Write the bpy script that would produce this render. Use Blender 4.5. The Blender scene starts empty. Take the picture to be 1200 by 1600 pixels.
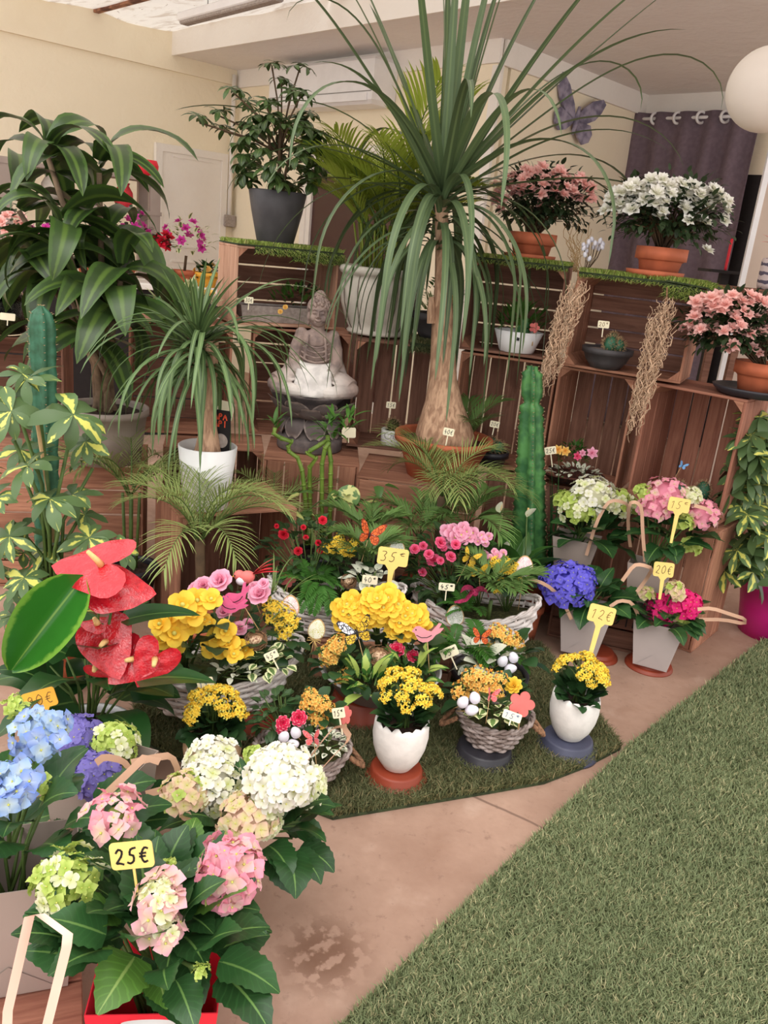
import bpy, math, random
from math import sin, cos, pi, radians as RD
from mathutils import Vector as V, Matrix as MX, noise as NZ
random.seed(7)
R = random.Random(11)
SC = bpy.context.scene
COL = SC.collection
# ---------------------------------------------------------------- camera, world, light, exposure
CH, PITCH, ROLL, FOC = 1.52, RD(18), RD(6), 1300.0
fw = V((0, cos(PITCH), -sin(PITCH))); upw = V((0, sin(PITCH), cos(PITCH))); rx = V((1, 0, 0))
cr = rx*cos(ROLL) + upw*sin(ROLL); cu = upw*cos(ROLL) - rx*sin(ROLL)
cd = bpy.data.cameras.new('camera'); cam = bpy.data.objects.new('camera', cd); COL.objects.link(cam)
cam.matrix_world = MX(((cr.x, cu.x, -fw.x, 0), (cr.y, cu.y, -fw.y, 0), (cr.z, cu.z, -fw.z, CH), (0, 0, 0, 1)))
cd.sensor_fit = 'VERTICAL'; cd.sensor_height = 36; cd.lens = FOC/1600*36; cd.clip_start = .02
SC.camera = cam
w = bpy.data.worlds.new('daylight'); SC.world = w; w.use_nodes = True
bg = w.node_tree.nodes['Background']; bg.inputs[0].default_value = (1, .975, .95, 1); bg.inputs[1].default_value = 1.4
sd = bpy.data.lights.new('sun', 'SUN'); sd.energy = 1.25; sd.angle = RD(50); sd.color = (1, .965, .93)
so = bpy.data.objects.new('sun', sd); COL.objects.link(so)
so.rotation_euler = (RD(32), RD(-8), 0)
SC.view_settings.view_transform = 'Standard'; SC.view_settings.look = 'None'
SC.view_settings.exposure = 0.40; SC.view_settings.gamma = 1; SC.view_settings.use_curve_mapping = False
try:
    SC.cycles.use_denoising = True; SC.cycles.max_bounces = 7; SC.cycles.diffuse_bounces = 4
    SC.cycles.glossy_bounces = 2; SC.cycles.transmission_bounces = 3; SC.cycles.caustics_reflective = False
except Exception: pass

# ---------------------------------------------------------------- measuring helpers
def ray(u, v):
    a, b = u-600, v-800
    return rx*(a*cos(ROLL)+b*sin(ROLL)) - upw*(b*cos(ROLL)-a*sin(ROLL)) + fw*FOC
def at(u, v, y):
    r = ray(u, v); t = y/r.y; return V((r.x*t, y, CH+r.z*t))
def fl(u, v, z=0.):
    r = ray(u, v); t = (z-CH)/r.z; return V((r.x*t, r.y*t, z))
def onpl(u, v, p, n):
    r = ray(u, v); o = V((0, 0, CH)); t = (V(p)-o).dot(V(n))/r.dot(V(n)); return o+r*t
def lerp(a, b, t): return a+(b-a)*t

# ---------------------------------------------------------------- materials
def srgb(c):
    return tuple((x/255/12.92 if x/255 <= .04045 else ((x/255+.055)/1.055)**2.4) for x in c)+(1.,)
def scl(c, k): return tuple(min(1, x*k) for x in c[:3])+(1.,)
class NT:
    def __init__(s, name):
        s.m = bpy.data.materials.new(name); s.m.use_nodes = True; s.t = s.m.node_tree
        s.b = s.t.nodes['Principled BSDF']; s.out = s.t.nodes['Material Output']
    def n(s, typ, **k):
        nd = s.t.nodes.new('ShaderNode'+typ)
        for a, v in k.items(): setattr(nd, a, v)
        return nd
    def l(s, a, b): s.t.links.new(a, b)
    def put(s, sock, v):
        if hasattr(v, 'is_output'): s.l(v, sock)
        else: sock.default_value = v
    def math(s, op, a, b=0., c=None):
        nd = s.n('Math', operation=op); s.put(nd.inputs[0], a); s.put(nd.inputs[1], b)
        if c is not None: s.put(nd.inputs[2], c)
        return nd.outputs[0]
    def mix(s, f, a, b, mode='MIX'):
        nd = s.n('Mix', data_type='RGBA', blend_type=mode)
        s.put(nd.inputs[0], f); s.put(nd.inputs[6], a); s.put(nd.inputs[7], b); return nd.outputs[2]
    def smooth(s, x, a, b):
        nd = s.n('MapRange', interpolation_type='SMOOTHSTEP'); s.put(nd.inputs[0], x)
        nd.inputs[1].default_value = a; nd.inputs[2].default_value = b; return nd.outputs[0]
    def noise(s, sc, det=3., vec=None, dist=0., rough=.5):
        nd = s.n('TexNoise'); nd.inputs['Scale'].default_value = sc; nd.inputs['Detail'].default_value = det
        nd.inputs['Distortion'].default_value = dist; nd.inputs['Roughness'].default_value = rough
        s.l(vec if vec is not None else s.oc(), nd.inputs['Vector']); return nd.outputs[0]
    def oc(s):
        if not hasattr(s, '_oc'): s._oc = s.n('TexCoord')
        return s._oc.outputs['Object']
    def uv(s):
        if not hasattr(s, '_uv'):
            u = s.n('UVMap'); s._uv = s.n('SeparateXYZ'); s.l(u.outputs[0], s._uv.inputs[0])
        return s._uv.outputs[0], s._uv.outputs[1]
    def rnd(s): return s.n('ObjectInfo').outputs['Random']
    def bump(s, h, st=.3, d=.01):
        nd = s.n('Bump'); nd.inputs['Strength'].default_value = st; nd.inputs['Distance'].default_value = d
        s.l(h, nd.inputs['Height']); s.l(nd.outputs[0], s.b.inputs['Normal'])
    def done(s, col, rough=.5, trans=0., spec=.4):
        s.put(s.b.inputs['Base Color'], col); s.put(s.b.inputs['Roughness'], rough)
        s.b.inputs['Specular IOR Level'].default_value = spec
        if trans:
            tr = s.n('BsdfTranslucent'); s.put(tr.inputs[0], col)
            mx = s.n('MixShader'); mx.inputs[0].default_value = trans
            s.l(s.b.outputs[0], mx.inputs[1]); s.l(tr.outputs[0], mx.inputs[2]); s.l(mx.outputs[0], s.out.inputs[0])
        return s.m
def plain(name, c, rough=.5, var=.12, nsc=30., bump=0., spec=.4, trans=0., c2=None, rv=0.):
    s = NT(name); a = srgb(c); b = srgb(c2) if c2 else scl(a, 1-var*1.6)
    col = s.mix(s.smooth(s.noise(nsc), .35, .65), a, b)
    if rv: col = s.mix(s.math('MULTIPLY', s.rnd(), rv), col, (0, 0, 0, 1))
    if bump: s.bump(s.noise(nsc*3), bump, .004)
    return s.done(col, rough, trans, spec)
def leafm(name, c, rib=None, rough=.42, trans=.18, var=.35, edge=None, ew=.6, patch=None, pt=.5, psc=18., veins=0., ribw=.07, warm=None, vs=20., spec=.4):
    s = NT(name); u, v = s.uv(); a = srgb(c)
    d = s.math('ABSOLUTE', s.math('MULTIPLY', s.math('SUBTRACT', u, .5), 2.))
    col = s.mix(s.rnd(), scl(a, 1-var), scl(a, 1+var))
    col = s.mix(s.math('MULTIPLY', s.noise(25.), .5), col, srgb(warm) if warm else scl(a, .65))
    if veins:
        sv = s.math('SINE', s.math('MULTIPLY', s.math('SUBTRACT', v, s.math('MULTIPLY', d, .22)), vs*6.28))
        col = s.mix(s.math('MULTIPLY', s.smooth(sv, .55, 1.), veins), col, scl(a, 1.9))
    if patch:
        q = s.math('ADD', s.noise(psc, 2., dist=.6), s.math('MULTIPLY', d, -.28 if pt < 9 else 0.))
        q = s.math('ADD', q, s.math('MULTIPLY', s.math('SUBTRACT', s.rnd(), .5), .35))
        col = s.mix(s.smooth(q, pt-.03, pt+.03), col, srgb(patch))
    if edge: col = s.mix(s.smooth(s.math('ADD', d, s.math('MULTIPLY', s.noise(40.), .3)), ew+.1, ew+.22), col, srgb(edge))
    if rib: col = s.mix(s.smooth(d, ribw*1.6, ribw*.5), col, srgb(rib))
    return s.done(col, rough, trans, spec)
def petalm(name, c0, c1, edge=None, rough=.6, trans=.25, p=1., var=.12, ew=.75):
    s = NT(name); u, v = s.uv()
    col = s.mix(s.math('POWER', v, p), srgb(c0), srgb(c1))
    col = s.mix(s.math('MULTIPLY', s.rnd(), var), col, scl(srgb(c1), .7))
    if edge:
        d = s.math('ABSOLUTE', s.math('MULTIPLY', s.math('SUBTRACT', u, .5), 2.))
        col = s.mix(s.smooth(s.math('MAXIMUM', s.math('MULTIPLY', d, .95), v), ew, ew+.2), col, srgb(edge))
    return s.done(col, rough, trans, .25)
def woodm(name, c, c2, rough=.75, dark=.5):
    s = NT(name); mp = s.n('Mapping'); mp.inputs['Scale'].default_value = (1.5, 22, 22)
    add = s.n('VectorMath', operation='ADD'); s.l(s.oc(), add.inputs[0])
    cb = s.n('CombineXYZ'); r = s.rnd(); s.l(s.math('MULTIPLY', r, 37.), cb.inputs[0]); s.l(s.math('MULTIPLY', r, 11.), cb.inputs[1])
    s.l(cb.outputs[0], add.inputs[1]); s.l(add.outputs[0], mp.inputs[0])
    g = s.noise(2.2, 6., mp.outputs[0], .8, .65)
    col = s.mix(s.smooth(g, .25, .75), srgb(c), srgb(c2))
    mp2 = s.n('Mapping'); mp2.inputs['Scale'].default_value = (2.5, 5, 5); s.l(add.outputs[0], mp2.inputs[0])
    st = s.noise(1.6, 3., mp2.outputs[0])
    col = s.mix(s.math('MULTIPLY', s.smooth(st, .5, .75), dark), col, scl(srgb(c2), .45))
    col = s.mix(s.math('MULTIPLY', r, .45), col, scl(srgb(c2), .6))
    s.bump(g, .5, .003)
    return s.done(col, rough, 0, .2)
def emis(name, c, k):
    s = NT(name); s.b.inputs['Emission Color'].default_value = srgb(c); s.b.inputs['Emission Strength'].default_value = k
    return s.done(srgb(c), .5)

# ---------------------------------------------------------------- mesh building
class MB:
    def __init__(s): s.v = []; s.f = []; s.u = []; s.mi = []
    def add(s, vs, fs, us=None, mi=0, M=None):
        o = len(s.v)
        for p in vs: s.v.append(tuple(M @ V(p)) if M is not None else tuple(p))
        s.u.extend(us if us else [(.5, .5)]*len(vs))
        for f in fs: s.f.append(tuple(i+o for i in f)); s.mi.append(mi)
        return s
    def merge(s, b, M=None, dmi=0):
        o = len(s.v)
        for p in b.v: s.v.append(tuple(M @ V(p)) if M is not None else p)
        s.u.extend(b.u)
        for f, m in zip(b.f, b.mi): s.f.append(tuple(i+o for i in f)); s.mi.append(m+dmi)
        return s
    def box(s, sx, sy, sz, M=None, mi=0, ch=0.):
        x, y, z = sx/2, sy/2, sz/2
        if ch <= 0:
            vs = [(a*x, b*y, c*z) for a in (-1, 1) for b in (-1, 1) for c in (-1, 1)]
            return s.add(vs, [(0, 1, 3, 2), (4, 6, 7, 5), (0, 4, 5, 1), (2, 3, 7, 6), (0, 2, 6, 4), (1, 5, 7, 3)], mi=mi, M=M)
        vs = []; c = ch
        for k, (zz, i) in enumerate(((-z, c), (-z+c, 0), (z-c, 0), (z, c))):
            for q in ((-x+i, -y+i+0), (x-i, -y+i), (x-i, y-i), (-x+i, y-i)): vs.append((q[0], q[1], zz))
        fs = [(3, 2, 1, 0), (12, 13, 14, 15)]
        for k in range(3):
            for j in range(4): fs.append((k*4+j, k*4+(j+1) % 4, k*4+4+(j+1) % 4, k*4+4+j))
        return s.add(vs, fs, mi=mi, M=M)
    def tube(s, pts, rad, n=6, mi=0, M=None, closed=False):
        pts = [V(p) for p in pts]; N = len(pts); vs = []; us = []; fs = []
        up = V((0, 0, 1)); prev = None
        for i, p in enumerate(pts):
            t = (pts[(i+1) % N]-pts[i-1]) if closed else (pts[min(i+1, N-1)]-pts[max(i-1, 0)])
            t = t.normalized() if t.length > 1e-9 else V((0, 0, 1))
            if prev is None: a = t.cross(V((0, 0, 1)) if abs(t.z) < .9 else V((1, 0, 0))).normalized()
            else: a = (prev-t*prev.dot(t)); a = a.normalized() if a.length > 1e-6 else t.orthogonal().normalized()
            prev = a; b = t.cross(a); r = rad(i/(N-1)) if callable(rad) else rad
            for k in range(n):
                an = 2*pi*k/n; vs.append(p+a*(r*cos(an))+b*(r*sin(an))); us.append((k/n, i/max(1, N-1)))
        for i in range(N if closed else N-1):
            for k in range(n): fs.append((i*n+k, i*n+(k+1) % n, ((i+1) % N)*n+(k+1) % n, ((i+1) % N)*n+k))
        if not closed: fs.append(tuple(range(n-1, -1, -1))); fs.append(tuple(range((N-1)*n, N*n)))
        return s.add(vs, fs, us, mi, M)
    def lathe(s, prof, n=32, mi=0, M=None, wob=None):
        vs = []; us = []; fs = []; N = len(prof)
        for i, (r, z) in enumerate(prof):
            for k in range(n):
                a = 2*pi*k/n; rr, zz = (wob(r, z, a, i) if wob else (r, z))
                vs.append((rr*cos(a), rr*sin(a), zz)); us.append((k/n, i/(N-1)))
        for i in range(N-1):
            for k in range(n): fs.append((i*n+k, i*n+(k+1) % n, (i+1)*n+(k+1) % n, (i+1)*n+k))
        return s.add(vs, fs, us, mi, M)
    def ell(s, c, r, M=None, mi=0, nu=12, nv=8):
        if not hasattr(r, '__len__'): r = (r, r, r)
        vs = [(c[0], c[1], c[2]-r[2])]; us = [(.5, 0)]
        for i in range(1, nv):
            th = pi*i/nv
            for k in range(nu):
                a = 2*pi*k/nu; vs.append((c[0]+r[0]*sin(th)*cos(a), c[1]+r[1]*sin(th)*sin(a), c[2]-r[2]*cos(th))); us.append((k/nu, i/nv))
        vs.append((c[0], c[1], c[2]+r[2])); us.append((.5, 1)); fs = []
        for k in range(nu): fs.append((0, 1+(k+1) % nu, 1+k)); e = 1+(nv-2)*nu; fs.append((e+k, e+(k+1) % nu, len(vs)-1))
        for i in range(nv-2):
            for k in range(nu): fs.append((1+i*nu+k, 1+i*nu+(k+1) % nu, 1+(i+1)*nu+(k+1) % nu, 1+(i+1)*nu+k))
        return s.add(vs, fs, us, mi, M)
    def plate(s, poly, t, M=None, mi=0, mi2=None):
        # flat board cut to an outline in local XZ, thickness t along Y (front face at -t/2)
        n = len(poly); cx = sum(p[0] for p in poly)/n; cz = sum(p[1] for p in poly)/n
        xs = [p[0] for p in poly]; zs = [p[1] for p in poly]; w_ = max(xs)-min(xs) or 1; h_ = max(zs)-min(zs) or 1
        uv = [((p[0]-min(xs))/w_, (p[1]-min(zs))/h_) for p in poly]
        vs = [(p[0], -t/2, p[1]) for p in poly]+[(p[0], t/2, p[1]) for p in poly]
        s.add(vs, [tuple(range(n))], uv+uv, mi, M)
        o = len(s.v)-2*n
        s.f.append(tuple(o+i for i in range(2*n-1, n-1, -1))); s.mi.append(mi)
        for i in range(n): s.f.append((o+(i+1) % n, o+i, o+n+i, o+n+(i+1) % n)); s.mi.append(mi if mi2 is None else mi2)
        return s
    def ribbon(s, L, W, el=.6, droop=1.2, prof=None, n=8, fold=.15, p=1.5, side=0., M=None, mi=0, nx=2, wav=0., tip=-1.5, z0=0., rnd=R, cup=0.):
        pos = V((0, 0, z0)); vs = []; us = []; fs = []; ph = rnd.random()*6
        for i in range(n+1):
            t = i/n; e = max(el-droop*t**p, tip); yw = side*t
            d = V((sin(yw)*cos(e), cos(yw)*cos(e), sin(e))); sv = V((cos(yw), -sin(yw), 0)); nr = sv.cross(d)
            w_ = W/2*prof(t)
            for j in range(nx+1):
                x = 2*j/nx-1; lift = fold*abs(x)*w_+cup*x*x*w_+wav*w_*abs(x)*sin(ph+t*9+x*1.3)
                vs.append(pos+sv*(x*w_)+nr*lift); us.append((j/nx, t))
            if i < n: pos = pos+d*(L/n)
        for i in range(n):
            for j in range(nx): k = i*(nx+1)+j; fs.append((k, k+1, k+nx+2, k+nx+1))
        return s.add(vs, fs, us, mi, M)
    def path(s, pts, W, up=V((0, 0, 1)), prof=None, fold=0., mi=0, M=None, flat=None):
        # ribbon along 3-D points; width direction horizontal unless flat gives it
        pts = [V(p) for p in pts]; vs = []; us = []; fs = []; N = len(pts)
        for i, p in enumerate(pts):
            t = (pts[min(i+1, N-1)]-pts[max(i-1, 0)]).normalized()
            sv = V(flat) if flat is not None else t.cross(up)
            sv = sv.normalized() if sv.length > 1e-4 else V((1, 0, 0)); nr = sv.cross(t)
            w_ = W/2*(prof(i/(N-1)) if prof else 1)
            for j, x in enumerate((-1, 0, 1)): vs.append(p+sv*(x*w_)+nr*(fold*abs(x)*w_)); us.append((j/2, i/(N-1)))
        for i in range(N-1):
            for j in range(2): k = i*3+j; fs.append((k, k+1, k+4, k+3))
        return s.add(vs, fs, us, mi, M)
    def mesh(s, name, mats, smooth=True):
        me = bpy.data.meshes.new(name); me.from_pydata(s.v, [], s.f)
        if not isinstance(mats, (list, tuple)): mats = [mats]
        for m in mats: me.materials.append(m)
        me.polygons.foreach_set('material_index', s.mi)
        me.polygons.foreach_set('use_smooth', [smooth]*len(s.f))
        uvl = me.uv_layers.new(name='UVMap'); idx = [0]*len(me.loops); me.loops.foreach_get('vertex_index', idx)
        fl_ = []
        for i in idx: fl_.extend(s.u[i])
        uvl.data.foreach_set('uv', fl_); me.update()
        return me
T = MX.Translation
def RX(a): return MX.Rotation(a, 4, 'X')
def RY(a): return MX.Rotation(a, 4, 'Y')
def RZ(a): return MX.Rotation(a, 4, 'Z')
def chaikin(p):
    p = [V(q) for q in p]; o = [p[0]]
    for a, b in zip(p, p[1:]): o += [a.lerp(b, .22), a.lerp(b, .78)]
    return o+[p[-1]]
def S(a, b=None, c=None): return MX.Diagonal((a, a if b is None else b, a if c is None else c, 1))
def look(d, roll=0.):       # matrix whose Y axis is d
    d = V(d).normalized(); x = d.cross(V((0, 0, 1))); x = x.normalized() if x.length > 1e-4 else V((1, 0, 0))
    z = x.cross(d); return MX((x, d, z)).transposed().to_4x4() @ RY(roll)
def frame(d, n):            # Y along d, Z as near n as it can be
    d = V(d).normalized(); n = V(n); n = (n-d*n.dot(d)).normalized()
    return MX((d.cross(n), d, n)).transposed().to_4x4()
def lookz(d):               # matrix whose Z axis is d
    d = V(d).normalized(); x = V((0, 1, 0)).cross(d); x = x.normalized() if x.length > 1e-4 else V((1, 0, 0))
    return MX((x, d.cross(x), d)).transposed().to_4x4()

# ---------------------------------------------------------------- objects
def O(name, me, par=None, M=None, label=None, kind=None):
    if isinstance(me, tuple): me = me[0].mesh(name, me[1], *me[2:])
    o = bpy.data.objects.new(name, me); COL.objects.link(o)
    if par is not None: o.parent = par
    if M is not None: o.matrix_basis = M
    if label: o['label'] = label
    if kind: o['kind'] = kind
    return o
def thing(name, label, cat, loc=(0, 0, 0), rz=0., group=None, M=None):
    o = bpy.data.objects.new(name, None); COL.objects.link(o); o.empty_display_size = .05
    o.matrix_basis = M if M is not None else T(V(loc)) @ RZ(rz)
    o['label'] = label; o['category'] = cat
    if group: o['group'] = group
    return o
def single(name, me, label, cat, M=None, group=None, kind=None):
    o = O(name, me, None, M, label, kind); o['category'] = cat
    if group: o['group'] = group
    return o
def struct(name, me, M=None, par=None): 
    o = O(name, me, par, M)
    if par is None: o['kind'] = 'structure'
    return o
# ---------------------------------------------------------------- palette
M_ = {}
def mt(k): return M_[k]
M_['wood'] = woodm('crate_wood', (196, 142, 114), (146, 98, 78))
M_['woodd'] = woodm('crate_wood_dark', (164, 120, 100), (116, 80, 66))  # darker wood; on crate backs the interior shade is put into its colour
M_['woodl'] = woodm('crate_wood_lit', (214, 172, 146), (176, 128, 104), dark=.3)  # brightness of the lit side put into the wood tone of one upper crate
M_['woodr'] = woodm('crate_wood_rosy', (176, 122, 100), (136, 86, 70), dark=.35)
M_['terra'] = plain('terracotta', (196, 106, 72), .7, .15, 12)
M_['terrad'] = plain('terracotta_plastic', (146, 62, 40), .45, .1, 9)
M_['blackp'] = plain('black_plastic', (52, 50, 56), .4, .2, 10)
M_['bluep'] = plain('slate_plastic', (74, 76, 96), .45, .15, 10)
M_['anthra'] = plain('anthracite_pot', (74, 70, 72), .55, .15, 14, .1)
M_['white'] = plain('white_glaze', (240, 238, 238), .3, .03, 8)
M_['eggw'] = plain('chalky_white', (240, 234, 228), .75, .06, 25, .25)
M_['eggb'] = plain('chalky_beige', (214, 182, 142), .8, .1, 20, .25)
M_['cream'] = plain('cream_stone', (216, 206, 192), .75, .1, 14, .2)
M_['groove'] = plain('pot_groove', (120, 106, 94), .9, .1, 14)
M_['soil'] = plain('potting_soil', (62, 42, 32), .95, .4, 60, .6)
M_['bark'] = plain('bark_mulch', (96, 54, 42), .9, .5, 70, .6, c2=(58, 34, 28))
M_['moss'] = plain('dry_moss', (84, 84, 44), .95, .4, 90, .7)
M_['stoneg'] = plain('grey_stone', (120, 108, 104), .85, .25, 18, .4, c2=(84, 76, 76))
M_['ribbed'] = plain('ribbed_stone', (176, 164, 156), .8, .15, 60, .6)
M_['kraft'] = plain('kraft_ribbon', (204, 162, 134), .6, .06, 10)
M_['pinkrib'] = plain('pale_pink_ribbon', (240, 200, 180), .6, .04, 10)
M_['bag'] = plain('grey_paper', (180, 168, 164), .65, .05, 6, .05)
M_['bagd'] = plain('taupe_paper', (164, 148, 138), .65, .06, 6, .05)
M_['bagw'] = plain('white_paper', (232, 226, 224), .6, .04, 6)
M_['bagr'] = plain('red_paper', (236, 44, 62), .5, .06, 5)
M_['tagy'] = plain('yellow_tag', (240, 208, 120), .5, .04, 20)
M_['tago'] = plain('orange_tag', (240, 176, 60), .5, .05, 20)
M_['tagc'] = plain('cream_tag', (242, 232, 200), .5, .03, 20)
M_['ink'] = plain('black_ink', (36, 32, 30), .6)
M_['inkb'] = plain('brown_ink', (120, 88, 46), .6)
M_['inkblue'] = plain('blue_ink', (50, 90, 150), .6)
M_['wickw'] = plain('white_wicker', (240, 232, 228), .8, .1, 30, .2, c2=(222, 210, 204), rv=.08)
M_['wickg'] = plain('grey_wicker', (196, 180, 174), .8, .1, 30, .3, c2=(140, 122, 114), rv=.25)
M_['rope'] = plain('jute_rope', (160, 118, 88), .95, .3, 80, .5)
M_['stem'] = plain('green_stem', (86, 110, 52), .6, .2, 20)
M_['stemd'] = plain('brown_stem', (96, 74, 52), .8, .2, 30)
M_['stick'] = plain('wood_stick', (206, 170, 120), .7, .1, 40)
s = NT('ponytail_bark'); mp = s.n('Mapping'); mp.inputs['Scale'].default_value = (60, 60, 14); s.l(s.oc(), mp.inputs[0]); q = s.noise(1., 5., mp.outputs[0], .6); s.bump(q, .8, .006)
M_['trunk'] = s.done(s.mix(s.smooth(q, .35, .65), srgb((206, 168, 138)), srgb((158, 122, 98))), .85, 0, .2)
M_['cane'] = plain('cane_bark', (146, 122, 98), .85, .2, 30, .4)
M_['metal'] = plain('brushed_metal', (150, 146, 142), .35, .08, 10)
M_['pink'] = plain('painted_pink', (226, 150, 160), .6, .05, 20)
M_['rosewood'] = plain('painted_coral', (226, 118, 112), .65, .06, 30)
M_['egg'] = plain('white_egg', (234, 230, 240), .6, .03, 30)
M_['qegg'] = plain('speckled_egg', (214, 184, 150), .6, .2, 160, c2=(130, 90, 66))
M_['feather'] = plain('nest_fibre', (150, 112, 80), .95, .3, 90)
M_['black'] = plain('black', (24, 22, 24), .6)
M_['redf'] = plain('red_feather', (240, 70, 80), .8, .1, 40)
M_['pinkb'] = plain('bright_pink', (222, 96, 140), .7, .08, 40)
M_['fuch'] = plain('magenta_plastic', (206, 36, 132), .35, .06, 6)
M_['greenp'] = plain('painted_green', (150, 176, 90), .6)
M_['buff'] = plain('buff_string', (210, 176, 110), .8)
# leaves
M_['strap'] = leafm('ponytail_leaf', (92, 112, 76), (110, 130, 88), .38, .1, .3, ribw=.2)
M_['straps'] = leafm('ponytail_leaf_small', (88, 112, 68), (118, 142, 90), .4, .12, .35, ribw=.2)
M_['drac'] = leafm('dracaena_leaf', (54, 74, 38), rough=.35, trans=.12, edge=(66, 92, 40), ew=.7, rib=(84, 108, 48), ribw=.16)
M_['schef'] = leafm('schefflera_leaf', (66, 88, 44), (104, 126, 66), .36, .12, .35)
M_['schefv'] = leafm('schefflera_variegated', (92, 118, 72), None, .38, .18, .3, patch=(220, 218, 110), pt=.45, psc=15.)
M_['areca'] = leafm('areca_leaf', (162, 178, 72), None, .45, .35, .3, warm=(150, 160, 60))
M_['phoen'] = leafm('date_palm_leaf', (134, 150, 88), None, .5, .2, .3, warm=(150, 160, 84))
M_['parl'] = leafm('parlour_palm_leaf', (104, 136, 72), None, .45, .2, .3)
M_['fern'] = leafm('fern_leaf', (72, 122, 48), None, .5, .25, .25)
M_['hyd'] = leafm('hydrangea_leaf', (46, 82, 42), (104, 140, 74), .36, .15, .35, veins=.2, vs=9, ribw=.05)
M_['hydl'] = leafm('hydrangea_leaf_young', (90, 132, 54), (140, 168, 90), .4, .2, .3, veins=.2, vs=9, ribw=.05)
M_['anth'] = leafm('anthurium_leaf', (38, 74, 34), (90, 120, 60), .3, .1, .3, ribw=.04)
M_['anthl'] = leafm('anthurium_leaf_bright', (44, 106, 32), (110, 150, 60), .25, .15, .2, ribw=.03, edge=(112, 158, 58), ew=.84)
M_['kal'] = leafm('kalanchoe_leaf', (46, 78, 42), None, .4, .1, .35)
M_['rose'] = leafm('rose_leaf', (52, 78, 42), (80, 104, 60), .5, .12, .35)
M_['azal'] = leafm('azalea_leaf', (48, 66, 36), None, .5, .1, .4)
M_['ivy'] = leafm('ivy_leaf', (104, 132, 72), None, .5, .12, .3, edge=(220, 222, 170), ew=.45)
M_['poth'] = leafm('pothos_leaf', (84, 120, 56), None, .35, .15, .3, patch=(208, 208, 130), pt=.44, psc=22.)
M_['hypo'] = leafm('white_veined_leaf', (226, 228, 206), None, .5, .1, .1, patch=(70, 88, 60), pt=.53, psc=110.)
M_['spath'] = leafm('peace_lily_leaf', (72, 116, 52), (96, 140, 70), .36, .15, .3, ribw=.05)
M_['dieff'] = leafm('striped_leaf', (66, 112, 48), None, .4, .15, .3, patch=(170, 190, 96), pt=.45, psc=30.)
M_['bamb'] = leafm('bamboo_leaf', (80, 124, 50), None, .4, .15, .3)
M_['grassy'] = leafm('grassy_leaf', (118, 142, 72), None, .5, .2, .3)
M_['cact'] = plain('cactus_green', (58, 108, 82), .55, .15, 30, .2, c2=(46, 86, 60))
M_['euph'] = plain('euphorbia_green', (84, 138, 76), .5, .2, 22, .1, c2=(52, 100, 58))
M_['bamst'] = plain('bamboo_cane', (132, 158, 66), .35, .12, 14, c2=(104, 134, 52))
M_['spine'] = plain('cactus_spine', (190, 160, 120), .8)
# petals
P_ = {}
def pm(k, *a, **kw): P_[k] = petalm('petal_'+k, *a, **kw)
pm('white', (226, 226, 190), (248, 244, 238))
pm('creamy', (206, 216, 140), (244, 240, 214))
pm('lime', (160, 186, 76), (204, 218, 124))
pm('pinkl', (226, 216, 170), (244, 178, 196), p=.6)
pm('pink', (238, 190, 190), (244, 150, 176), p=.6)
pm('blush', (216, 214, 140), (240, 196, 184))
pm('blue', (214, 224, 220), (120, 150, 226), p=.5)
pm('bluel', (226, 236, 220), (150, 184, 236), p=.6)
pm('purple', (140, 130, 200), (132, 120, 196))
pm('violet', (118, 110, 220), (112, 104, 226))
pm('fuchsia', (232, 40, 120), (240, 48, 132))
pm('yellow', (248, 186, 40), (255, 220, 80), var=.2, p=.7)
pm('kyellow', (250, 214, 70), (255, 226, 92))
pm('korange', (250, 184, 84), (252, 214, 122))
pm('bud', (206, 210, 110), (226, 222, 120))
pm('red', (190, 20, 40), (226, 40, 64))
pm('rpink', (232, 70, 120), (244, 110, 150))
pm('rlight', (236, 150, 180), (248, 186, 208))
pm('salmon', (246, 190, 180), (252, 206, 198), edge=(236, 124, 126), ew=.86)
pm('carn', (220, 30, 80), (232, 50, 96), edge=(250, 220, 220), ew=.85)
pm('bougain', (220, 80, 170), (214, 70, 170))
pm('azwhite', (232, 232, 200), (252, 248, 246))
pm('spathe', (214, 70, 70), (232, 56, 70))
pm('lily', (226, 230, 190), (244, 242, 224))
M_['anthsp'] = plain('anthurium_spathe', (206, 36, 48), .16, .2, 50, .4, spec=.7, c2=(178, 22, 38))
M_['spadix'] = plain('spadix', (240, 196, 130), .6, .1, 60)

# ---------------------------------------------------------------- leaf and flower shapes
PF = {
 'strap': lambda t: min(1, .55+t*4)*(max(0, 1-t))**.45,
 'lance': lambda t: max(.04, sin(pi*min(1, t**.7)))**.85,
 'drac': lambda t: (min(1, .4+t*2.2))*max(0, 1-t**2.6)**.8,
 'oval': lambda t: max(.03, sin(pi*t**.72))**.7,
 'obov': lambda t: max(.05, sin(pi*t**1.25))**.8,
 'heart': lambda t: (min(1, .25+t*9))*max(0, 1-t**1.5)**.75,
 'sepal': lambda t: max(.03, sin(pi*t**.75)),
 'round': lambda t: max(.05, 1-(2*t-1)**2)**.5,
 'petal': lambda t: (.35+.65*min(1, t*1.7))*max(0.05, 1-max(0, t-.62)**2*6)**.5,
 'point': lambda t: max(.03, sin(pi*t**.9))*(1-.25*t),
}
def serr(f, k=.08): return lambda t: f(t)*(1+k*(1 if int(round(t*16)) % 2 else -1))
_LC = {}
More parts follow.
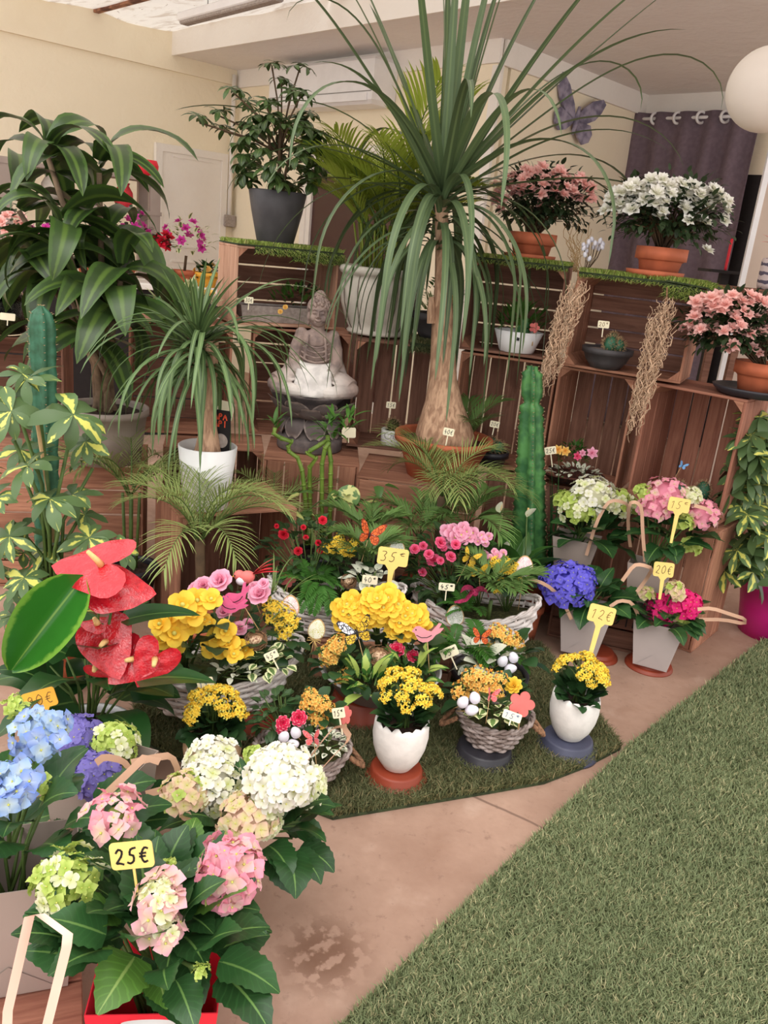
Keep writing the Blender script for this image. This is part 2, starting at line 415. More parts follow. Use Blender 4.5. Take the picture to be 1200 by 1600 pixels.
def leaf(kind, mat, L, W, el=.5, droop=1., n=8, fold=.2, p=1.4, wav=0., nx=2, side=0., var=4, cup=0.):
    """a few shared variants of one leaf; grows along +Y from its base"""
    key = (kind, mat, L, W, el, droop, n, nx, side, fold)
    if key not in _LC:
        f = PF[kind] if isinstance(kind, str) else kind
        _LC[key] = [MB().ribbon(L*r, W*r2, el+R.uniform(-.2, .2), droop*R.uniform(.6, 1.35), f, n, fold, p, side+R.uniform(-.25, .25), wav=wav, nx=nx, cup=cup).mesh(mat+'_leaf', M_[mat])
                    for r, r2 in ((1, 1), (.92, 1.06), (1.06, .95), (1, .9))[:var]]
    return R.choice(_LC[key])
def serrated(): return serr(PF['oval'])
PF['hyd'] = serr(lambda t: max(.03, sin(pi*t**.62))**.8, .055)
def bloom(key, layers, mat, size, prof='petal', n=3, nx=2, wav=0., ctr=None, p=1.2):
    """joined flower of petal rings: layers = (count, length, width, elevation, droop)"""
    if key in _LC: return _LC[key]
    b = MB(); k = 0
    for (c, L, W, el, dr) in layers:
        off = R.random()*6
        for i in range(c):
            b.ribbon(L*size, W*size*R.uniform(.9, 1.1), el+R.uniform(-.12, .12), dr, PF[prof], n, 0, p, M=RZ(off+2*pi*i/c) @ T((0, .03*size, 0)), nx=nx, wav=wav, cup=.18)
    ms = [P_[mat] if mat in P_ else M_[mat]]
    if ctr: b.ell((0, 0, ctr[1]*size*.5), ctr[1]*size, mi=1, nu=6, nv=4); ms.append(P_[ctr[0]] if ctr[0] in P_ else M_[ctr[0]])
    _LC[key] = b.mesh(key, ms); return _LC[key]
POINTY = ('pinkl', 'pink', 'blush', 'lime', 'bluel', 'blue', 'violet', 'fuchsia')
def floret(col):
    return bloom('floret_'+col, [(4, .58, .6 if col in POINTY else .66, .2, .4)], col, .03, 'sepal' if col in POINTY else 'petal', 4, 2, .25, ('bud', .06))
def rosebloom(col): return bloom('rose_'+col, [(6, .5, .6, .25, .5), (5, .45, .55, .8, .3), (5, .38, .45, 1.15, .0), (3, .3, .4, 1.4, -.3)], col, 1., 'petal', 3, 2)
def begbloom(col): return bloom('begonia_'+col, [(4, .52, .6, .15, .5), (3, .28, .36, .8, .1)], col, 1., 'round', 5, 4, .1, ('bud', .1))
def azbloom(col): return bloom('azalea_'+col, [(6, .5, .42, .35, .3), (5, .42, .36, .85, .1), (3, .3, .3, 1.2, 0)], col, 1., 'point', 3, 2, .3)
def carnation(col): return bloom('carnation_'+col, [(8, .5, .4, .2, .3), (7, .42, .36, .6, .2), (6, .32, .3, 1., 0)], col, 1., 'petal', 3, 2, .5)
def kcluster(key, col, n=16, Rr=.5, buds=8, fs=.3):
    """dome of tiny kalanchoe flowers and buds, unit size"""
    if key in _LC: return _LC[key]
    b = MB()
    for i in range(n+buds):
        z = 1-(i+.5)/(n+buds)*.85; a = i*2.39996+R.uniform(-.3, .3); r = math.sqrt(max(0, 1-z*z))
        d = V((r*cos(a), r*sin(a), z)); q = V((d.x*Rr, d.y*Rr, d.z*Rr*.62))*R.uniform(.85, 1.08)
        b.tube([(0, 0, -.35), q*.6, q], .012, 3, 1)
        Q = T(q) @ lookz(d)
        if i % 3 and i < n+buds:
            for l, e in ((.5, .25), (.36, .9)):
                o = R.random()*6
                for k in range(4): b.ribbon(fs*l*1.15, fs*.42, e, .5, PF['petal'], 2, 0, 1.2, M=Q @ RZ(o+k*pi/2), mi=0)
        else: b.ell((0, 0, 0), fs*.2, Q, 2, 5, 4)
    _LC[key] = b.mesh(key, [P_[col], M_['stem'], P_['bud']]); return _LC[key]
def frond(key, mat, L=.4, nl=18, ll=.16, lw=.012, el=1., droop=1.6, V_=.5, ang=.9, sag=.7, stem=.25, prof='strap'):
    """one feather leaf: rachis and its leaflets, growing along +Y"""
    if key in _LC: return R.choice(_LC[key])
    out = []
    for q in range(3):
        b = MB(); pos = V((0, 0, 0)); N = 14; pts = [pos.copy()]; dirs = []
        dr = droop*R.uniform(.75, 1.2); sd = R.uniform(-.3, .3)
        for i in range(N):
            t = i/N; e = el-dr*t**1.3; d = V((sin(sd*t)*cos(e), cos(sd*t)*cos(e), sin(e))); dirs.append(d); pos = pos+d*(L/N); pts.append(pos.copy())
        dirs.append(dirs[-1]); b.tube(pts, lambda t: .004*(1-.8*t)*L/.4, 4, 1)
        for i in range(nl):
            t = stem+(1-stem)*i/(nl-1); k = min(N-1, int(t*N)); p = pts[k].lerp(pts[k+1], t*N-k); d = dirs[k]
            sv = V((1, 0, 0)) if abs(d.x) > .9 else d.cross(V((0, 0, 1))).normalized(); nr = sv.cross(d)
            lf = ll*(.55+.9*sin(pi*min(1, .12+.82*(t-stem)/(1-stem))))*R.uniform(.9, 1.1)*.75
            for sg in (-1, 1):
                a = ang*(1-.45*t)+R.uniform(-.08, .08)
                dd = d*cos(a)+sv*(sg*sin(a))+nr*V_*.5
                b.ribbon(lf, lw, 0, 0, PF[prof], 4, .3, M=T(p) @ look(dd, R.uniform(-.4, .4)) @ RX(0) if sag == 0 else T(p) @ look(dd), mi=0, nx=2) if sag == 0 else \
                b.ribbon(lf, lw, math.asin(max(-1, min(1, dd.normalized().z))), sag*R.uniform(.7, 1.3), PF[prof], 4, .3, M=T(p) @ RZ(-math.atan2(dd.x, dd.y)), mi=0, nx=2)
        out.append(b.mesh(key, [M_[mat], M_['stem']]))
    _LC[key] = out; return R.choice(out)
# ---------------------------------------------------------------- room shell
import numpy as np
rg = np.random.default_rng(5)
def wallm(name, c, stain):
    s = NT(name); a = srgb(c)
    col = s.mix(s.math('MULTIPLY', s.smooth(s.noise(1.3, 5.), .45, .8), .5), a, srgb(stain))
    s.bump(s.math('ADD', s.noise(3.5, 6., dist=.5), s.math('MULTIPLY', s.noise(22., 4.), .25)), .5, .03); return s.done(col, .85, 0, .2)
M_['wallc'] = wallm('cream_plaster', (250, 238, 212), (240, 224, 194))
M_['wallw'] = wallm('white_paint', (244, 238, 230), (226, 216, 206))
M_['ceil'] = wallm('ceiling_paint', (240, 234, 230), (228, 220, 214))
s = NT('floor_concrete'); n1 = s.noise(1.6, 6., rough=.65); n2 = s.noise(7., 5.); n3 = s.noise(60., 3.)
col = s.mix(s.smooth(n1, .3, .7), srgb((184, 152, 133)), srgb((150, 118, 100)))
col = s.mix(s.math('MULTIPLY', s.smooth(n2, .55, .75), .55), col, srgb((200, 172, 154)))
col = s.mix(s.math('MULTIPLY', s.smooth(s.noise(3.1, 4., dist=1.), .58, .72), .5), col, srgb((140, 106, 86)))
sp = s.n('Mapping'); sp.inputs['Location'].default_value = (.03, -1.46, 0); s.l(s.oc(), sp.inputs[0])
ln = s.n('VectorMath', operation='LENGTH'); s.l(sp.outputs[0], ln.inputs[0])
sm = s.math('MULTIPLY', s.smooth(ln.outputs['Value'], .14, .03), s.smooth(s.noise(30., 4.), .42, .52))
col = s.mix(s.math('MULTIPLY', sm, .8), col, srgb((104, 70, 50)))
col = s.mix(s.math('MULTIPLY', s.smooth(s.noise(28., 6., rough=.7), .56, .7), .55), col, srgb((120, 92, 78)))
sx = s.n('SeparateXYZ'); s.l(s.oc(), sx.inputs[0])
jd = s.math('ADD', s.math('ADD', s.math('MULTIPLY', sx.outputs[0], .52), s.math('MULTIPLY', sx.outputs[1], .855)), s.math('MULTIPLY', n2, .02))
jd = s.math('ABSOLUTE', s.math('SUBTRACT', jd, 1.97)); col = s.mix(s.math('MULTIPLY', s.smooth(jd, .007, .002), .7), col, srgb((92, 70, 60)))
col = s.mix(s.math('MULTIPLY', n3, .3), col, srgb((146, 116, 102)))
s.bump(s.math('ADD', n2, s.math('MULTIPLY', n3, .4)), .25, .01)
M_['floor'] = s.done(col, s.math('ADD', .45, s.math('MULTIPLY', n1, .3)), 0, .35)
s = NT('roof_sheet'); mp = s.n('Mapping'); mp.inputs['Rotation'].default_value = (0, 0, RD(20)); mp.inputs['Scale'].default_value = (1, 3.5, 1); s.l(s.oc(), mp.inputs[0])
nn = s.noise(2.2, 6., mp.outputs[0], 1.2, .6)
col = s.mix(s.smooth(nn, .5, .66), srgb((240, 236, 230)), srgb((206, 194, 182)))
col = s.mix(s.math('MULTIPLY', s.smooth(s.noise(3.4, 6., mp.outputs[0], 2., .7), .64, .7), .8), col, srgb((120, 90, 72)))
s.bump(nn, .6, .03)
M_['roof'] = s.done(col, .6, .3, .3)
M_['beam'] = plain('stained_beam', (170, 120, 92), .8, .3, 12, c2=(100, 60, 46))

def slab(name, p, d, ln, z0, z1, th, n, mat, kind=True, par=None):
    d = V((d[0], d[1], 0)).normalized(); n = V((n[0], n[1], 0)).normalized()
    c = V((p[0], p[1], (z0+z1)/2))+d*ln/2-n*th/2
    Mx = T(c) @ RZ(math.atan2(d.y, d.x))
    me = MB().box(ln, th, z1-z0).mesh(name, M_[mat], False)
    return struct(name, me, Mx) if kind else O(name, me, par, Mx)
dA, nA = V((.698, -.716, 0)), V((-.716, -.698, 0))
dL, nL = V((.714, .70, 0)), V((.70, -.714, 0))
dB, nB = V((.69, .724, 0)), V((.724, -.69, 0))
dC, nC = V((.714, -.70, 0)), V((-.70, -.714, 0))
PA, PB, PC = V((-1.95, 9.4, 0)), V((.52, 6.9, 0)), V((1.98, 8.45, 0))
struct('floor', MB().box(13, 13, .1, T((0, 4.6, -.05))).mesh('floor', M_['floor'], False))
slab('wall_left', PA-dL*6.5, dL, 6.6, 0, 3.2, .12, nL, 'wallc')
slab('wall_back', PA, dA, 3.5, 0, 3.0, .12, nA, 'wallc')
slab('wall_side', PB+dB*.12, dB, 2.05, 0, 3.0, .12, nB, 'wallc')
slab('wall_right', PC, dC, 4., 0, 3.0, .12, nC, 'wallc')
slab('trim_6', PA-dL*6.5, dL, 6.5, 2.86, 3.2, .035, nL, 'wallc').location += nL*.034
slab('trim_1', PA+dA*.02, dA, 3.51, 2.84, 3.0, .03, nA, 'wallw').location += nA*.03
slab('trim_2', PB, dB, 2.1, 2.83, 3.0, .03, nB, 'wallw').location += nB*.03
slab('trim_3', PC, dC, 4., 2.82, 3.0, .03, nC, 'wallw').location += nC*.03
slab('trim_4', PB+nA*.031-dA*.06, dA, .09, 0, 2.83, .03, nA, 'wallw')
PS = V((-2.4, 8.8, 0)); dS = dA
slab('ceiling_1', PS-dS*.5, dS, 9.5, 3.0, 3.1, 3.6, -dL, 'ceil')
slab('trim_5', PS-dS*.5, dS, 9.5, 2.99, 3.24, .025, -dL, 'wallw').location -= dL*.026
# translucent roof sheets over the shop, each a panel
ro = thing('ceiling_2', '', 'x'); del ro['label']; del ro['category']; ro['kind'] = 'structure'
off = 0.
for k, wd in enumerate((.75, 1.1, 1.1)):
    for j in range(3):
        c = PS-dS*.9+dS*(1.6+3.22*j)-dL*(off+wd/2+.01)
        m = MB()
        for a in range(13):
            pass
        nx, ny = 18, 8; vs = []; fs = []
        for a in range(nx+1):
            for b in range(ny+1):
                x = (a/nx-.5)*3.2; y = (b/ny-.5)*wd
                vs.append((x, y, -.05*cos(pi*(y/wd))*(1+.3*sin(3*x+k))+.02*NZ.noise(V((x*2, y*3, k*3+j*7)))))
        for a in range(nx):
            for b in range(ny): q = a*(ny+1)+b; fs.append((q, q+1, q+ny+2, q+ny+1))
        O('roof_panel', m.add(vs, fs).mesh('roof_panel', M_['roof']), ro, T(c+V((0, 0, 3.2))) @ RZ(math.atan2(dS.y, dS.x)))
    off += wd+.03
    O('roof_batten', (MB().box(9.6, .05, .05), M_['beam'], False), ro, T(PS+dS*4-dL*(off-.005)+V((0, 0, 3.2))) @ RZ(math.atan2(dS.y, dS.x)))

# doors, and a dark sheet for the open doorway
def door(name, p0, d, n, wd, ht, panel, glazed=False):
    e = bpy.data.objects.new(name, None); COL.objects.link(e); e['kind'] = 'structure'
    e.matrix_basis = T(p0) @ RZ(math.atan2(d.y, d.x))
    b = MB(); f = .07
    b.box(f, .05, ht+f, T((-f/2, -.03, (ht+f)/2))); b.box(f, .05, ht+f, T((wd+f/2, -.03, (ht+f)/2))); b.box(wd, .05, f, T((wd/2, -.03, ht+f/2)))
    O('door_frame', (b, M_['wallw'], False), e)
    if glazed:
        b = MB(); b.box(.06, .04, ht, T((.03, -.02, ht/2))); b.box(.06, .04, ht, T((wd-.03, -.02, ht/2))); b.box(wd-.12, .04, .1, T((wd/2, -.02, .05))); b.box(wd-.12, .04, .06, T((wd/2, -.02, ht-.03)))
        O('door_leaf', (b, M_['wallw'], False), e)
        O('pane', (MB().box(wd-.12, .01, ht-.16, T((wd/2, -.01, ht/2+.02))), M_[panel], False), e)
    else:
        b = MB(); b.box(wd, .04, ht, T((wd/2, -.02, ht/2)))
        for z in (.25, 1.25): 
            for (w_, h_, zz) in ((wd-.24, .015, z), (wd-.24, .015, z+.85)): b.box(w_, .012, h_, T((wd/2, -.045, zz)))
        O('door_leaf', (b, M_['wallw'], False), e)
        O('door_handle', (MB().tube([(wd-.09, -.045, 1.0), (wd-.09, -.09, 1.0), (wd-.2, -.09, 1.0)], .01), M_['metal']), e)
    return e
a, b = onpl(250, 236, PA, nL), onpl(343, 254, PA, nL)
door('door_1', V((a.x, a.y, 0))+nL*.002, dL, nL, (b-a).xy.length, a.z, 'white')
s = NT('dark_glass'); M_['glassd'] = s.done(srgb((70, 40, 36)), .08, 0, .6)
a, b = onpl(490, 242, PA, nA), onpl(640, 236, PA, nA)
door('door_2', V((a.x, a.y, 0))+nA*.002, dA, nA, (b-a).xy.length, a.z, 'glassd', True)
M_['dark'] = plain('dark_flat', (34, 28, 28), .7)
slab('doorway_dark', PC+nC*.01+dC*.95, dC, .9, 0, 2.35, .008, nC, 'dark')  # flat dark sheet on the wall, the doorway's shade put into its colour

# ---------------------------------------------------------------- grass
def grassm(name, c, c2, c3):
    s = NT(name); u, v = s.uv()
    col = s.mix(u, srgb(c), srgb(c2)); col = s.mix(s.smooth(u, .86, .9), col, srgb(c3))
    col = s.mix(s.math('MULTIPLY', s.smooth(s.noise(2.5, 3.), .4, .7), .35), col, scl(srgb(c), .75))
    return s.done(col, .6, .15, .25)
M_['lawn'] = grassm('lawn_blades', (120, 134, 94), (154, 160, 118), (196, 188, 144))
M_['mat'] = grassm('mat_blades', (92, 98, 64), (126, 126, 86), (160, 144, 104))
M_['fringe'] = grassm('fringe_blades', (136, 160, 70), (178, 192, 104), (190, 182, 116))
M_['backing'] = plain('mat_backing', (62, 72, 44), .95, .3, 50, .4)
def blades(pts, nrm, h, wd, lean, name, mat, droop=None):
    """numpy: one bent quad pair per blade"""
    n = len(pts); a = rg.uniform(0, 2*np.pi, n); side = np.stack([np.cos(a), np.sin(a), np.zeros(n)], 1)
    b = rg.uniform(0, 2*np.pi, n); ld = np.stack([np.cos(b), np.sin(b), rg.uniform(-.1, .1, n)], 1)
    hh = h*rg.uniform(.6, 1.15, n)[:, None]; le = lean*rg.uniform(.2, 1.2, n)[:, None]
    dn = np.array([0, 0, -1.])*(droop or 0)
    p1 = pts+nrm*hh*.6+ld*hh*le*.35+dn*hh*.15; p2 = pts+nrm*hh*.95+ld*hh*le+dn*hh*.8
    s0, s1 = side*wd/2, side*wd*.42
    vs = np.stack([pts-s0, pts+s0, p1+s1, p1-s1, p2], 1).reshape(-1, 3)
    i = np.arange(n)[:, None]*5
    me = bpy.data.meshes.new(name); me.vertices.add(n*5); me.vertices.foreach_set('co', vs.astype(np.float32).ravel())
    lp = np.concatenate([i+np.array([[0, 1, 2, 3]]), i+np.array([[3, 2, 4]])], 1).ravel()
    me.loops.add(n*7); me.loops.foreach_set('vertex_index', lp.astype(np.int32))
    st = (np.arange(n)[:, None]*7+np.array([[0, 4]])).ravel(); me.polygons.add(n*2); me.polygons.foreach_set('loop_start', st.astype(np.int32))
    uvl = me.uv_layers.new(name='UVMap'); r = np.repeat(rg.uniform(0, 1, n), 7); vv = np.tile([0, 0, .6, .6, .6, .6, 1.], n)
    uvl.data.foreach_set('uv', np.stack([r, vv], 1).astype(np.float32).ravel()); me.materials.append(mat); me.update(calc_edges=True); me.validate()
    return me
def inpoly(P, poly):
    x, y = P[:, 0], P[:, 1]; c = np.zeros(len(P), bool); n = len(poly)
    for i in range(n):
        x0, y0 = poly[i]; x1, y1 = poly[i-1]
        c ^= ((y0 > y) != (y1 > y)) & (x < (x1-x0)*(y-y0)/(y1-y0+1e-12)+x0)
    return c
def turf(name, label, poly, dens, h, wd, mat, th=.008, near=None, lean=.8, cat='lawn'):
    e = thing(name, label, cat)
    n = len(poly); vs = [(p[0], p[1], 0.001) for p in poly]+[(p[0], p[1], th) for p in poly]
    fs = [tuple(range(n-1, -1, -1)), tuple(range(n, 2*n))]+[(i, (i+1) % n, n+(i+1) % n, n+i) for i in range(n)]
    O('turf_backing', (MB().add(vs, fs), M_['backing'], False), e)
    A = np.array(poly); lo, hi = A.min(0), A.max(0); k = int(dens*np.prod(hi-lo))
    P = rg.uniform(lo, hi, (k, 2)); P = P[inpoly(P, poly)]
    if near: P = P[rg.uniform(0, 1, len(P)) < np.clip(near/np.hypot(P[:, 0], P[:, 1]), .12, 1)**1.6]
    Q = np.column_stack([P, np.full(len(P), th)])
    O('grass_blades', blades(Q, np.tile([0, 0, 1.], (len(Q), 1)), h, wd, lean, name, M_[mat]), e, kind='stuff')
ed = [fl(1230, 972), fl(980, 1170), fl(540, 1600), fl(400, 1740)]
lawn = [(p.x, p.y) for p in ed]+[(1.2, .55), (2.6, 1.6), (3.2, 3.2)]
turf('artificial_lawn', 'large grey green artificial lawn covering the right foreground floor', lawn, 140000, .022, .0034, 'lawn', near=1.7)
mp_ = [fl(u, v) for u, v in ((970, 1172), (912, 1202), (850, 1226), (760, 1242), (520, 1282), (300, 1200), (200, 1150), (225, 1050), (480, 990), (700, 1000), (842, 1010), (900, 1075))]
turf('grass_mat', 'dark green artificial grass mat under the egg pots and baskets', [(p.x, p.y) for p in mp_], 110000, .026, .0032, 'mat', .01, lean=.9, cat='mat')
def fringe(label, patches, dens=45000, h=.03, wd=.0035, name='grass_mat', mat='fringe'):
    """mat laid over a crate: patches are (origin, edge1, edge2, normal)"""
    e = thing(name, label, 'mat', patches[0][0]); o0 = V(patches[0][0]); b = MB(); PP = []; NN = []
    for (o, e1, e2, nr) in patches:
        o, e1, e2, nr = V(o)-o0, V(e1), V(e2), V(nr).normalized(); th = nr*.006
        q = [o, o+e1, o+e1+e2, o+e2]; q = q+[p+th for p in q]
        b.add(q, [(3, 2, 1, 0), (4, 5, 6, 7), (0, 1, 5, 4), (1, 2, 6, 5), (2, 3, 7, 6), (3, 0, 4, 7)])
        k = int(dens*e1.cross(e2).length); rr = rg.uniform(0, 1, (k, 2))
        PP.append(np.array(o+th)+rr[:, :1]*np.array(e1)+rr[:, 1:]*np.array(e2)); NN.append(np.tile(np.array(nr), (k, 1)))
    O('turf_backing', (b, M_['backing'], False), e)
    O('grass_blades', blades(np.concatenate(PP), np.concatenate(NN), h, wd, .9, 'fringe', M_[mat], .5), e, kind='stuff')

# ---------------------------------------------------------------- crates
_PC = {}
def plank(par, L, W, t, M, mat='wood', name='plank'):
    """board with its long side on X"""
    k = (round(L, 3), round(W, 3), t, mat)
    if k not in _PC:
        for_v = MB().box(L, W, t, ch=.002); _PC[k] = for_v.mesh('plank', M_[mat], False)
    return O(name, _PC[k], par, M @ RZ(R.uniform(-.006, .006)))
def crate(label, p, rz, W=.5, D=.3, Hh=.41, stand=False, closed=False, mat='wood', matf=None, nb=None, top=True, group=None, back=True, gap=.008, name='wooden_crate'):
    """apple crate; p = front bottom left corner; open to the front unless closed"""
    e = thing(name, label, 'crate', p, RD(rz), group); t = .011; m2 = matf or mat
    yf = t/2 if closed else D-t/2
    VX = RX(pi/2)                                     # board standing in XZ
    VZ = RX(pi/2) @ RZ(pi/2) @ MX.Identity(4)
    nb = nb or max(3, round((W if stand else Hh)/.1))
    if back:
        if stand:
            bw = (W-2*t)/nb
            for i in range(nb): plank(e, Hh-2*t, bw-gap, t, T((t+bw*(i+.5), yf, Hh/2)) @ RY(pi/2) @ RX(pi/2), mat)
        else:
            bw = (Hh-2*t)/nb
            for i in range(nb): plank(e, W-2*t, bw-gap, t, T((W/2, yf, t+bw*(i+.5))) @ RX(pi/2), mat)
    nd = 3; bd = D/nd
    for x in (t/2, W-t/2):
        for i in range(nd): plank(e, Hh-2*t, bd-gap*.6, t, T((x, bd*(i+.5), Hh/2)) @ RY(pi/2), m2)
    for z in (t/2, Hh-t/2):
        for i in range(nd): plank(e, W, bd-gap*.6, t, T((W/2, bd*(i+.5), z)), m2)
    c = .04; yy = D-t if not closed else D; b = MB()
    vs = [(0, 0, 0), (c, 0, 0), (0, 0, c), (0, yy-t, 0), (c, yy-t, 0), (0, yy-t, c)]; fs = [(0, 1, 2), (5, 4, 3), (0, 3, 4, 1), (1, 4, 5, 2), (2, 5, 3, 0)]
    key = ('cb', yy)
    if key not in _PC: _PC[key] = b.add(vs, fs).mesh('corner_block', M_['wood'], False)
    y0 = .002 if not closed else t
    for (x, z, r) in ((t, t, 0), (W-t, t, -pi/2), (W-t, Hh-t, pi), (t, Hh-t, pi/2)): O('corner_block', _PC[key], e, T((x, y0, z)) @ RY(r))
    return e
# crates, back row first: p is the front bottom left corner
Zt, Zm = 1.085, .56
crate('pale open crate under the dark pot with umbrella plant', (-.775, 3.87, Zt), 28, .5, .3, .35, matf='woodl', mat='woodd', nb=4)
crate('open crate behind the white bowl of plants, below pink azalea', (.262, 3.85, Zt), -14, .43, .3, .4, mat='woodd', nb=4)
crate('open crate holding the grey cactus bowl, between hanging root bundles', (.70, 3.63, Zt), -25, .49, .3, .385, nb=5, mat='woodd', matf='wood')
crate('upright crate open behind the seated statue', (-.70, 3.96, Zm), 12, .47, .3, .515, mat='woodd', matf='wood', nb=5)
crate('upright crate in shadow left of the statue, behind the small ponytail palm', (-1.22, 3.75, Zm), 16, .46, .3, .515, mat='woodd', matf='wood')
crate('dark upright crate holding the white pot with drawn spectacles', (-.215, 3.92, Zm), 0, .47, .3, .515, True, mat='woodd', matf='woodd', nb=5)
crate('upright crate holding the small cactus bowl, behind the big palm trunk', (.275, 3.86, Zm), -15, .44, .3, .515, True, mat='woodd', matf='wood', nb=5)
crate('dark upright crate holding the pansy planter', (.70, 3.7, Zm), -27, .34, .3, .515, True, mat='woodd', matf='wood', nb=4)
crate('rosy upright crate holding the cactus dish at the right', (1.035, 3.48, Zm), -38, .40, .32, .515, True, mat='woodr', matf='woodr', nb=5)
crate('lower right crate standing on the floor behind pink hydrangea bag', (.93, 3.52, .0), -38, .53, .34, .545, True, closed=True, mat='wood', matf='wood')
crate('lower crate on the floor behind the pale green hydrangea', (.455, 3.74, .0), -14, .46, .3, .545, True, closed=True, mat='woodd', matf='wood')
crate('crate turned over under the stone statue', (-.56, 3.6, .0), 5, .43, .42, .545, True, closed=True, nb=5)
crate('crate with level boards under the big terracotta palm pot', (-.135, 3.55, .0), -4, .54, .44, .52, False, closed=True, nb=5)
crate('open crate under the white pot of the small ponytail palm', (-.735, 2.84, .0), 30, .46, .36, .5, True, nb=5, matf='wood', mat='woodd')
crate('dark low crate on the floor behind the small ponytail crate', (-1.02, 3.62, .0), 12, .45, .3, .55, True, mat='woodd', matf='wood')
crate('left crate with level boards behind the variegated umbrella plant', (-1.72, 3.1, .0), 14, .74, .34, .55, False, closed=True, nb=5, matf='wood')
crate('left upper crate carrying the glass jar', (-1.98, 3.42, .53), 14, .56, .3, .45, mat='woodd', matf='woodd')
crate('low box crate under the long white rose basket', (-.20, 2.63, .0), 2, .5, .3, .17, False, closed=True, nb=2, mat='wood', matf='wood')
lw = crate('low dark crate with printed letters behind the grey bags', (.74, 3.22, .0), -14, .40, .2, .19, False, closed=True, nb=2, mat='woodd', matf='woodd')
crate('rosy plank crate at the lower left corner under the grey bag', (-.86, .93, .0), 22, .46, .4, .12, False, closed=True, nb=1, mat='woodr', matf='woodr')
# grass mats over the crates
def cl(rz): c, s_ = cos(RD(rz)), sin(RD(rz)); return V((c, s_, 0)), V((-s_, c, 0))
x_, y_ = cl(28); o = V((-.775, 3.87, Zt+.352))
fringe('green grass mat draped over the pale upper left crate', [(o-y_*.005, x_*.515, y_*.3, (0, 0, 1)), (o+x_*.08-y_*.007, V((0, 0, -.028)), x_*.18, -y_), (o+x_*.26-y_*.007, V((0, 0, -.05)), x_*.26, -y_)])
x_, y_ = cl(-14); o = V((.262, 3.85, Zt+.402))
fringe('dull green grass mat on the middle crate under the pink azalea', [(o, x_*.43, y_*.3, (0, 0, 1)), (o-y_*.004, V((0, 0, -.015)), x_*.43, -y_)])
x_, y_ = cl(-25); o = V((.70, 3.63, Zt+.387))
fringe('bright green grass mat flopping over the right crate corner', [(o, x_*.49, y_*.3, (0, 0, 1)), (o-y_*.004, V((0, 0, -.012)), x_*.49, -y_),
    (o+x_*.36-y_*.03+V((0, 0, .005)), x_*.16+V((0, 0, -.012)), y_*.33, V((.1, -.1, 1))), (o+x_*.52-y_*.03+V((0, 0, -.007)), x_*.12+V((0, 0, -.085)), y_*.33, V((.6, -.1, .8))), (o+x_*.36-y_*.034, x_*.16+V((0, 0, -.012)), V((0, 0, -.05)), -y_), (o+x_*.52-y_*.034+V((0, 0, -.01)), x_*.12+V((0, 0, -.085)), V((0, 0, -.04)), -y_)])
x_, y_ = cl(0); o = V((.04, 3.92, Zt-.008))
fringe('small dull grass mat under the black bowl of succulents', [(o, x_*.215, y_*.28, (0, 0, 1)), (o-y_*.004, V((0, 0, -.03)), x_*.215, -y_)], mat='mat', h=.035)

# ---------------------------------------------------------------- digits, tags
DG = {'0': [[(.5, 1), (.1, .75), (.1, .25), (.5, 0), (.9, .25), (.9, .75), (.5, 1)]], '1': [[(.2, .7), (.6, 1), (.5, 0)]],
 '2': [[(.1, .75), (.35, 1), (.8, .85), (.7, .5), (.1, .05), (.5, .1), (.95, 0)]], '3': [[(.1, .95), (.6, 1), (.8, .8), (.4, .55), (.85, .35), (.6, 0), (.1, .05)]],
 '4': [[(.45, 1), (.1, .4), (.9, .4)], [(.65, .65), (.6, 0)]], '5': [[(.9, 1), (.35, .95), (.25, .55), (.75, .55), (.8, .15), (.4, 0), (.1, .1)]],
 '9': [[(.85, .8), (.5, 1), (.2, .75), (.5, .5), (.85, .8), (.8, .4), (.4, 0)]],
 '€': [[(.95, .9), (.6, 1), (.3, .7), (.3, .3), (.6, 0), (.95, .1)], [(.1, .6), (.75, .62)], [(.1, .4), (.7, .42)]],
 'c': [[(.9, .95), (.5, 1), (.3, .75), (.5, .5), (.9, .55)], [(.2, .8), (.7, .8)]],
 'A': [[(0, 0), (.5, 1), (1, 0)], [(.2, .4), (.8, .4)]], 'P': [[(.1, 0), (.1, 1), (.8, .95), (.85, .6), (.1, .5)]], 'I': [[(.5, 0), (.5, 1)]], 'M': [[(0, 0), (.1, 1), (.5, .4), (.9, 1), (1, 0)]],
 'D': [[(.1, 0), (.1, 1), (.6, .92), (.9, .5), (.6, .08), (.1, 0)]], 'N': [[(.05, 0), (.05, 1), (.95, 0), (.95, 1)]], 'S': [[(.9, .9), (.4, 1), (.1, .75), (.85, .3), (.5, 0), (.1, .1)]], 'T': [[(0, 1), (1, 1)], [(.5, 1), (.5, 0)]]}
def text(b, s, x, z, h, y, wd, lw_=.0015, slant=.12):
    """pen strokes on the XZ plane at depth y"""
    for c in s:
        k = .6 if c in 'c' else 1
        for st in DG.get(c, []):
            pts = [V((x+p[0]*wd+p[1]*h*slant, y, z+(1-k)*h+p[1]*h*k)) for p in st]; q = [pts[0]]
            for i in range(1, len(pts)):
                q += [pts[i-1].lerp(pts[i], .5), pts[i]]
            if len(pts) > 2:
                q = [q[0]]+[q[i-1]*.2+q[i]*.6+q[i+1]*.2 for i in range(1, len(q)-1)]+[q[-1]]
            for i in range(len(q)-1):
                d = (q[i+1]-q[i]); nn = V((-d.z, 0, d.x)).normalized()*lw_/2; ex = d.normalized()*lw_*.3
                b.add([q[i]-nn-ex, q[i]+nn-ex, q[i+1]+nn+ex, q[i+1]-nn+ex], [(0, 1, 2, 3)])
        x += wd*1.3
    return b
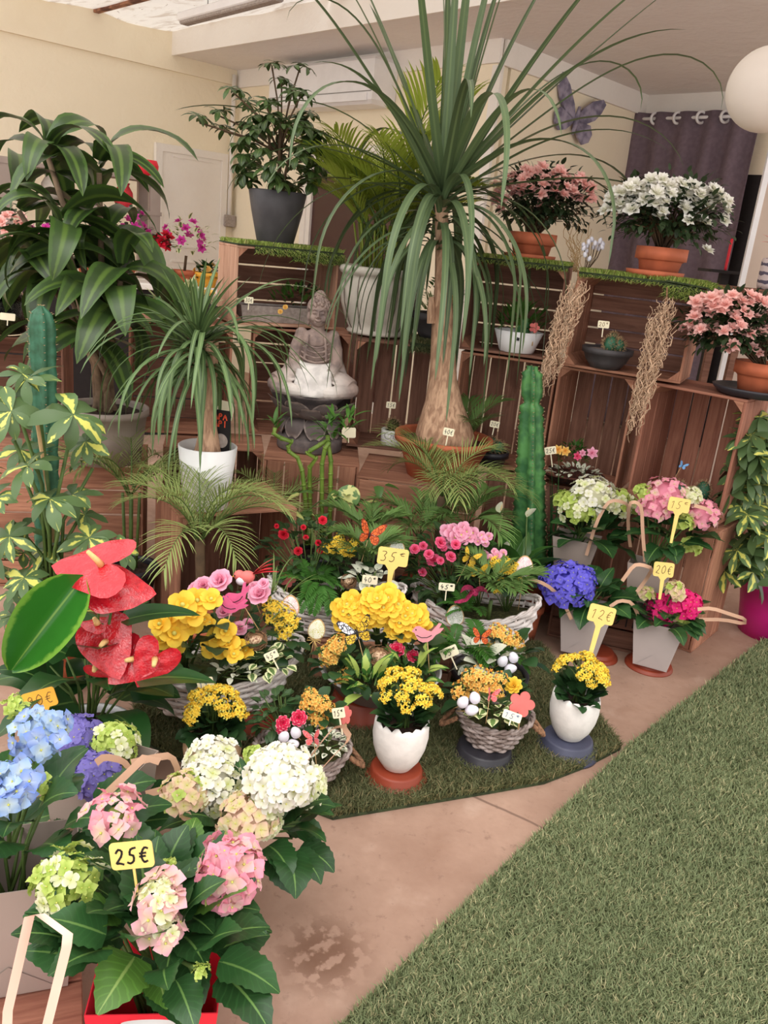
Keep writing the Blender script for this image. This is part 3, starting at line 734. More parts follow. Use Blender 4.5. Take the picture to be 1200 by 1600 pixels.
def rrect(w_, h_, r=.15, n=3):
    r *= h_; out = []
    for (cx, cz, a0) in ((w_/2-r, h_/2-r, 0), (-w_/2+r, h_/2-r, 90), (-w_/2+r, -h_/2+r, 180), (w_/2-r, -h_/2+r, 270)):
        for i in range(n+1): a = RD(a0+90*i/n); out.append((cx+r*cos(a), cz+r*sin(a)))
    return out
def tag(label, u, v, y, txt, wpx, hpx, stem=None, mat='tagc', ink='ink', rot=0., yaw=0., tshape=False, tilt=-12, lw_=None, tx=1., group=None):
    """price tag: plate centre seen at pixel (u, v), at depth y; stem pushed into the pot"""
    c = at(u, v, y); k = (c.y*cos(PITCH)-(c.z-CH)*sin(PITCH))/FOC; w_, h_ = wpx*k, hpx*k
    e = thing('price_tag', label, 'price tag', M=T(c) @ RZ(RD(yaw)) @ RX(RD(tilt)) @ RY(RD(rot)))
    th = .0025; b = MB().plate(rrect(w_, h_), th)
    O('plate', (b, M_[mat], False), e)
    L = stem*k if stem else h_*1.4
    b = MB()
    if tshape: b.plate([(w_*.22, -h_/2), (w_*.1, -h_/2-w_*.16), (w_*.06, -h_/2-L), (-w_*.06, -h_/2-L), (-w_*.1, -h_/2-w_*.16), (-w_*.22, -h_/2)], th*.9)
    else: b.box(.004, .002, L, T((0, .001, -h_/2-L/2)))
    O('stake', (b, M_[mat], False), e)
    n = max(1, len(txt)); tw = w_*.8/(n*1.25)*tx
    b = text(MB(), txt, -tw*(n*1.28)/2, -h_*.3, h_*.58, -th/2-.0006, tw, lw_ or h_*.06)
    if txt: O('lettering', (b, M_[ink], False), e)
    return e
O('lettering', (text(MB(), 'DIN', 0, 0, .045, 0, .032, .006, 0), M_['black'], False), lw, T((.25, -.003, .115)))
# ---------------------------------------------------------------- plant builders
def wm(o):
    m = o.matrix_basis.copy()
    while o.parent is not None: o = o.parent; m = o.matrix_basis @ m
    return m
def OW(name, me, par, Mw, label=None, kind=None): return O(name, me, par, wm(par).inverted() @ Mw, label, kind)
def kpx(p): return (p.y*cos(PITCH)-(p.z-CH)*sin(PITCH))/FOC
def dome(n, c, rad, zmin=-.1, jit=.12):
    c = V(c); out = []
    for i in range(n):
        z = 1-(1-zmin)*(i+.5)/n; a = i*2.39996+R.uniform(-.5, .5); r = math.sqrt(max(0, 1-z*z))
        d = V((r*cos(a), r*sin(a), z)); q = 1+R.uniform(-2*jit, jit)
        out.append((c+V((d.x*rad[0], d.y*rad[1], d.z*rad[2]))*q, d))
    return out
def pot(par, r0, r1, h, mat, rim=.012, n=36, soil='soil', sh=.02, loc=None, name='pot', rt=.006):
    p = [(0, 0), (r0, 0), (lerp(r0, r1, .5), h*.5), (r1-.002, h-rim*2.2), (r1+rt, h-rim*2.2), (r1+rt, h), (r1-.004, h), (r1-.008, h-.01), (r1*.93, h-sh*1.3)]
    o = O(name, (MB().lathe(p, n), M_[mat]), par, T(loc) if loc else None)
    if soil: O('soil', (MB().lathe([(r1*.97-.006, h-sh-.004), (r1*.6, h-sh), (.001, h-sh+.008)], 20, wob=lambda r, z, a, i: (r, z+.004*sin(5*a+i))), M_[soil]), par, T(loc) if loc else None)
    return o
def saucer(label, loc, r, mat, h=.03, flip=True, group=None):
    if flip: p = [(0, h), (r*.7, h), (r*.74, h*.98), (r*.78, h*.9), (r*.81, h*.52), (r*.83, h*.48), (r*.93, h*.45), (r*.95, h*.4), (r*.97, h*.16), (r, h*.12), (r, 0), (r*.96, 0), (r*.9, h*.3), (0, h*.8)]
    else: p = [(0, 0), (r*.8, 0), (r*.97, h*.8), (r, h), (r*.95, h), (r*.8, h*.25), (0, h*.2)]
    return single('pot_saucer', MB().lathe(p, 44).mesh('pot_saucer', M_[mat]), label, 'saucer', T(V(loc)), group)
def foliage(par, name, mat, kind, pts, L, W, el0=.2, droop=1., stem=None, n=5, fold=.15, kind2='stuff', wav=0., jit=.5):
    """many small leaves and their stalks as one part"""
    b = MB(); iv = wm(par).inverted(); f = PF[kind]
    for p, d in pts:
        az = math.atan2(d.x, d.y)+R.uniform(-jit, jit); el = max(-1.2, min(1.3, el0+d.z*.7+R.uniform(-jit, jit)*.7)); sc = R.uniform(.7, 1.15)
        b.ribbon(L*sc, W*sc, el, droop*R.uniform(.5, 1.4), f, n, fold, 1.3, M=iv @ T(p) @ RZ(-az), wav=wav)
    if stem is not None:
        for i, (p, d) in enumerate(pts):
            if i % 3 == 0: s_ = V(stem); b.tube([iv @ s_, iv @ (s_.lerp(p, .5)+V((0, 0, .02))), iv @ p], .002, 4, 1)
    return O(name, (b, [M_[mat], M_['stem']]), par, None, None, kind2)
def leaves(par, lm, pts, el0=.2, jit=.4, sc=(.75, 1.15), name='leaf', tiltk=.7):
    """every leaf an object of its own; lm is called for a shared leaf mesh"""
    for p, d in pts:
        az = math.atan2(d.x, d.y)+R.uniform(-jit, jit)
        OW(name, lm(), par, T(p) @ RZ(-az) @ RX(max(-1.1, min(1.2, el0+d.z*tiltk+R.uniform(-jit, jit)*.6))) @ RY(R.uniform(-.35, .35)) @ S(R.uniform(*sc)))
def stems(par, base, pts, r=.003, mat='stem', name='stems', every=1, bow=.04):
    b = MB(); iv = wm(par).inverted(); base = V(base)
    for i, (p, d) in enumerate(pts):
        if i % every: continue
        m = base.lerp(p, .5)+V((0, 0, bow)); b0 = base+V((R.uniform(-.02, .02), R.uniform(-.02, .02), 0))
        b.tube([iv @ b0, iv @ m, iv @ p], lambda t: r*(1.2-.5*t), 5)
    return O(name, (b, M_[mat]), par, None, None, 'stuff')
def blooms(par, name, me, spots, y, size=None, tow=.7, up=.5, dy=.03, spread=.35):
    """flowers seen at pixels (u, v, width in pixels) about depth y"""
    for sp in spots:
        u, v, px = sp[:3]; yy = y+(sp[3] if len(sp) > 3 else R.uniform(-dy, dy)); p = at(u, v, yy)
        n = V((R.uniform(-spread, spread), -tow, up+R.uniform(-spread, spread)))
        OW(name, me() if callable(me) else me, par, T(p) @ lookz(n) @ RZ(R.uniform(0, 6)) @ S(px*kpx(p)))
def around(u, v, ru, rv, n, px, sd=None):
    """n flower spots filling an oval of the picture, nearer ones lower"""
    out = []
    for i in range(n):
        r = math.sqrt((i+.5)/n); a = i*2.39996+(sd or 0)
        out.append((u+ru*r*cos(a), v+rv*r*sin(a), px*R.uniform(.85, 1.15), -.035*(1-r*r)+R.uniform(-.008, .008)))
    return out
def strapleaf(par, p, az, el, L, W, droop, mat, pw=1.6, n=16, side=0., fold=.3, tip=-1.5, name='leaf'):
    O(name, (MB().ribbon(L, W, el, droop, PF['strap'], n, fold, pw, side, tip=tip), M_[mat]), par, T(V(p)) @ RZ(-az))
def stroke3(par, name, pts, r, mat, n=5): return O(name, (MB().tube(pts, r, n), M_[mat]), par)

# ---------------------------------------------------------------- big ponytail palm
b0 = V((.235, 3.71, .52)); e = thing('ponytail_palm', 'tall ponytail palm with swollen trunk in a wide terracotta bowl, centre', 'palm', b0)
pot(e, .15, .212, .19, 'terra', .014, 48, 'bark', .03, rt=.012)
cr_ = at(690, 318, 3.71)-b0; tb = [(.13, .15), (.135, .19), (.118, .25), (.085, .34), (.062, .45), (.052, .6), (.045, .72), (.036, .84), (.03, .98), (.028, cr_.z)]
zz = [z for r, z in tb]
b = MB().lathe(tb, 24, wob=lambda r, z, a, i: (r*(1+.05*sin(3*a+z*9)+.03*sin(7*a)), z))
b.v = [(x+cr_.x*max(0, (z-.2)/(cr_.z-.2)), y, z) for x, y, z in b.v]
O('trunk', (b, M_['trunk']), e)
O('cut_stub', (MB().lathe([(.02, 0), (.018, .06), (.012, .11), (0, .112)], 10), M_['trunk']), e, T((cr_.x*.62-.035, -.02, .68)) @ RY(-.12))
C0 = cr_-V((0, 0, .03))
def sp_(n, e0, e1, l0, l1, d0, d1, pw, W=.042, z0=0, z1=.08, n_=16):
    for i in range(n):
        az = i*2.39996+R.uniform(-.2, .2)
        strapleaf(e, C0+V((0.02*sin(az), .02*cos(az), lerp(z0, z1, R.random()))), az, RD(R.uniform(e0, e1)), R.uniform(l0, l1), W*R.uniform(.8, 1.1), R.uniform(d0, d1), 'strap', pw, n_, R.uniform(-.15, .15))
sp_(7, 72, 88, .95, 1.25, .05, .25, 2., .05, .06, .1)
sp_(7, 48, 70, .9, 1.2, .1, .5, 2.5, .046, .05, .1)
sp_(17, 5, 45, .9, 1.15, .9, 2.2, 2.2, .042, .02, .08, 20)
sp_(26, 10, 55, .8, 1.05, 2.3, 2.9, .75, .04, -.03, .06, 20)
sp_(34, 5, 40, .6, .95, 2., 2.7, .5, .036, -.16, 0, 18)
for az, el, L, dr, pw, sd in ((-100, 58, 1.05, 2.8, 5, 0), (95, 42, 1.35, 2.7, 4.5, 0), (75, 52, 1.15, 2.9, 4, .1), (-80, 20, 1.25, .7, 3, 0), (100, 12, 1.15, 2.4, 4, -.1),
                              (-110, 47, 1.3, 2.6, 6, 0), (-150, 35, 1.2, 2.6, 2.5, .2), (170, 40, 1.25, 2.7, 2, 0), (140, 30, 1.2, 2.6, 2, 0), (80, 48, 1.35, .15, 2, 0), (-70, 62, 1.2, .2, 2, 0)):
    strapleaf(e, C0+V((0, 0, .07)), RD(az), RD(el), L, .046, dr, 'strap', pw, 26, sd)

# ---------------------------------------------------------------- small ponytail palm
pl = at(322, 775, 2.98); b0 = V((pl.x, 2.98, .502)); e = thing('ponytail_palm', 'small ponytail palm in a plain white pot on a crate at left', 'palm', b0)
O('pot', (MB().lathe([(0, 0), (.078, 0), (.082, .004), (.108, .235), (.104, .238), (.099, .232), (.094, .19)], 40), M_['white']), e)
O('soil', (MB().lathe([(.098, .195), (.05, .2), (.001, .205)], 20), M_['bark']), e)
O('trunk', (MB().lathe([(.05, .2), (.042, .24), (.03, .3), (.025, .38), (.024, .62)], 16, wob=lambda r, z, a, i: (r*(1+.06*sin(4*a)), z)), M_['trunk']), e)
q = at(312, 545, 2.98)-b0
for i in range(125):
    az = i*2.39996+R.uniform(-.3, .3); t = i/125
    if t < .14: strapleaf(e, q+V((-.01, 0, .03)), az, RD(R.uniform(50, 80)), R.uniform(.22, .34), .024, R.uniform(.1, .6), 'straps', 1.5, 8)
    elif t < .6: strapleaf(e, q+V((0, 0, R.uniform(-.03, .04))), az, RD(R.uniform(15, 60)), R.uniform(.4, .66), .023, R.uniform(1.5, 2.9), 'straps', R.uniform(.7, 1.6), 14, R.uniform(-.7, .7))
    else: strapleaf(e, q+V((0, 0, R.uniform(-.1, 0))), az, RD(R.uniform(0, 40)), R.uniform(.3, .5), .022, R.uniform(1.5, 2.5), 'straps', .6, 12, R.uniform(-.7, .7))
e2 = thing('care_card', 'black care card with orange letters and a round grey seal behind the small palm trunk', 'card', b0+V((.045, .015, .2)), RD(-12))
O('card', (MB().box(.07, .003, .17, T((0, 0, .085))), M_['black'], False), e2)
M_['org'] = plain('orange_ink', (236, 92, 60), .6)
O('lettering', (text(text(MB(), 'APA', -.03, .135, .022, -.0025, .014, .005, 0), 'API', -.03, .108, .022, -.0025, .014, .005, 0), M_['org'], False), e2)
O('seal', (MB().lathe([(.0, 0), (.014, 0), (.014, .001), (.018, .001), (.027, .001), (.027, 0)], 24, M=T((0, -.002, .055)) @ RX(pi/2)), M_['ribbed'], False), e2)

# ---------------------------------------------------------------- dracaena, upper left
b0 = V((at(165, 640, 3.3).x, 3.3, .552)); e = thing('dracaena', 'tall dracaena with broad drooping green leaves in a taupe pot, upper left', 'plant', b0)
pot(e, .14, .165, .22, 'bagd', .012)
dl = lambda: leaf('drac', 'drac', .40, .115, .75, 2.3, 12, .2, .95, .14, 2, 0.)
ros = [(75, 215, 0), (155, 240, .05), (175, 470, -.05), (95, 400, .1), (95, 330, -.12), (165, 345, .1), (120, 430, -.1), (190, 400, 0), (60, 380, .05), (140, 510, -.08), (30, 300, .1)]
b = MB()
for k, (u, v, dy) in enumerate(ros):
    p = at(u, v+30, 3.25+dy)-b0; m = V((p.x*.3+R.uniform(-.03, .03), p.y*.3, .22+(p.z-.22)*.5))
    b.tube([(R.uniform(-.04, .04), R.uniform(-.04, .04), .2), m, p], lambda t: .016-.006*t, 7)
O('canes', (b, M_['cane']), e)
for k, (u, v, dy) in enumerate(ros):
    p = at(u, v+10, 3.25+dy)-b0
    for i in range(9 if k < 6 else 8):
        az = i*2.39996+k; up_ = i/9
        O('leaf', dl(), e, T(p+V((.012*sin(az), .012*cos(az), -.05+.07*up_))) @ RZ(-az+R.uniform(-.35, .35)) @ RX(R.uniform(-.6, .1)+.95*(up_-.35)) @ RY(R.uniform(-.5, .5)) @ S(R.uniform(.7, 1.15)))

# ---------------------------------------------------------------- umbrella plants
def whorl(par, p, az, el, n, L, W, mat, pet=.09, kind='obov', droop=.8, tilt=.5):
    """compound leaf: stalk with leaflets spread like an umbrella"""
    d = V((sin(az)*cos(el), cos(az)*cos(el), sin(el)))
    o = O('compound_leaf', _pet(round(pet, 2)), par, T(p) @ look(d))
    tipM = T(V((0, pet, 0))) @ RX(-el+R.uniform(-.2, .2)) @ RY(R.uniform(-.3, .3))
    for i in range(n):
        a = 2*pi*i/n+R.uniform(-.12, .12)
        O('leaflet', leaf(kind, mat, L, W, -.1, droop, 6, .15, 1.3, .1), o, tipM @ RX(-tilt*.6) @ RZ(a) @ RX(R.uniform(-.15, .25)) @ S(R.uniform(.8, 1.1)))
    return o
_PT = {}
def _pet(L):
    if L not in _PT: _PT[L] = MB().tube([(0, 0, 0), (0, L*.5, .006), (0, L, 0)], .0022, 4).mesh('petiole', M_['stem'])
    return _PT[L]
b0 = V((at(430, 375, 4.1).x, 4.1, Zt+.36)); e = thing('umbrella_plant', 'green umbrella plant with loose shoots in tall anthracite pot on upper crate', 'plant', b0)
O('pot', (MB().lathe([(0, 0), (.078, 0), (.085, .01), (.118, .15), (.134, .235), (.13, .24), (.126, .235), (.118, .2)], 40), M_['anthra']), e)
O('soil', (MB().lathe([(.123, .21), (.001, .215)], 16), M_['soil']), e)
sh = [(425, 105, 0), (468, 108, .05), (455, 150, 0), (365, 145, -.03), (312, 192, -.05), (340, 180, 0), (480, 185, .06), (495, 215, 0), (385, 165, .08), (415, 165, -.08), (450, 200, -.1), (350, 205, .05), (470, 150, -.06), (440, 130, .08)]
b = MB()
for i in range(4): b.tube([(.02*cos(i*1.6), .02*sin(i*1.6), .2), (.03*cos(i*1.6), .03*sin(i*1.6), .32), (.06*cos(i*1.6), .06*sin(i*1.6), .5)], .007, 6)
for (u, v, dy) in sh: p = at(u, v, 4.06+dy)-b0; b.tube([(0, 0, .4), V((p.x*.4, p.y*.4, lerp(.4, p.z, .6))), p], .004, 5)
O('stems', (b, M_['stemd']), e)
for (u, v, dy) in sh:
    p = at(u, v, 4.06+dy)-b0
    for i in range(2): whorl(e, p, i*2.8+R.random(), R.uniform(.1, .8), 7, .07, .024, 'schef', .04)
for p, d in dome(52, (0, 0, .4), (.2, .2, .2), -.8): whorl(e, V((d.x*.1, d.y*.09, .40+d.z*.11)), math.atan2(d.x, d.y), d.z*.7, 7, .075, .036, 'schef', .09, droop=1.2)

b0 = V((at(85, 1000, 2.45).x, 2.45, 0)); e = thing('umbrella_plant', 'variegated yellow and green umbrella plant tied to a bamboo cane at left', 'plant', b0)
pot(e, .10, .14, .22, 'terra')
sp = [(110, 640, 0, .15), (60, 600, .05, .12), (15, 640, -.05, .12), (60, 730, -.05, .12), (95, 780, -.08, .12), (35, 830, -.02, .11), (135, 835, -.02, .1), (90, 860, .05, .1), (20, 585, .06, .09), (185, 850, .0, .08), (30, 700, .1, .1), (130, 770, .08, .1), (55, 900, -.03, .1), (100, 920, .02, .1), (12, 780, .0, .1), (150, 690, .1, .1), (40, 925, -.02, .1), (120, 955, .05, .1), (8, 865, .05, .11), (165, 905, .05, .09), (70, 1000, .02, .1), (70, 950, 0, .1)]
b = MB()
for (u, v, dy, L) in sp: p = at(u, v, 2.45+dy)-b0; b.tube([(p.x*.1, p.y*.1, .2), (p.x*.25, p.y*.25, .2+(p.z-.2)*.6), p*.92+V((0, 0, -.02))], .006, 5)
O('stems', (b, M_['stem']), e)
pc = [at(55, 640, 2.45)-b0, at(80, 800, 2.5)-b0]
O('support_cane', (MB().tube([(.02, .02, .2), pc[1]+V((0, 0, 0)), pc[0]], .006, 6), M_['stick']), e, None, 'tan bamboo cane')
for (u, v, dy, L) in sp: whorl(e, at(u, v, 2.45+dy)-b0-V((0, 0, .02)), R.choice((2.6, 3.6, 2., 4.)), R.uniform(.3, .8), 8, L*.9, L*.36, 'schefv', .05, tilt=1.)
for (u, v, dy, L) in sp[5:]: whorl(e, at(u+R.uniform(-30, 30), v+40, 2.5+dy)-b0, R.random()*6, R.uniform(0, .6), 7, L*.8, L*.33, 'schefv', .06)

b0 = V((1.80, 3.5, 0)); e = thing('umbrella_plant', 'variegated umbrella plant in a magenta pot at the right edge', 'plant', b0)
pot(e, .13, .17, .27, 'fuch', .016)
pts = []
for i in range(46):
    v = lerp(660, 905, i/45); pts.append((1178+R.uniform(-38, 45)*(.5+.6*i/45), v, R.uniform(-.16, .1)))
b = MB()
for k in range(3): b.tube([(.02*k-.02, 0, .25), (.03*k-.05, -.02, .6), (.04*k-.04, .02, 1.05)], .008, 6)
O('stems', (b, M_['stem']), e)
for (u, v, dy) in pts:
    p = at(u, v, 3.42+dy)-b0; whorl(e, p, R.choice((2.4, 3.1, 3.9, 4.6)), R.uniform(0, .7), 8, .12, .042, 'schefv', .05, tilt=.9)

# ---------------------------------------------------------------- areca palm in the fluted pot
b0 = V((-.135, 4.12, Zt)); e = thing('areca_palm', 'feathery areca palm in a cream fluted pot behind the statue', 'palm', b0)
pf = [(0, 0), (.135, 0), (.14, .012), (.13, .024), (.15, .06), (.178, .14), (.186, .2), (.182, .25), (.176, .268), (.19, .275), (.198, .29), (.194, .305), (.18, .312), (.17, .3), (.165, .27)]
O('pot', (MB().lathe(pf, 72, wob=lambda r, z, a, i: (r-(.006 if 3 <= i <= 8 and int(round(a/(2*pi)*72)) % 6 == 0 else 0), z)), M_['cream']), e)
b = MB()
for k in range(12):
    a = 2*pi*k/12; b.tube([(r*1.0*cos(a), r*1.0*sin(a), z) for r, z in pf[3:9]], .0022, 4)
O('groove_lines', (b, M_['groove']), e, None, None, 'stuff')
O('soil', (MB().lathe([(.17, .28), (.001, .29)], 20), M_['soil']), e)
b = MB()
for i in range(40):
    a = i*2.4; r = .1*math.sqrt(i/40); b.tube([(r*cos(a), r*sin(a), .27), (r*1.5*cos(a), r*1.5*sin(a), .5)], .005, 5)
O('canes', (b, M_['areca']), e, None, None, 'stuff')
for i in range(40):
    a = i*2.39996; r = .03+.07*math.sqrt(i/40)
    O('frond', frond('areca', 'areca', .62, 20, .2, .016, 1.35, 1.1, .5, .8, .8, .3), e, T((r*cos(a), r*sin(a), .36+R.uniform(0, .12))) @ RZ(R.uniform(0, 6.3)) @ RX(R.uniform(-.5, .12)) @ S(R.uniform(.6, 1.02)))
for u_, az_ in ((600, 1.2), (560, 2.5)): O('frond', frond('areca', 'areca', .62, 20, .2, .016, 1.35, 1.1, .5, .8, .8, .3), e, T((.03, 0, .4)) @ RZ(-az_) @ RX(.12) @ S(1.25))

# ---------------------------------------------------------------- cacti
def ribbed(par, name, pts, rad, nr, mat, depth=.35, spn=True, seg=.03):
    b = MB(); pts = [V(p) for p in pts]; N = len(pts)
    n = nr*4; vs = []; fs = []; us = []
    for i, p in enumerate(pts):
        r = rad(i/(N-1))
        for k in range(n): 
            a = 2*pi*k/n; rr = r*(1-depth*(.5-.5*cos(nr*a)))*(1+.06*sin(i*2.1)*(k % 4 == 0)); vs.append((p.x+rr*cos(a), p.y+rr*sin(a), p.z)); us.append((k/n, i/N))
    for i in range(N-1):
        for k in range(n): fs.append((i*n+k, i*n+(k+1) % n, (i+1)*n+(k+1) % n, (i+1)*n+k))
    fs.append(tuple(range((N-1)*n, N*n))); b.add(vs, fs, us)
    o = O(name, (b, M_[mat]), par)
    if spn:
        b = MB()
        for i, p in enumerate(pts):
            r = rad(i/(N-1))
            for k in range(nr):
                a = 2*pi*k/nr; c = V((p.x+r*cos(a), p.y+r*sin(a), p.z))
                for q in (-.5, .5): b.add([c+V((0, 0, .0015)), c-V((0, 0, .0015)), c+V((cos(a+q), sin(a+q), .3))*.008], [(0, 1, 2)])
        O('spines', (b, M_['spine']), par, None, None, 'stuff')
    return o
b0 = V((at(72, 760, 2.85).x, 2.85, 0)); e = thing('tall_cactus', 'thick blue green column cactus standing behind the variegated plant', 'cactus', b0)
pot(e, .1, .13, .2, 'terra'); tz = at(72, 478, 2.85).z
ribbed(e, 'stem', [(0, 0, lerp(.18, tz, i/40)) for i in range(41)], lambda t: .048*(1 if t < .93 else max(.12, math.sqrt(max(0, 1-((t-.93)/.07)**2)))), 6, 'cact', .4)
b0 = V((at(828, 880, 3.45).x, 3.45, 0)); e = thing('euphorbia', 'tall bright green candelabra euphorbia with wavy ribs, middle right', 'cactus', b0)
pot(e, .075, .09, .2, 'terra'); p0, p1 = at(826, 850, 3.45)-b0, at(832, 572, 3.45)-b0
ribbed(e, 'stem', [V((lerp(0, p1.x, i/60), 0, lerp(.18, p1.z, i/60))) for i in range(61)], lambda t: .084*(1-.52*t)*(1+.10*sin(t*150)*.6)*(.72 if .83 < t < .86 else 1)*(1 if t < .97 else .6), 4, 'euph', .62)
def aloe(label, spots, y, pz):
    u0 = sum(s_[0] for s_ in spots)/len(spots); b0 = V((at(u0, 820, y).x, y, pz)); e = thing('aloe', label, 'succulent', b0); pot(e, .07, .1, .14, 'terra')
    for (u, v) in spots:
        p = at(u, v, y)-b0; d = p-V((p.x*.2, 0, .1)); L = d.length
        b = MB().ribbon(L, .035, math.asin(d.z/L), .15, lambda t: (1-t)**.7, 10, .5, M=T((p.x*.2, p.y*.2, .1)) @ RZ(-math.atan2(d.x, d.y)))
        for i in range(9): t = i/10; q = V((p.x*.2, 0, .1)).lerp(p, t); b.box(.045*(1-t), .003, .004, T(q))
        O('leaf', (b, M_['euph']), e)
aloe('toothed green aloe between the euphorbia and the pale hydrangea bag', [(872, 715), (908, 725), (850, 770), (868, 740), (885, 700), (860, 800)], 3.54, 0)

# ---------------------------------------------------------------- small palms around the crates
def fpalm(label, u, v, y, z, key, n, sc, el=(-.4, .15), potm='terra', ph=.16, pr=.09, trunk=0, name='potted_palm', azr=None):
    p = at(u, v, y); b0 = V((p.x, y, z)); e = thing(name, label, 'palm', b0); pot(e, pr*.75, pr, ph, potm)
    top = p.z-z
    if trunk: O('trunk', (MB().tube([(0, 0, ph-.03), (.01, 0, top*.6), (0, 0, top)], .017, 10), M_['stemd']), e)
    else: O('stems', (MB().tube([(0, 0, ph-.03), (0, 0, top)], .008, 6).tube([(0.02, 0, ph-.03), (.03, .01, top)], .006, 6).tube([(-.02, 0, ph-.03), (-.03, -.01, top)], .006, 6), M_['stem']), e)
    for i in range(n):
        az = i*2.39996+R.uniform(-.3, .3) if not azr else R.uniform(*azr)
        O('frond', frond(*key), e, T((.01*sin(az), .01*cos(az), top+R.uniform(-.02, .03))) @ RZ(-az) @ RX(R.uniform(*el)) @ S(R.uniform(.8, 1.1)*sc))
PH = ('phoenix', 'phoen', .46, 24, .17, .0062, 1.1, 1.5, .5, .75, .9, .12)
PLR = ('parlour', 'parl', .34, 13, .17, .02, 1.15, 1.1, .4, .8, .7, .3, 'lance')
PLN = ('parlour_narrow', 'parl', .36, 16, .17, .013, 1.15, 1.2, .4, .8, .7, .25, 'lance')
fpalm('fine leaved date palm standing in front of the small palm crate', 312, 842, 2.7, 0, PH, 15, .82, (-.4, .2), 'terra', .16, .1, 1)
fpalm('fine leaved date palm left of the small palm crate', 205, 770, 3.05, 0, PH, 8, .85, (-.4, .1), 'blackp', .2, .1, 0)
fpalm('fine leaved date palm in front of the big palm bowl, tallest of its row', 690, 775, 3.25, 0, PH, 13, .85, (-.4, .15), 'blackp', .18, .1, 1)
fpalm('fine leaved date palm left of the statue crate', 425, 795, 3.47, 0, PH, 8, .75, (-.5, 0), 'blackp', .18, .07, 1)
fpalm('broad leaved parlour palm behind the red rose basket', 575, 850, 3.05, 0, PLR, 9, .55, (-.4, .2), 'blackp', .18, .08)
fpalm('broad leaved parlour palm right of the orange butterfly', 655, 835, 3.22, 0, PLN, 10, .62, (-.5, .2), 'blackp', .18, .08)
fpalm('arching parlour palm behind the pink rose basket', 728, 825, 3.27, 0, PLN, 10, .66, (-.5, .2), 'blackp', .18, .08)
fpalm('small feathery palm sprouting behind the big palm bowl', 730, 690, 3.78, Zm+.0, PLN, 6, .65, (-.2, .3), 'blackp', .08, .05)
# ---------------------------------------------------------------- seated stone statue
b0 = fl(483, 698, .548); e = thing('garden_statue', 'grey stone statue of a seated meditating figure on a lotus base', 'statue', b0, RD(4))
s = NT('statue_stone'); sx = s.n('SeparateXYZ'); s.l(s.oc(), sx.inputs[0])
c_ = s.mix(s.smooth(s.noise(20., 5.), .35, .7), srgb((168, 146, 136)), srgb((122, 106, 102)))
zf = s.math('MULTIPLY', s.smooth(sx.outputs[2], .42, .33), s.smooth(s.math('ABSOLUTE', sx.outputs[0]), .19, .07))
zf = s.math('MULTIPLY', zf, s.smooth(s.noise(14., 4.), .2, .5))
c_ = s.mix(zf, c_, srgb((232, 222, 214))); s.bump(s.noise(90., 4.), .3, .003); M_['statue'] = s.done(c_, .85, 0, .2)
M_['chalk'] = plain('white_washed_stone', (236, 228, 222), .85, .12, 26, .3)
O('plinth', (MB().lathe([(0, 0), (.152, 0), (.155, .006), (.155, .052), (.15, .058), (0, .06)], 40), M_['stoneg']), e)
O('lotus_core', (MB().lathe([(.14, .058), (.12, .08), (.095, .13), (.09, .15), (.1, .18), (.12, .22), (.15, .252), (.16, .262), (0, .27)], 36), M_['stoneg']), e)
s = NT('lotus_stone'); u, v = s.uv(); d = s.math('MAXIMUM', s.math('ABSOLUTE', s.math('MULTIPLY', s.math('SUBTRACT', u, .5), 2.)), v)
M_['lotus'] = s.done(s.mix(s.math('MULTIPLY', s.smooth(d, .8, .97), s.smooth(s.noise(30.), .3, .6)), s.mix(s.noise(24., 4.), srgb((92, 84, 84)), srgb((126, 114, 110))), srgb((176, 160, 152))), .85, 0, .2)
def lp(L, W, bulge):
    b = MB(); vs = []; fs = []; us = []; nx, ny = 8, 8
    for j in range(ny+1):
        t = j/ny; w_ = W/2*(sin(pi*(.14+.86*t*.93)))**.6
        for i in range(nx+1):
            x = 2*i/nx-1; vs.append((x*w_, -bulge*sin(pi*min(1, t*1.05))*(1-.75*x*x)-.02*t*t*t, L*t-.006*(1-x*x)*(t > .9))); us.append((i/nx, t))
    for j in range(ny):
        for i in range(nx): k = j*(nx+1)+i; fs.append((k, k+1, k+nx+2, k+nx+1))
    return b.add(vs, fs, us).mesh('lotus_petal', M_['lotus'])
pu, pd = lp(.13, .125, .03), lp(.1, .105, -.022)
for r_, n_, me, z, tl, off in ((.088, 8, pu, .15, .85, 0), (.108, 8, pu, .175, .8, .39), (.098, 8, pd, .155, 2.5, .2)):
    for i in range(n_): a = 2*pi*i/n_+off; O('lotus_petal', me, e, RZ(a) @ T((0, -r_, z)) @ RX(tl))
b = MB(); rr = lambda r0, r1: (lambda t: lerp(r0, r1, t))
b.ell((0, .01, .345), (.095, .085, .085)); b.ell((0, .005, .44), (.068, .055, .09)); b.ell((0, .008, .505), (.078, .05, .052)); b.ell((0, -.022, .50), (.056, .033, .033))
b.tube([(0, .008, .53), (0, .004, .585)], rr(.034, .03), 12); b.ell((0, -.004, .625), (.046, .05, .062)); b.ell((0, -.02, .60), (.034, .034, .034)); b.ell((0, -.03, .583), (.016, .018, .014))
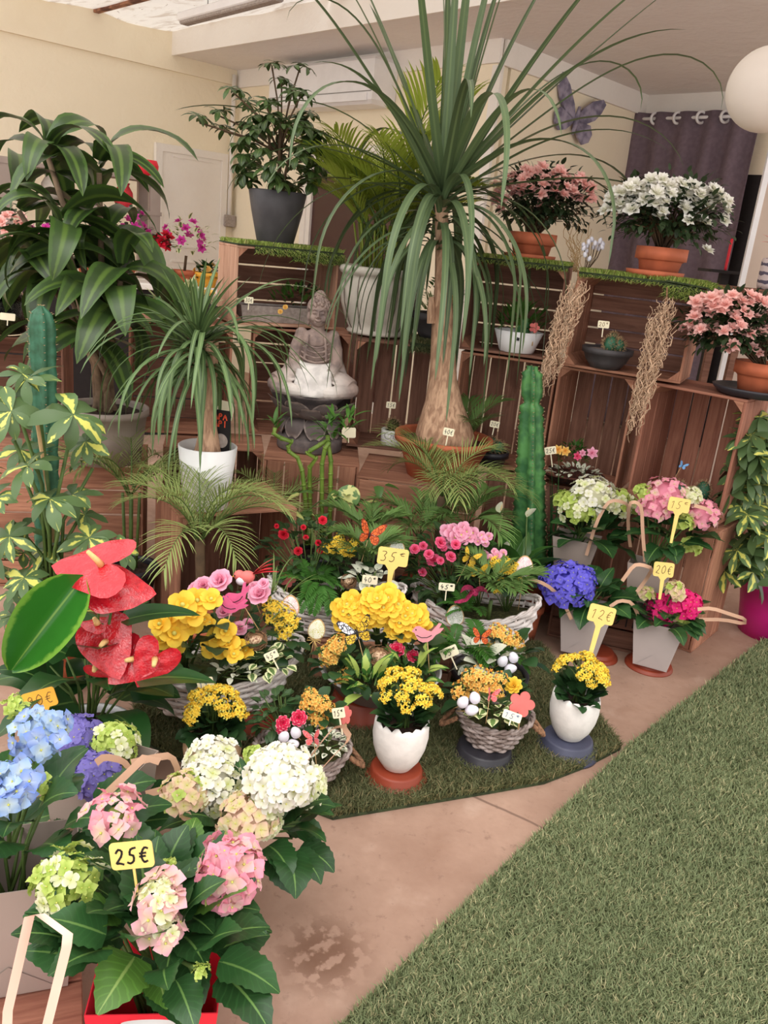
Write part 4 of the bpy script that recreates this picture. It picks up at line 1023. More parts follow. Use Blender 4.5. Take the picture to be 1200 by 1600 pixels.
for sg in (-1, 1):
    b.tube([(sg*.072, .01, .525), (sg*.09, .0, .47), (sg*.096, -.015, .41)], rr(.03, .032), 12); b.ell((sg*.073, .01, .527), .031)
    b.tube([(sg*.096, -.015, .41), (sg*.075, -.06, .375), (sg*.03, -.088, .355)], rr(.033, .02), 12)
    b.tube([(sg*.085, .03, .47), (sg*.118, .02, .38), (sg*.14, .0, .31)], rr(.018, .03), 8)
    b.tube([(sg*.06, .01, .325), (sg*.135, -.035, .32), (sg*.175, -.06, .305)], rr(.06, .045), 14); b.ell((sg*.172, -.055, .30), (.04, .045, .036))
    b.tube([(sg*.172, -.065, .295), (sg*.09, -.115, .288), (sg*.0, -.125, .285)], rr(.036, .026), 12)
    b.ell((sg*.045, .0, .61), (.008, .013, .026)); b.ell((sg*.045, .0, .583), (.007, .009, .016))
    b.ell((sg*.0175, -.0495, .632), (.0115, .006, .0055)); b.tube([(sg*.005, -.053, .642), (sg*.018, -.052, .648), (sg*.031, -.044, .641)], .0035, 6)
    b.ell((sg*.006, -.0555, .600), (.008, .005, .0032)); b.ell((sg*.022, -.04, .608), (.016, .014, .016)); b.ell((sg*.006, -.056, .6125), (.0055, .006, .004))
    b.tube([(sg*.035, -.05, .535), (sg*.045, -.062, .48), (sg*.05, -.06, .42)], .006, 6)
b.tube([(0, -.052, .645), (0, -.0585, .625), (0, -.0625, .614)], rr(.004, .0065), 8); b.ell((0, -.0555, .596), (.009, .005, .003)); b.ell((0, -.053, .66), .0035)
b.ell((0, -.095, .35), (.045, .02, .018))
for i in range(5): z = .40+i*.022; w_ = .075-.004*i; b.tube([(-w_, -.045, z+.012), (-w_*.5, -.066, z-.004), (0, -.07, z-.01), (w_*.5, -.066, z-.004), (w_, -.045, z+.012)], .005, 6)
for i in range(4):
    for sg in (-1, 1): x = sg*(.07+i*.03); b.tube([(x*.6, -.085, .345-.006*i), (x, -.1+.01*i, .325), (x*1.1, -.085+.01*i, .29)], .006, 6)
o = O('figure', (b, M_['statue']), e)
m = o.modifiers.new('r', 'REMESH'); m.mode = 'VOXEL'; m.voxel_size = .0028; m.use_smooth_shade = True
m = o.modifiers.new('s', 'SMOOTH'); m.factor = .5; m.iterations = 2
b = MB(); b.ell((0, .004, .648), (.049, .051, .05)); b.ell((0, .008, .702), (.026, .026, .024))
for p, d in dome(170, (0, .004, .648), (.0485, .0505, .05), -.15, 0):
    if d.y < -.2 and d.z < .5-.75*abs(d.x): continue
    b.ell(p, .0082, nu=6, nv=5)
for p, d in dome(40, (0, .008, .7), (.0235, .0235, .024), .0, 0): b.ell(p, .0062, nu=6, nv=5)
O('hair_curls', (b, M_['statue']), e)
b = MB(); vs = []; fs = []; us = []
for j in range(13):
    t = j/12
    for i in range(17):
        x = 2*i/16-1; w_ = lerp(.072, .088, t)*(1 if t < .75 else math.sqrt(max(.05, 1-((t-.75)/.3)**2)))
        y = -lerp(.072, .158, t**.7)+.03*x*x-.004*sin(t*16+x*x*4)*(t < .9); vs.append((x*w_, y, lerp(.40, .267, t)+.012*x*x*(1-t)-.0)); us.append((i/16, t))
for j in range(12):
    for i in range(16): k = j*17+i; fs.append((k, k+1, k+18, k+17))
ap = O('robe_apron', (b.add(vs, fs, us), M_['chalk']), e, None, 'white washed robe cloth over the lap'); m = ap.modifiers.new('t', 'SOLIDIFY'); m.thickness = .008

# ---------------------------------------------------------------- containers of the arrangements
def basket(e, a, b_, h, mat, rise=.03, rows=9, flare=.78, nst=26, soil='moss', wob=.0055):
    """woven oval basket: strands are parts, stakes one part"""
    def pt(ph, t, dr=0.):
        k = lerp(flare, 1, t); z = h*t+rise*t*t*cos(ph)**2
        return V(((a*k+dr)*cos(ph), (b_*k+dr)*sin(ph), z))
    N = 104; rr = h/rows*.55
    for i in range(rows):
        t = (i+.5)/rows; pts = [pt(2*pi*k/N, t, wob*sin(nst/2*2*pi*k/N+i*pi)) for k in range(N)]
        bb = MB(); bb.tube([(0, 0, 0), (0, 0, 1)], 1, 3); bb = MB().tube(pts, rr, 5, closed=True)
        O('wicker_strand', (bb, M_[mat]), e)
    bb = MB()
    for k in range(nst): ph = 2*pi*(k+.5)/nst; bb.tube([pt(ph, t_/4) for t_ in range(5)], .004, 4)
    O('stakes', (bb, M_[mat]), e, None, None, 'stuff')
    bb = MB()
    for q in range(2): bb.tube([pt(2*pi*k/N, 1.0, .0045*cos(2*pi*k/N*14+q*pi))+V((0, 0, .0045*sin(2*pi*k/N*14+q*pi))) for k in range(N)], .0052, 5, closed=True)
    O('rim_braid', (bb, M_[mat]), e)
    bb = MB(); vs = [(0, 0, h*.86)]+[pt(2*pi*k/36, .82, -.003) for k in range(36)]; O('soil', (bb.add(vs, [(0, 1+k, 1+(k+1) % 36) for k in range(36)]), M_[soil]), e)
    bb = MB(); vs = [(0, 0, .002)]+[pt(2*pi*k/36, 0) for k in range(36)]; O('base', (bb.add(vs, [(0, 1+(k+1) % 36, 1+k) for k in range(36)]), M_[mat]), e)
def kalan(e, c, rad, h, nl, ncl, col, key='kal', L=.075, csz=.045, par=True, zmin=.1):
    """kalanchoe plant: each scalloped leaf and each flower head its own piece"""
    c = V(c); p_ = stems(e, c, dome(ncl, c+V((0, 0, h*.7)), (rad*.6, rad*.6, h*.5), .3), .0025, name='kalanchoe')
    leaves(p_, lambda: leaf('obov', 'kal', L, L*.72, .5, .9, 6, .25, 1.3, .15), [(lerp(c, p, .5), d) for p, d in dome(nl, c, (rad*.95, rad*.95, h*.8), zmin)], .15)
    for p, d in dome(ncl, c+V((0, 0, h*.72)), (rad*.8, rad*.8, h*.5), .1): OW('flower_cluster', kcluster(key+R.choice('ab'), col), p_, T(p) @ lookz(d+V((0, 0, .6))) @ S(csz*R.uniform(.85, 1.25)))
    return p_
kcluster('ora', 'korange', 14, .5, 8, .34); kcluster('orb', 'korange', 11, .5, 12, .34)
def eggpot(label, u, v, z, mat, sc=1., rz=0.):
    b0 = fl(u, v, z); e = thing('potted_kalanchoe', label, 'potted plant', b0, rz); jag = [R.uniform(-.008, .012) for i in range(24)]
    pf = [(.0, 0), (.036, 0), (.042, .004), (.062, .035), (.074, .07), (.079, .105), (.077, .14), (.074, .155), (.070, .152), (.072, .12), (.06, .11)]
    pf = [(r*sc, z_*sc) for r, z_ in pf]
    O('pot', (MB().lathe(pf, 48, wob=lambda r, z_, a, i: (r, z_+(jag[int(a/(2*pi)*24) % 24]+.004*sin(17*a) if i in (7, 8) else 0))), M_[mat]), e)
    O('soil', (MB().lathe([(.07*sc, .125*sc), (.001, .13*sc)], 16), M_['soil']), e)
    kalan(e, b0+V((0, 0, .135*sc)), .095*sc, .12*sc, 42, 17, 'kyellow', 'kal', .066*sc, .042*sc)
    return e
kcluster('kala', 'kyellow', 12, .5, 10, .34); kcluster('kalb', 'kyellow', 16, .5, 6, .34)
zs = .055
def stand(u, v, z, r, mat, label): p = fl(u, v, z); saucer(label, (p.x, p.y, 0), r, mat, z-.001)
stand(620, 1196, zs, .098, 'terrad', 'upturned brick red saucer under the middle white egg pot')
eggpot('kalanchoe in a chalky white eggshell pot on the brick red saucer', 620, 1196, zs, 'eggw', 1.04)
stand(888, 1150, .055, .104, 'bluep', 'upturned slate blue saucer under the right white egg pot')
eggpot('kalanchoe in a chalky white eggshell pot on the slate blue saucer', 889, 1150, .055, 'eggw')
eggpot('kalanchoe in a beige eggshell pot in front of the leaning white basket', 330, 1218, .0, 'eggb', 1.05)
stand(758, 1163, .055, .108, 'blackp', 'upturned black saucer under the small grey rope basket')
saucer('upturned brick red saucer under the low basket at the left', fl(468, 1222, 0), .10, 'terrad', .045)
def blockpot(label, u, v, r, h, mat):   # upside-down flower pot used as a stand
    return single('flower_pot', MB().lathe([(0, h), (r*.74, h), (r*.78, h*.96), (r*.9, h*.32), (r*.91, h*.3), (r, h*.28), (r, 0), (r*.95, 0), (r*.8, h*.7), (0, h*.8)], 40).mesh('flower_pot', M_[mat]), label, 'flower pot', T(fl(u, v, 0)))
blockpot('upturned terracotta pot propping the leaning white basket', 385, 1135, .1, .085, 'terrad')
blockpot('upturned terracotta pot under the zinc planting bowl', 562, 1118, .12, .09, 'terrad')
blockpot('upturned terracotta pot between the two long white baskets', 645, 965, .085, .2, 'terrad')
blockpot('black upturned pot under the wide 95 arrangement', 745, 1090, .11, .06, 'blackp')

# ---------------------------------------------------------------- ornaments on picks
def stick(e, L, y=0, r=.0016, mat='stick'): O('stick', (MB().tube([(0, y, 0), (0, y, -L)], r, 5), M_[mat]), e)
def pick(name, label, cat, u, v, y, yaw=0., tilt=0., rot=0., group=None):
    return thing(name, label, cat, None, 0, group, T(at(u, v, y)) @ RZ(RD(yaw)) @ RX(RD(tilt)) @ RY(RD(rot)))
def eggpl(w_, h_): return [(w_*cos(t)*(1-.16*sin(t)), h_*sin(t)) for t in [2*pi*i/28 for i in range(28)]]
def printm(k, a, b, sc):
    s = NT('egg_print_'+k); vo = s.n('TexVoronoi'); vo.inputs['Scale'].default_value = sc; s.l(s.oc(), vo.inputs['Vector'])
    d = s.math('MULTIPLY', s.smooth(s.math('SINE', s.math('MULTIPLY', vo.outputs[0], 26.)), .2, .7), s.smooth(s.noise(50.), .4, .55))
    M_['egg_'+k] = s.done(s.mix(d, srgb(a), srgb(b)), .5)
printm('pink', (248, 238, 238), (230, 140, 160), 70); printm('green', (246, 246, 240), (120, 150, 90), 80); printm('yellow', (250, 246, 224), (206, 200, 90), 70)
def eggpick(label, u, v, y, wpx, k, L=.12, rot=0, yaw=0, bow=False):
    e = pick('egg_pick', label, 'egg ornament', u, v, y, yaw, -8, rot); w_ = wpx*kpx(at(u, v, y))/2
    O('egg_board', (MB().plate(eggpl(w_, w_*1.25), .005), M_['stick'], False), e); O('egg_face', (MB().plate(eggpl(w_*.9, w_*1.14), .0012, T((0, -.0031, 0))), M_['egg_'+k], False), e); stick(e, L+w_)
    if bow:
        b = MB().tube([(0, -.004, -w_*1.3), (-.02, -.008, -w_*1.1), (-.022, -.008, -w_*1.5), (0, -.004, -w_*1.3)], .0018, 5).tube([(0, -.004, -w_*1.3), (.02, -.008, -w_*1.1), (.022, -.008, -w_*1.5), (0, -.004, -w_*1.3)], .0018, 5)
        for x in (-.018, .012, .02): b.tube([(0, -.004, -w_*1.3), (x*.7, -.008, -w_*2), (x, -.006, -w_*2.9)], .0015, 5)
        O('string_bow', (b, M_['buff']), e)
BIRD = [(-.5, .12), (-.44, .2), (-.36, .27), (-.24, .28), (-.12, .2), (.02, .1), (.16, .06), (.3, .2), (.42, .34), (.52, .32), (.42, .16), (.58, .16), (.46, .02), (.3, -.06), (.18, -.2), (.02, -.29), (-.16, -.3), (-.3, -.22), (-.38, -.06), (-.42, .06)]
def flatbird(label, u, v, y, wpx, mat, rot=0, yaw=0, L=.1, ring=False, flip=1):
    e = pick('bird_pick', label, 'bird ornament', u, v, y, yaw, -6, rot); k = wpx*kpx(at(u, v, y)); pl_ = [(p[0]*k*flip, p[1]*k) for p in BIRD]
    if flip < 0: pl_ = pl_[::-1]
    O('bird_board', (MB().plate(pl_[::-1], .006), M_[mat], False), e); stick(e, L+k*.2, .001)
    O('eye', (MB().ell((-.36*k*flip, -.0032, .17*k), (.022*k, .001, .03*k)), M_['black']), e)
    if ring: O('eye_ring', (MB().lathe([(.03*k, 0), (.03*k, .001), (.055*k, .001), (.055*k, 0)], 12, M=T((-.36*k*flip, -.003, .17*k)) @ RX(pi/2)), M_['inkblue']), e)
    O('wing_line', (MB().tube([(-.36*k*flip, -.0034, -.02*k), (-.2*k*flip, -.0034, -.12*k), (0, -.0034, -.13*k), (.16*k*flip, -.0034, -.06*k)], .0012, 4), M_['black']), e)
WU = [(0, 0), (.12, .25), (.35, .52), (.58, .66), (.68, .6), (.62, .4), (.5, .2), (.3, .04), (.1, -.02)]
WL = [(0, 0), (.2, .03), (.42, .06), (.52, -.08), (.48, -.26), (.34, -.36), (.18, -.28), (.06, -.12)]
def wingm(k, a, b, dots=(250, 240, 230)):
    s = NT('wing_'+k); u, v = s.uv(); vo = s.n('TexVoronoi', feature='DISTANCE_TO_EDGE'); vo.inputs['Scale'].default_value = 5.; 
    cb = s.n('CombineXYZ'); s.l(u, cb.inputs[0]); s.l(v, cb.inputs[1]); s.l(cb.outputs[0], vo.inputs['Vector'])
    c_ = s.mix(s.smooth(vo.outputs[0], .1, .04), srgb(a), srgb(b))
    d = s.math('MAXIMUM', s.math('ABSOLUTE', s.math('SUBTRACT', u, .5)), s.math('ABSOLUTE', s.math('SUBTRACT', v, .5)))
    c_ = s.mix(s.smooth(d, .36, .42), c_, srgb(b)); v2 = s.n('TexVoronoi'); v2.inputs['Scale'].default_value = 9.; s.l(cb.outputs[0], v2.inputs['Vector'])
    c_ = s.mix(s.math('MULTIPLY', s.smooth(v2.outputs[0], .2, .14), s.smooth(d, .3, .4)), c_, srgb(dots)); M_['w_'+k] = s.done(c_, .6, .15)
wingm('orange', (244, 120, 60), (150, 50, 30)); wingm('red', (236, 90, 80), (220, 140, 150)); wingm('white', (240, 240, 246), (30, 26, 40), (220, 60, 120)); wingm('yellow', (246, 200, 60), (40, 30, 26)); wingm('blue', (140, 190, 236), (70, 130, 190)); wingm('gold', (240, 206, 70), (214, 160, 40))
def butterfly(label, u, v, y, wpx, cols, yaw=0, tilt=20, rot=0, L=.1, open_=.7, name='butterfly_pick'):
    e = pick(name, label, 'butterfly', u, v, y, yaw, tilt, rot); k = wpx*kpx(at(u, v, y))*.72
    for sg in (-1, 1):
        for poly, nm, cc in ((WU, 'upper_wing', cols[0 if len(cols) == 1 else (0 if sg < 0 else 1)]), (WL, 'lower_wing', cols[-1])):
            pl_ = [(p[0]*k*sg, p[1]*k) for p in poly]
            O(nm, (MB().plate(pl_[::-1] if sg > 0 else pl_, .001), M_['w_'+cc], False), e, RZ(sg*-open_ if 0 else -sg*(1-open_)*1.2))
    O('body', (MB().tube([(0, 0, -.22*k), (0, -.002, 0), (0, 0, .16*k)], lambda t: .035*k*(.5+sin(pi*t)), 6), M_['black']), e)
    O('antennae', (MB().tube([(0, 0, .15*k), (-.1*k, -.01, .34*k)], .0006, 3).tube([(0, 0, .15*k), (.1*k, -.01, .34*k)], .0006, 3), M_['black']), e); stick(e, L, .002, .001)
FLW = lambda k: [((.5+.28*abs(cos(2.5*t))**.8)*.64*k*cos(t), (.5+.28*abs(cos(2.5*t))**.8)*.64*k*sin(t)) for t in [2*pi*i/60 for i in range(60)]]
def woodflower(label, u, v, y, wpx, mat='rosewood', yaw=0, rot=0, L=.08):
    e = pick('flower_pick', label, 'flower ornament', u, v, y, yaw, -12, rot); k = wpx*kpx(at(u, v, y))
    O('flower_board', (MB().plate(FLW(k), .006), M_[mat], False), e); stick(e, L, .002, .0025)
def eggs(where, u, v, y, px, grp):
    k = px*kpx(at(u, v, y)); c = at(u, v, y); nm = ('left', 'upper right', 'lower')
    for q, (dx, dz, a) in enumerate(((-.52, .1, .4), (.34, .42, -.35), (.2, -.5, 1.1))):
        e = thing('foam_egg', '%s white foam egg of the trio %s' % (nm[q], where), 'egg', None, 0, grp, T(c+V((dx*k, 0.25*k*(q == 1), dz*k))) @ RY(a) @ RX(.3))
        O('egg_shell', (MB().lathe([(0, -.5*k), (.2*k, -.46*k), (.36*k, -.3*k), (.42*k, -.08*k), (.38*k, .16*k), (.24*k, .42*k), (.12*k, .53*k), (0, .56*k)], 20), M_['egg']), e)
        O('pick_wire', (MB().tube([(0, 0, -.5*k), (-.1*k*(1-q), .3*k, -1.3*k)], .0012, 4), M_['buff']), e)
def nest(label, u, v, y, px):
    c = at(u, v, y); k = px*kpx(c); e = thing('bird_nest', label, 'nest', None, 0, None, T(c) @ RX(RD(25))); b = MB()
    for i in range(46):
        a = R.random()*6.3; r = k*.5*R.uniform(.75, 1.05); z = R.uniform(-.25, .15)*k; b.tube([(r*cos(a+q*.45), r*sin(a+q*.45), z+R.uniform(-.06, .06)*k) for q in range(4)], .0013, 3)
    b.lathe([(0, -.3*k), (.35*k, -.25*k), (.48*k, 0), (.4*k, .0), (.25*k, -.15*k), (0, -.2*k)], 14)
    O('nest_fibres', (b, M_['feather']), e, None, None, 'stuff')
    e2 = single('speckled_egg', MB().lathe([(0, -.3*k), (.16*k, -.24*k), (.24*k, -.04*k), (.2*k, .14*k), (.1*k, .28*k), (0, .32*k)], 14).mesh('speckled_egg', M_['qegg']), 'speckled quail egg in '+label.split(' ', 1)[1].replace('fibre nest', 'the fibre nest'), 'egg', T(c+V((0, -.01, .06*k))) @ RY(1.2))

# ---------------------------------------------------------------- arrangement 1: leaning white basket, yellow begonia and pink roses
b0 = fl(340, 1098, .088); e = thing('planted_basket', 'leaning boat shaped white wicker basket of yellow begonias and pink roses', 'flower basket', b0, RD(24))
basket(e, .265, .14, .135, 'wickw', .06, 10, .62); iv = b0
g = lambda u, v, y: at(u, v, y)
bp = stems(e, b0+V((-.1, -.03, .1)), dome(8, g(300, 990, 2.2), (.08, .06, .08), 0), .004, name='begonia')
leaves(bp, lambda: leaf('heart', 'azal', .085, .085, .2, .9, 7, .15, 1.3, .2, 4), dome(26, g(310, 1025, 2.19), (.13, .07, .09), -.6), .1)
blooms(bp, 'begonia_bloom', begbloom('yellow'), [(262, 968, 42), (285, 945, 44), (302, 958, 42), (308, 938, 40), (330, 936, 34), (272, 990, 44), (268, 1008, 42), (250, 975, 36), (300, 975, 34), (255, 1000, 34), (288, 962, 40), (340, 995, 36), (352, 985, 34), (332, 1010, 38), (358, 1003, 34), (372, 1012, 34), (384, 1016, 30), (365, 1022, 30), (348, 1012, 36), (320, 968, 20), (328, 972, 18)], 2.16)
rp = foliage(e, 'rose_bush', 'rose', 'oval', dome(90, g(375, 985, 2.3), (.15, .09, .12), -.7), .04, .026, .2, .8, b0+V((.03, .02, .1)))
blooms(rp, 'rose_bloom', rosebloom('rlight'), [(318, 916, 30), (345, 908, 38), (306, 921, 26), (406, 930, 36), (398, 920, 24), (350, 957, 24), (374, 982, 24), (388, 975, 20), (384, 998, 20), (412, 912, 18)], 2.27, up=.8)
kp = foliage(e, 'kalanchoe', 'kal', 'obov', dome(30, g(430, 1005, 2.3), (.08, .06, .07), -.5), .055, .04, .1, .9, b0+V((.15, .05, .1)))
for q in ((430, 950), (445, 958), (438, 972), (452, 980), (443, 990), (425, 965), (455, 966), (420, 945)): OW('flower_cluster', kcluster('kalb', 'kyellow'), kp, T(at(q[0], q[1], 2.3)) @ lookz((R.uniform(-.3, .4), -.5, .7)) @ S(.05))
ip = foliage(e, 'ivy', 'ivy', 'point', dome(34, g(410, 1038, 2.2), (.07, .04, .05), -.4), .034, .034, 0, .8, b0+V((.08, -.04, .1)))
foliage(e, 'white_veined_plant', 'hypo', 'oval', dome(22, g(368, 1055, 2.17), (.07, .03, .03), -.1), .03, .02, 0, .8, b0+V((.0, -.06, .09)))
foliage(e, 'grassy_tuft', 'grassy', 'strap', dome(24, g(425, 935, 2.36), (.05, .04, .03), -.1), .12, .006, .6, 1.6)
e = thing('bird_pick', 'pink feather bird with long red tail above the pink roses', 'bird ornament', None, 0, None, T(at(385, 902, 2.3)) @ RZ(-.2) @ RY(RD(-25)))
O('body', (MB().ell((0, 0, 0), (.028, .02, .02)).ell((-.02, 0, .012), (.017, .016, .016)), M_['rosewood']), e); O('breast', (MB().ell((-.014, -.004, -.004), (.02, .0185, .016)), M_['egg']), e)
O('beak', (MB().lathe([(.004, 0), (0, .01)], 6, M=T((-.036, 0, .013)) @ RY(-pi/2)), M_['tago']), e); O('eye', (MB().ell((-.027, -.013, .017), .0025), M_['black']), e)
for q in range(7): O('tail_feather', (MB().ribbon(.085*R.uniform(.8, 1.1), .016, .2+.08*(q-3), .4, PF['lance'], 6, .1, M=T((.02, 0, .004)) @ RZ(-pi/2+R.uniform(-.15, .15))), M_['redf']), e)
O('feet_stick', (MB().tube([(0, 0, -.015), (0, 0, -.12)], .0016, 5), M_['stick']), e)
flatbird('dark pink painted bird with blue eye, upper one in the yellow basket', 372, 932, 2.22, 44, 'pinkb', -35, 0, .1, True)
flatbird('dark pink painted bird lying below its twin in the yellow basket', 362, 946, 2.2, 44, 'pinkb', 8, 0, .1, True)
eggpick('pink printed egg board at the right end of the yellow basket', 453, 948, 2.34, 30, 'pink')
nest('small fibre nest at right of the leaning yellow basket', 400, 1000, 2.2, 34)

# ---------------------------------------------------------------- arrangement 2: long white basket with red roses
b0 = V((at(522, 970, 2.75).x, 2.76, .172)); e = thing('planted_basket', 'long white wicker basket of red roses and ferns tagged 40', 'flower basket', b0, RD(3))
basket(e, .245, .12, .115, 'wickw', .055, 9, .86)
rp = foliage(e, 'rose_bush', 'rose', 'oval', dome(130, g(478, 862, 2.8), (.14, .1, .11), -.8), .045, .03, .2, .8, b0+V((-.1, 0, .1)))
blooms(rp, 'rose_bloom', rosebloom('red'), [(443, 835, 17), (504, 813, 14), (466, 861, 14), (497, 848, 10), (474, 824, 9), (478, 840, 9), (432, 822, 8), (500, 861, 10)], 2.74)
kp = foliage(e, 'kalanchoe', 'kal', 'obov', dome(40, g(535, 880, 2.8), (.07, .06, .07), -.6), .055, .04, .1, .9, b0+V((.02, 0, .1)))
for q in ((530, 843), (517, 860), (538, 856), (545, 865), (552, 850), (526, 850), (510, 858), (548, 858), (535, 862)): OW('flower_cluster', kcluster('kala', 'kyellow'), kp, T(at(q[0], q[1], 2.78)) @ lookz((R.uniform(-.4, .4), -.5, .7)) @ S(.042))
FE = ('fern', 'fern', .2, 20, .055, .013, .5, 1.3, .15, 1.25, .4, .08, 'lance')
fp = O('fern', (MB().tube([(-.08, -.08, .1), (-.08, -.08, .13)], .01, 6), M_['stem']), e)
for i in range(12): OW('frond', frond(*FE), fp, T(at(490, 918, 2.68)+V((R.uniform(-.03, .03), 0, .02))) @ RZ(R.uniform(0, 6.3)) @ RX(R.uniform(-.1, .5)) @ S(R.uniform(.45, .65)))
for az in (2.6, 3.1, 3.5): OW('frond', frond(*FE), fp, T(at(500, 915, 2.66)) @ RZ(-az) @ RX(-.3) @ S(.7))
pp = O('parlour_palm', (MB().tube([(.09, .02, .1), (.09, .02, .2)], .008, 6), M_['stem']), e)
for i in range(8): OW('frond', frond(*PLR), pp, T(at(572, 888, 2.8)) @ RZ(i*2.4) @ RX(R.uniform(-.2, .3)) @ S(.5))
foliage(e, 'white_veined_plant', 'hypo', 'oval', dome(26, g(578, 908, 2.7), (.07, .04, .04), -.3), .05, .032, 0, .8, b0+V((.12, -.05, .09)))
butterfly('orange monarch butterfly on a wire above the red rose basket', 577, 836, 2.78, 52, ('orange',), 10, -10, 12, .18, .5)
eggpick('green printed egg board peeking over the yellow 35 tag', 620, 858, 2.8, 26, 'green', .12)
woodflower('coral wooden flower at the left end of the red rose basket', 450, 905, 2.72, 26)
nest('small fibre nest beside the 40 tag', 545, 908, 2.68, 24)
tag('cream tag written 40€ stuck in the red rose basket', 578, 906, 2.62, '40c', 24, 14, 14)
tag('large yellow tag written 35€ rising over the yellow begonias', 614, 870, 2.56, '35c', 48, 28, 36, 'tagy', 'ink', 2, 0, True, -8, .002)

# ---------------------------------------------------------------- arrangement 3: white basket with pink roses
b0 = V((at(735, 990, 2.95).x, 2.97, .01)); e = thing('planted_basket', 'white wicker basket of pink roses and parlour palm tagged 45', 'flower basket', b0, RD(-6))
basket(e, .245, .135, .20, 'wickw', .07, 12, .78)
rp = foliage(e, 'rose_bush', 'rose', 'oval', dome(170, g(690, 890, 2.98), (.13, .1, .14), -.9), .045, .03, .1, .8, b0+V((-.09, 0, .18)))
blooms(rp, 'rose_bloom', rosebloom('rpink'), [(648, 858, 16), (661, 853, 14), (688, 848, 19), (712, 851, 16), (670, 866, 16), (677, 875, 22), (688, 876, 13), (704, 870, 18), (660, 894, 14), (693, 856, 12)], 2.9)
bp = foliage(e, 'begonia', 'azal', 'heart', dome(34, g(735, 880, 3.02), (.1, .07, .08), -.5), .06, .055, .2, .8, b0+V((.02, .02, .18)))
blooms(bp, 'begonia_bloom', begbloom('rlight'), around(716, 836, 24, 16, 15, 19)+around(752, 843, 15, 10, 6, 13)+around(772, 868, 18, 9, 6, 13), 2.98)
kp = foliage(e, 'kalanchoe', 'kal', 'obov', dome(34, g(790, 905, 3.0), (.08, .06, .06), -.6), .055, .04, .1, .9, b0+V((.13, 0, .18)))
for q in ((775, 876), (790, 880), (800, 886), (785, 890), (797, 893), (780, 912), (778, 920), (805, 900), (770, 882)): OW('flower_cluster', kcluster('kala', 'kyellow'), kp, T(at(q[0], q[1], 2.95)) @ lookz((R.uniform(-.4, .4), -.5, .7)) @ S(.05))
pp = O('parlour_palm', (MB().tube([(.06, -.05, .15), (.06, -.06, .26)], .008, 6), M_['stem']), e)
for i, az in enumerate((3.0, 2.5, 3.6, 1.9, 4.2, .6, 5.4, 2.9, 3.3)): OW('frond', frond(*PLR), pp, T(at(768, 925, 2.86)) @ RZ(-az) @ RX(R.uniform(-.3, .2)) @ S(R.uniform(.42, .58)))
fp = O('fern', (MB().tube([(0, -.1, .13), (0, -.1, .18)], .01, 6), M_['stem']), e)
for i in range(6): OW('frond', frond(*FE), fp, T(at(735, 955, 2.82)+V((R.uniform(-.03, .03), 0, 0))) @ RZ(i*.7) @ RX(R.uniform(-.2, .6)) @ S(R.uniform(.5, .8)))
butterfly('yellow painted butterfly board among the pink roses, left', 733, 873, 2.9, 34, ('gold',), 20, -10, 25, .12, .8)
butterfly('yellow painted butterfly board among the pink roses, right', 748, 893, 2.88, 34, ('gold',), -10, 10, -10, .12, .8)
eggpick('pink printed egg board at the right end of the pink rose basket', 819, 885, 2.95, 28, 'pink', .14)
eggpick('green printed egg board on the front of the pink rose basket', 711, 962, 2.78, 28, 'green', .05, -5)
tag('cream tag written 45€ stuck in the pink rose basket', 698, 917, 2.8, '45c', 25, 12, 16, lw_=.0024)
c = at(742, 925, 2.82); e = thing('knitted_bow', 'dark pink knitted bow hanging in the pink rose basket', 'bow', c)
M_['knit'] = plain('pink_knit', (206, 60, 110), .95, .3, 120, .6)
for sg in (-1, 1): O('loop', (MB().ribbon(.07, .05, .9, 2.6, lambda t: .5+.5*sin(pi*t), 10, .1, 1., M=RZ(-sg*1.5), nx=2), M_['knit']), e)
O('knot', (MB().ell((0, -.004, 0), (.014, .012, .016)), M_['knit']), e); O('tail', (MB().path([(-.01, -.004, 0), (-.03, -.012, -.03), (-.07, -.015, -.045)], .03), M_['knit']), e)

# ---------------------------------------------------------------- arrangement 4: zinc bowl
b0 = fl(590, 1075, .092); e = thing('planted_bowl', 'round zinc bowl planted with yellow begonia, moss and orange kalanchoe', 'planter', b0)
O('bowl', (MB().lathe([(0, 0), (.13, 0), (.15, .012), (.19, .075), (.2, .08), (.203, .084), (.2, .088), (.186, .08), (.17, .05)], 56), M_['metal']), e)
O('rim', (MB().tube([(.203*cos(t), .203*sin(t), .086) for t in [2*pi*i/64 for i in range(64)]], .0045, 6, closed=True), M_['white']), e, None, 'bright white rim')
O('soil', (MB().lathe([(.18, .068), (.1, .082), (.001, .088)], 28, wob=lambda r, z, a, i: (r, z+.006*sin(7*a+3*i))), M_['moss']), e)
O('moss_blades', blades(np.array([[.17*math.sqrt(R.random())*cos(a), .17*math.sqrt(R.random())*sin(a), .075] for a in [R.random()*6.3 for i in range(1500)]]), np.tile([0, 0, 1.], (1500, 1)), .016, .002, 1.2, 'moss', M_['mat']), e, kind='stuff')
bp = stems(e, b0+V((.0, .06, .08)), dome(10, g(600, 985, 2.45), (.1, .06, .06), 0), .005, name='begonia')
leaves(bp, lambda: leaf('heart', 'azal', .08, .075, .2, .9, 7, .15, 1.3, .2, 4), dome(26, g(600, 1000, 2.46), (.12, .08, .06), -.8), .1)
bl = begbloom('yellow')
blooms(bp, 'begonia_bloom', bl, around(553, 957, 34, 22, 17, 27)+around(596, 946, 38, 24, 22, 27, 1)+around(636, 970, 28, 26, 16, 27, 2)+[(630, 985, 30), (612, 985, 28), (545, 975, 26), (640, 985, 26)], 2.42)
kp = foliage(e, 'kalanchoe', 'kal', 'obov', dome(30, g(535, 1045, 2.32), (.075, .05, .05), -.5), .06, .045, .1, .9, b0+V((-.1, -.02, .07)))
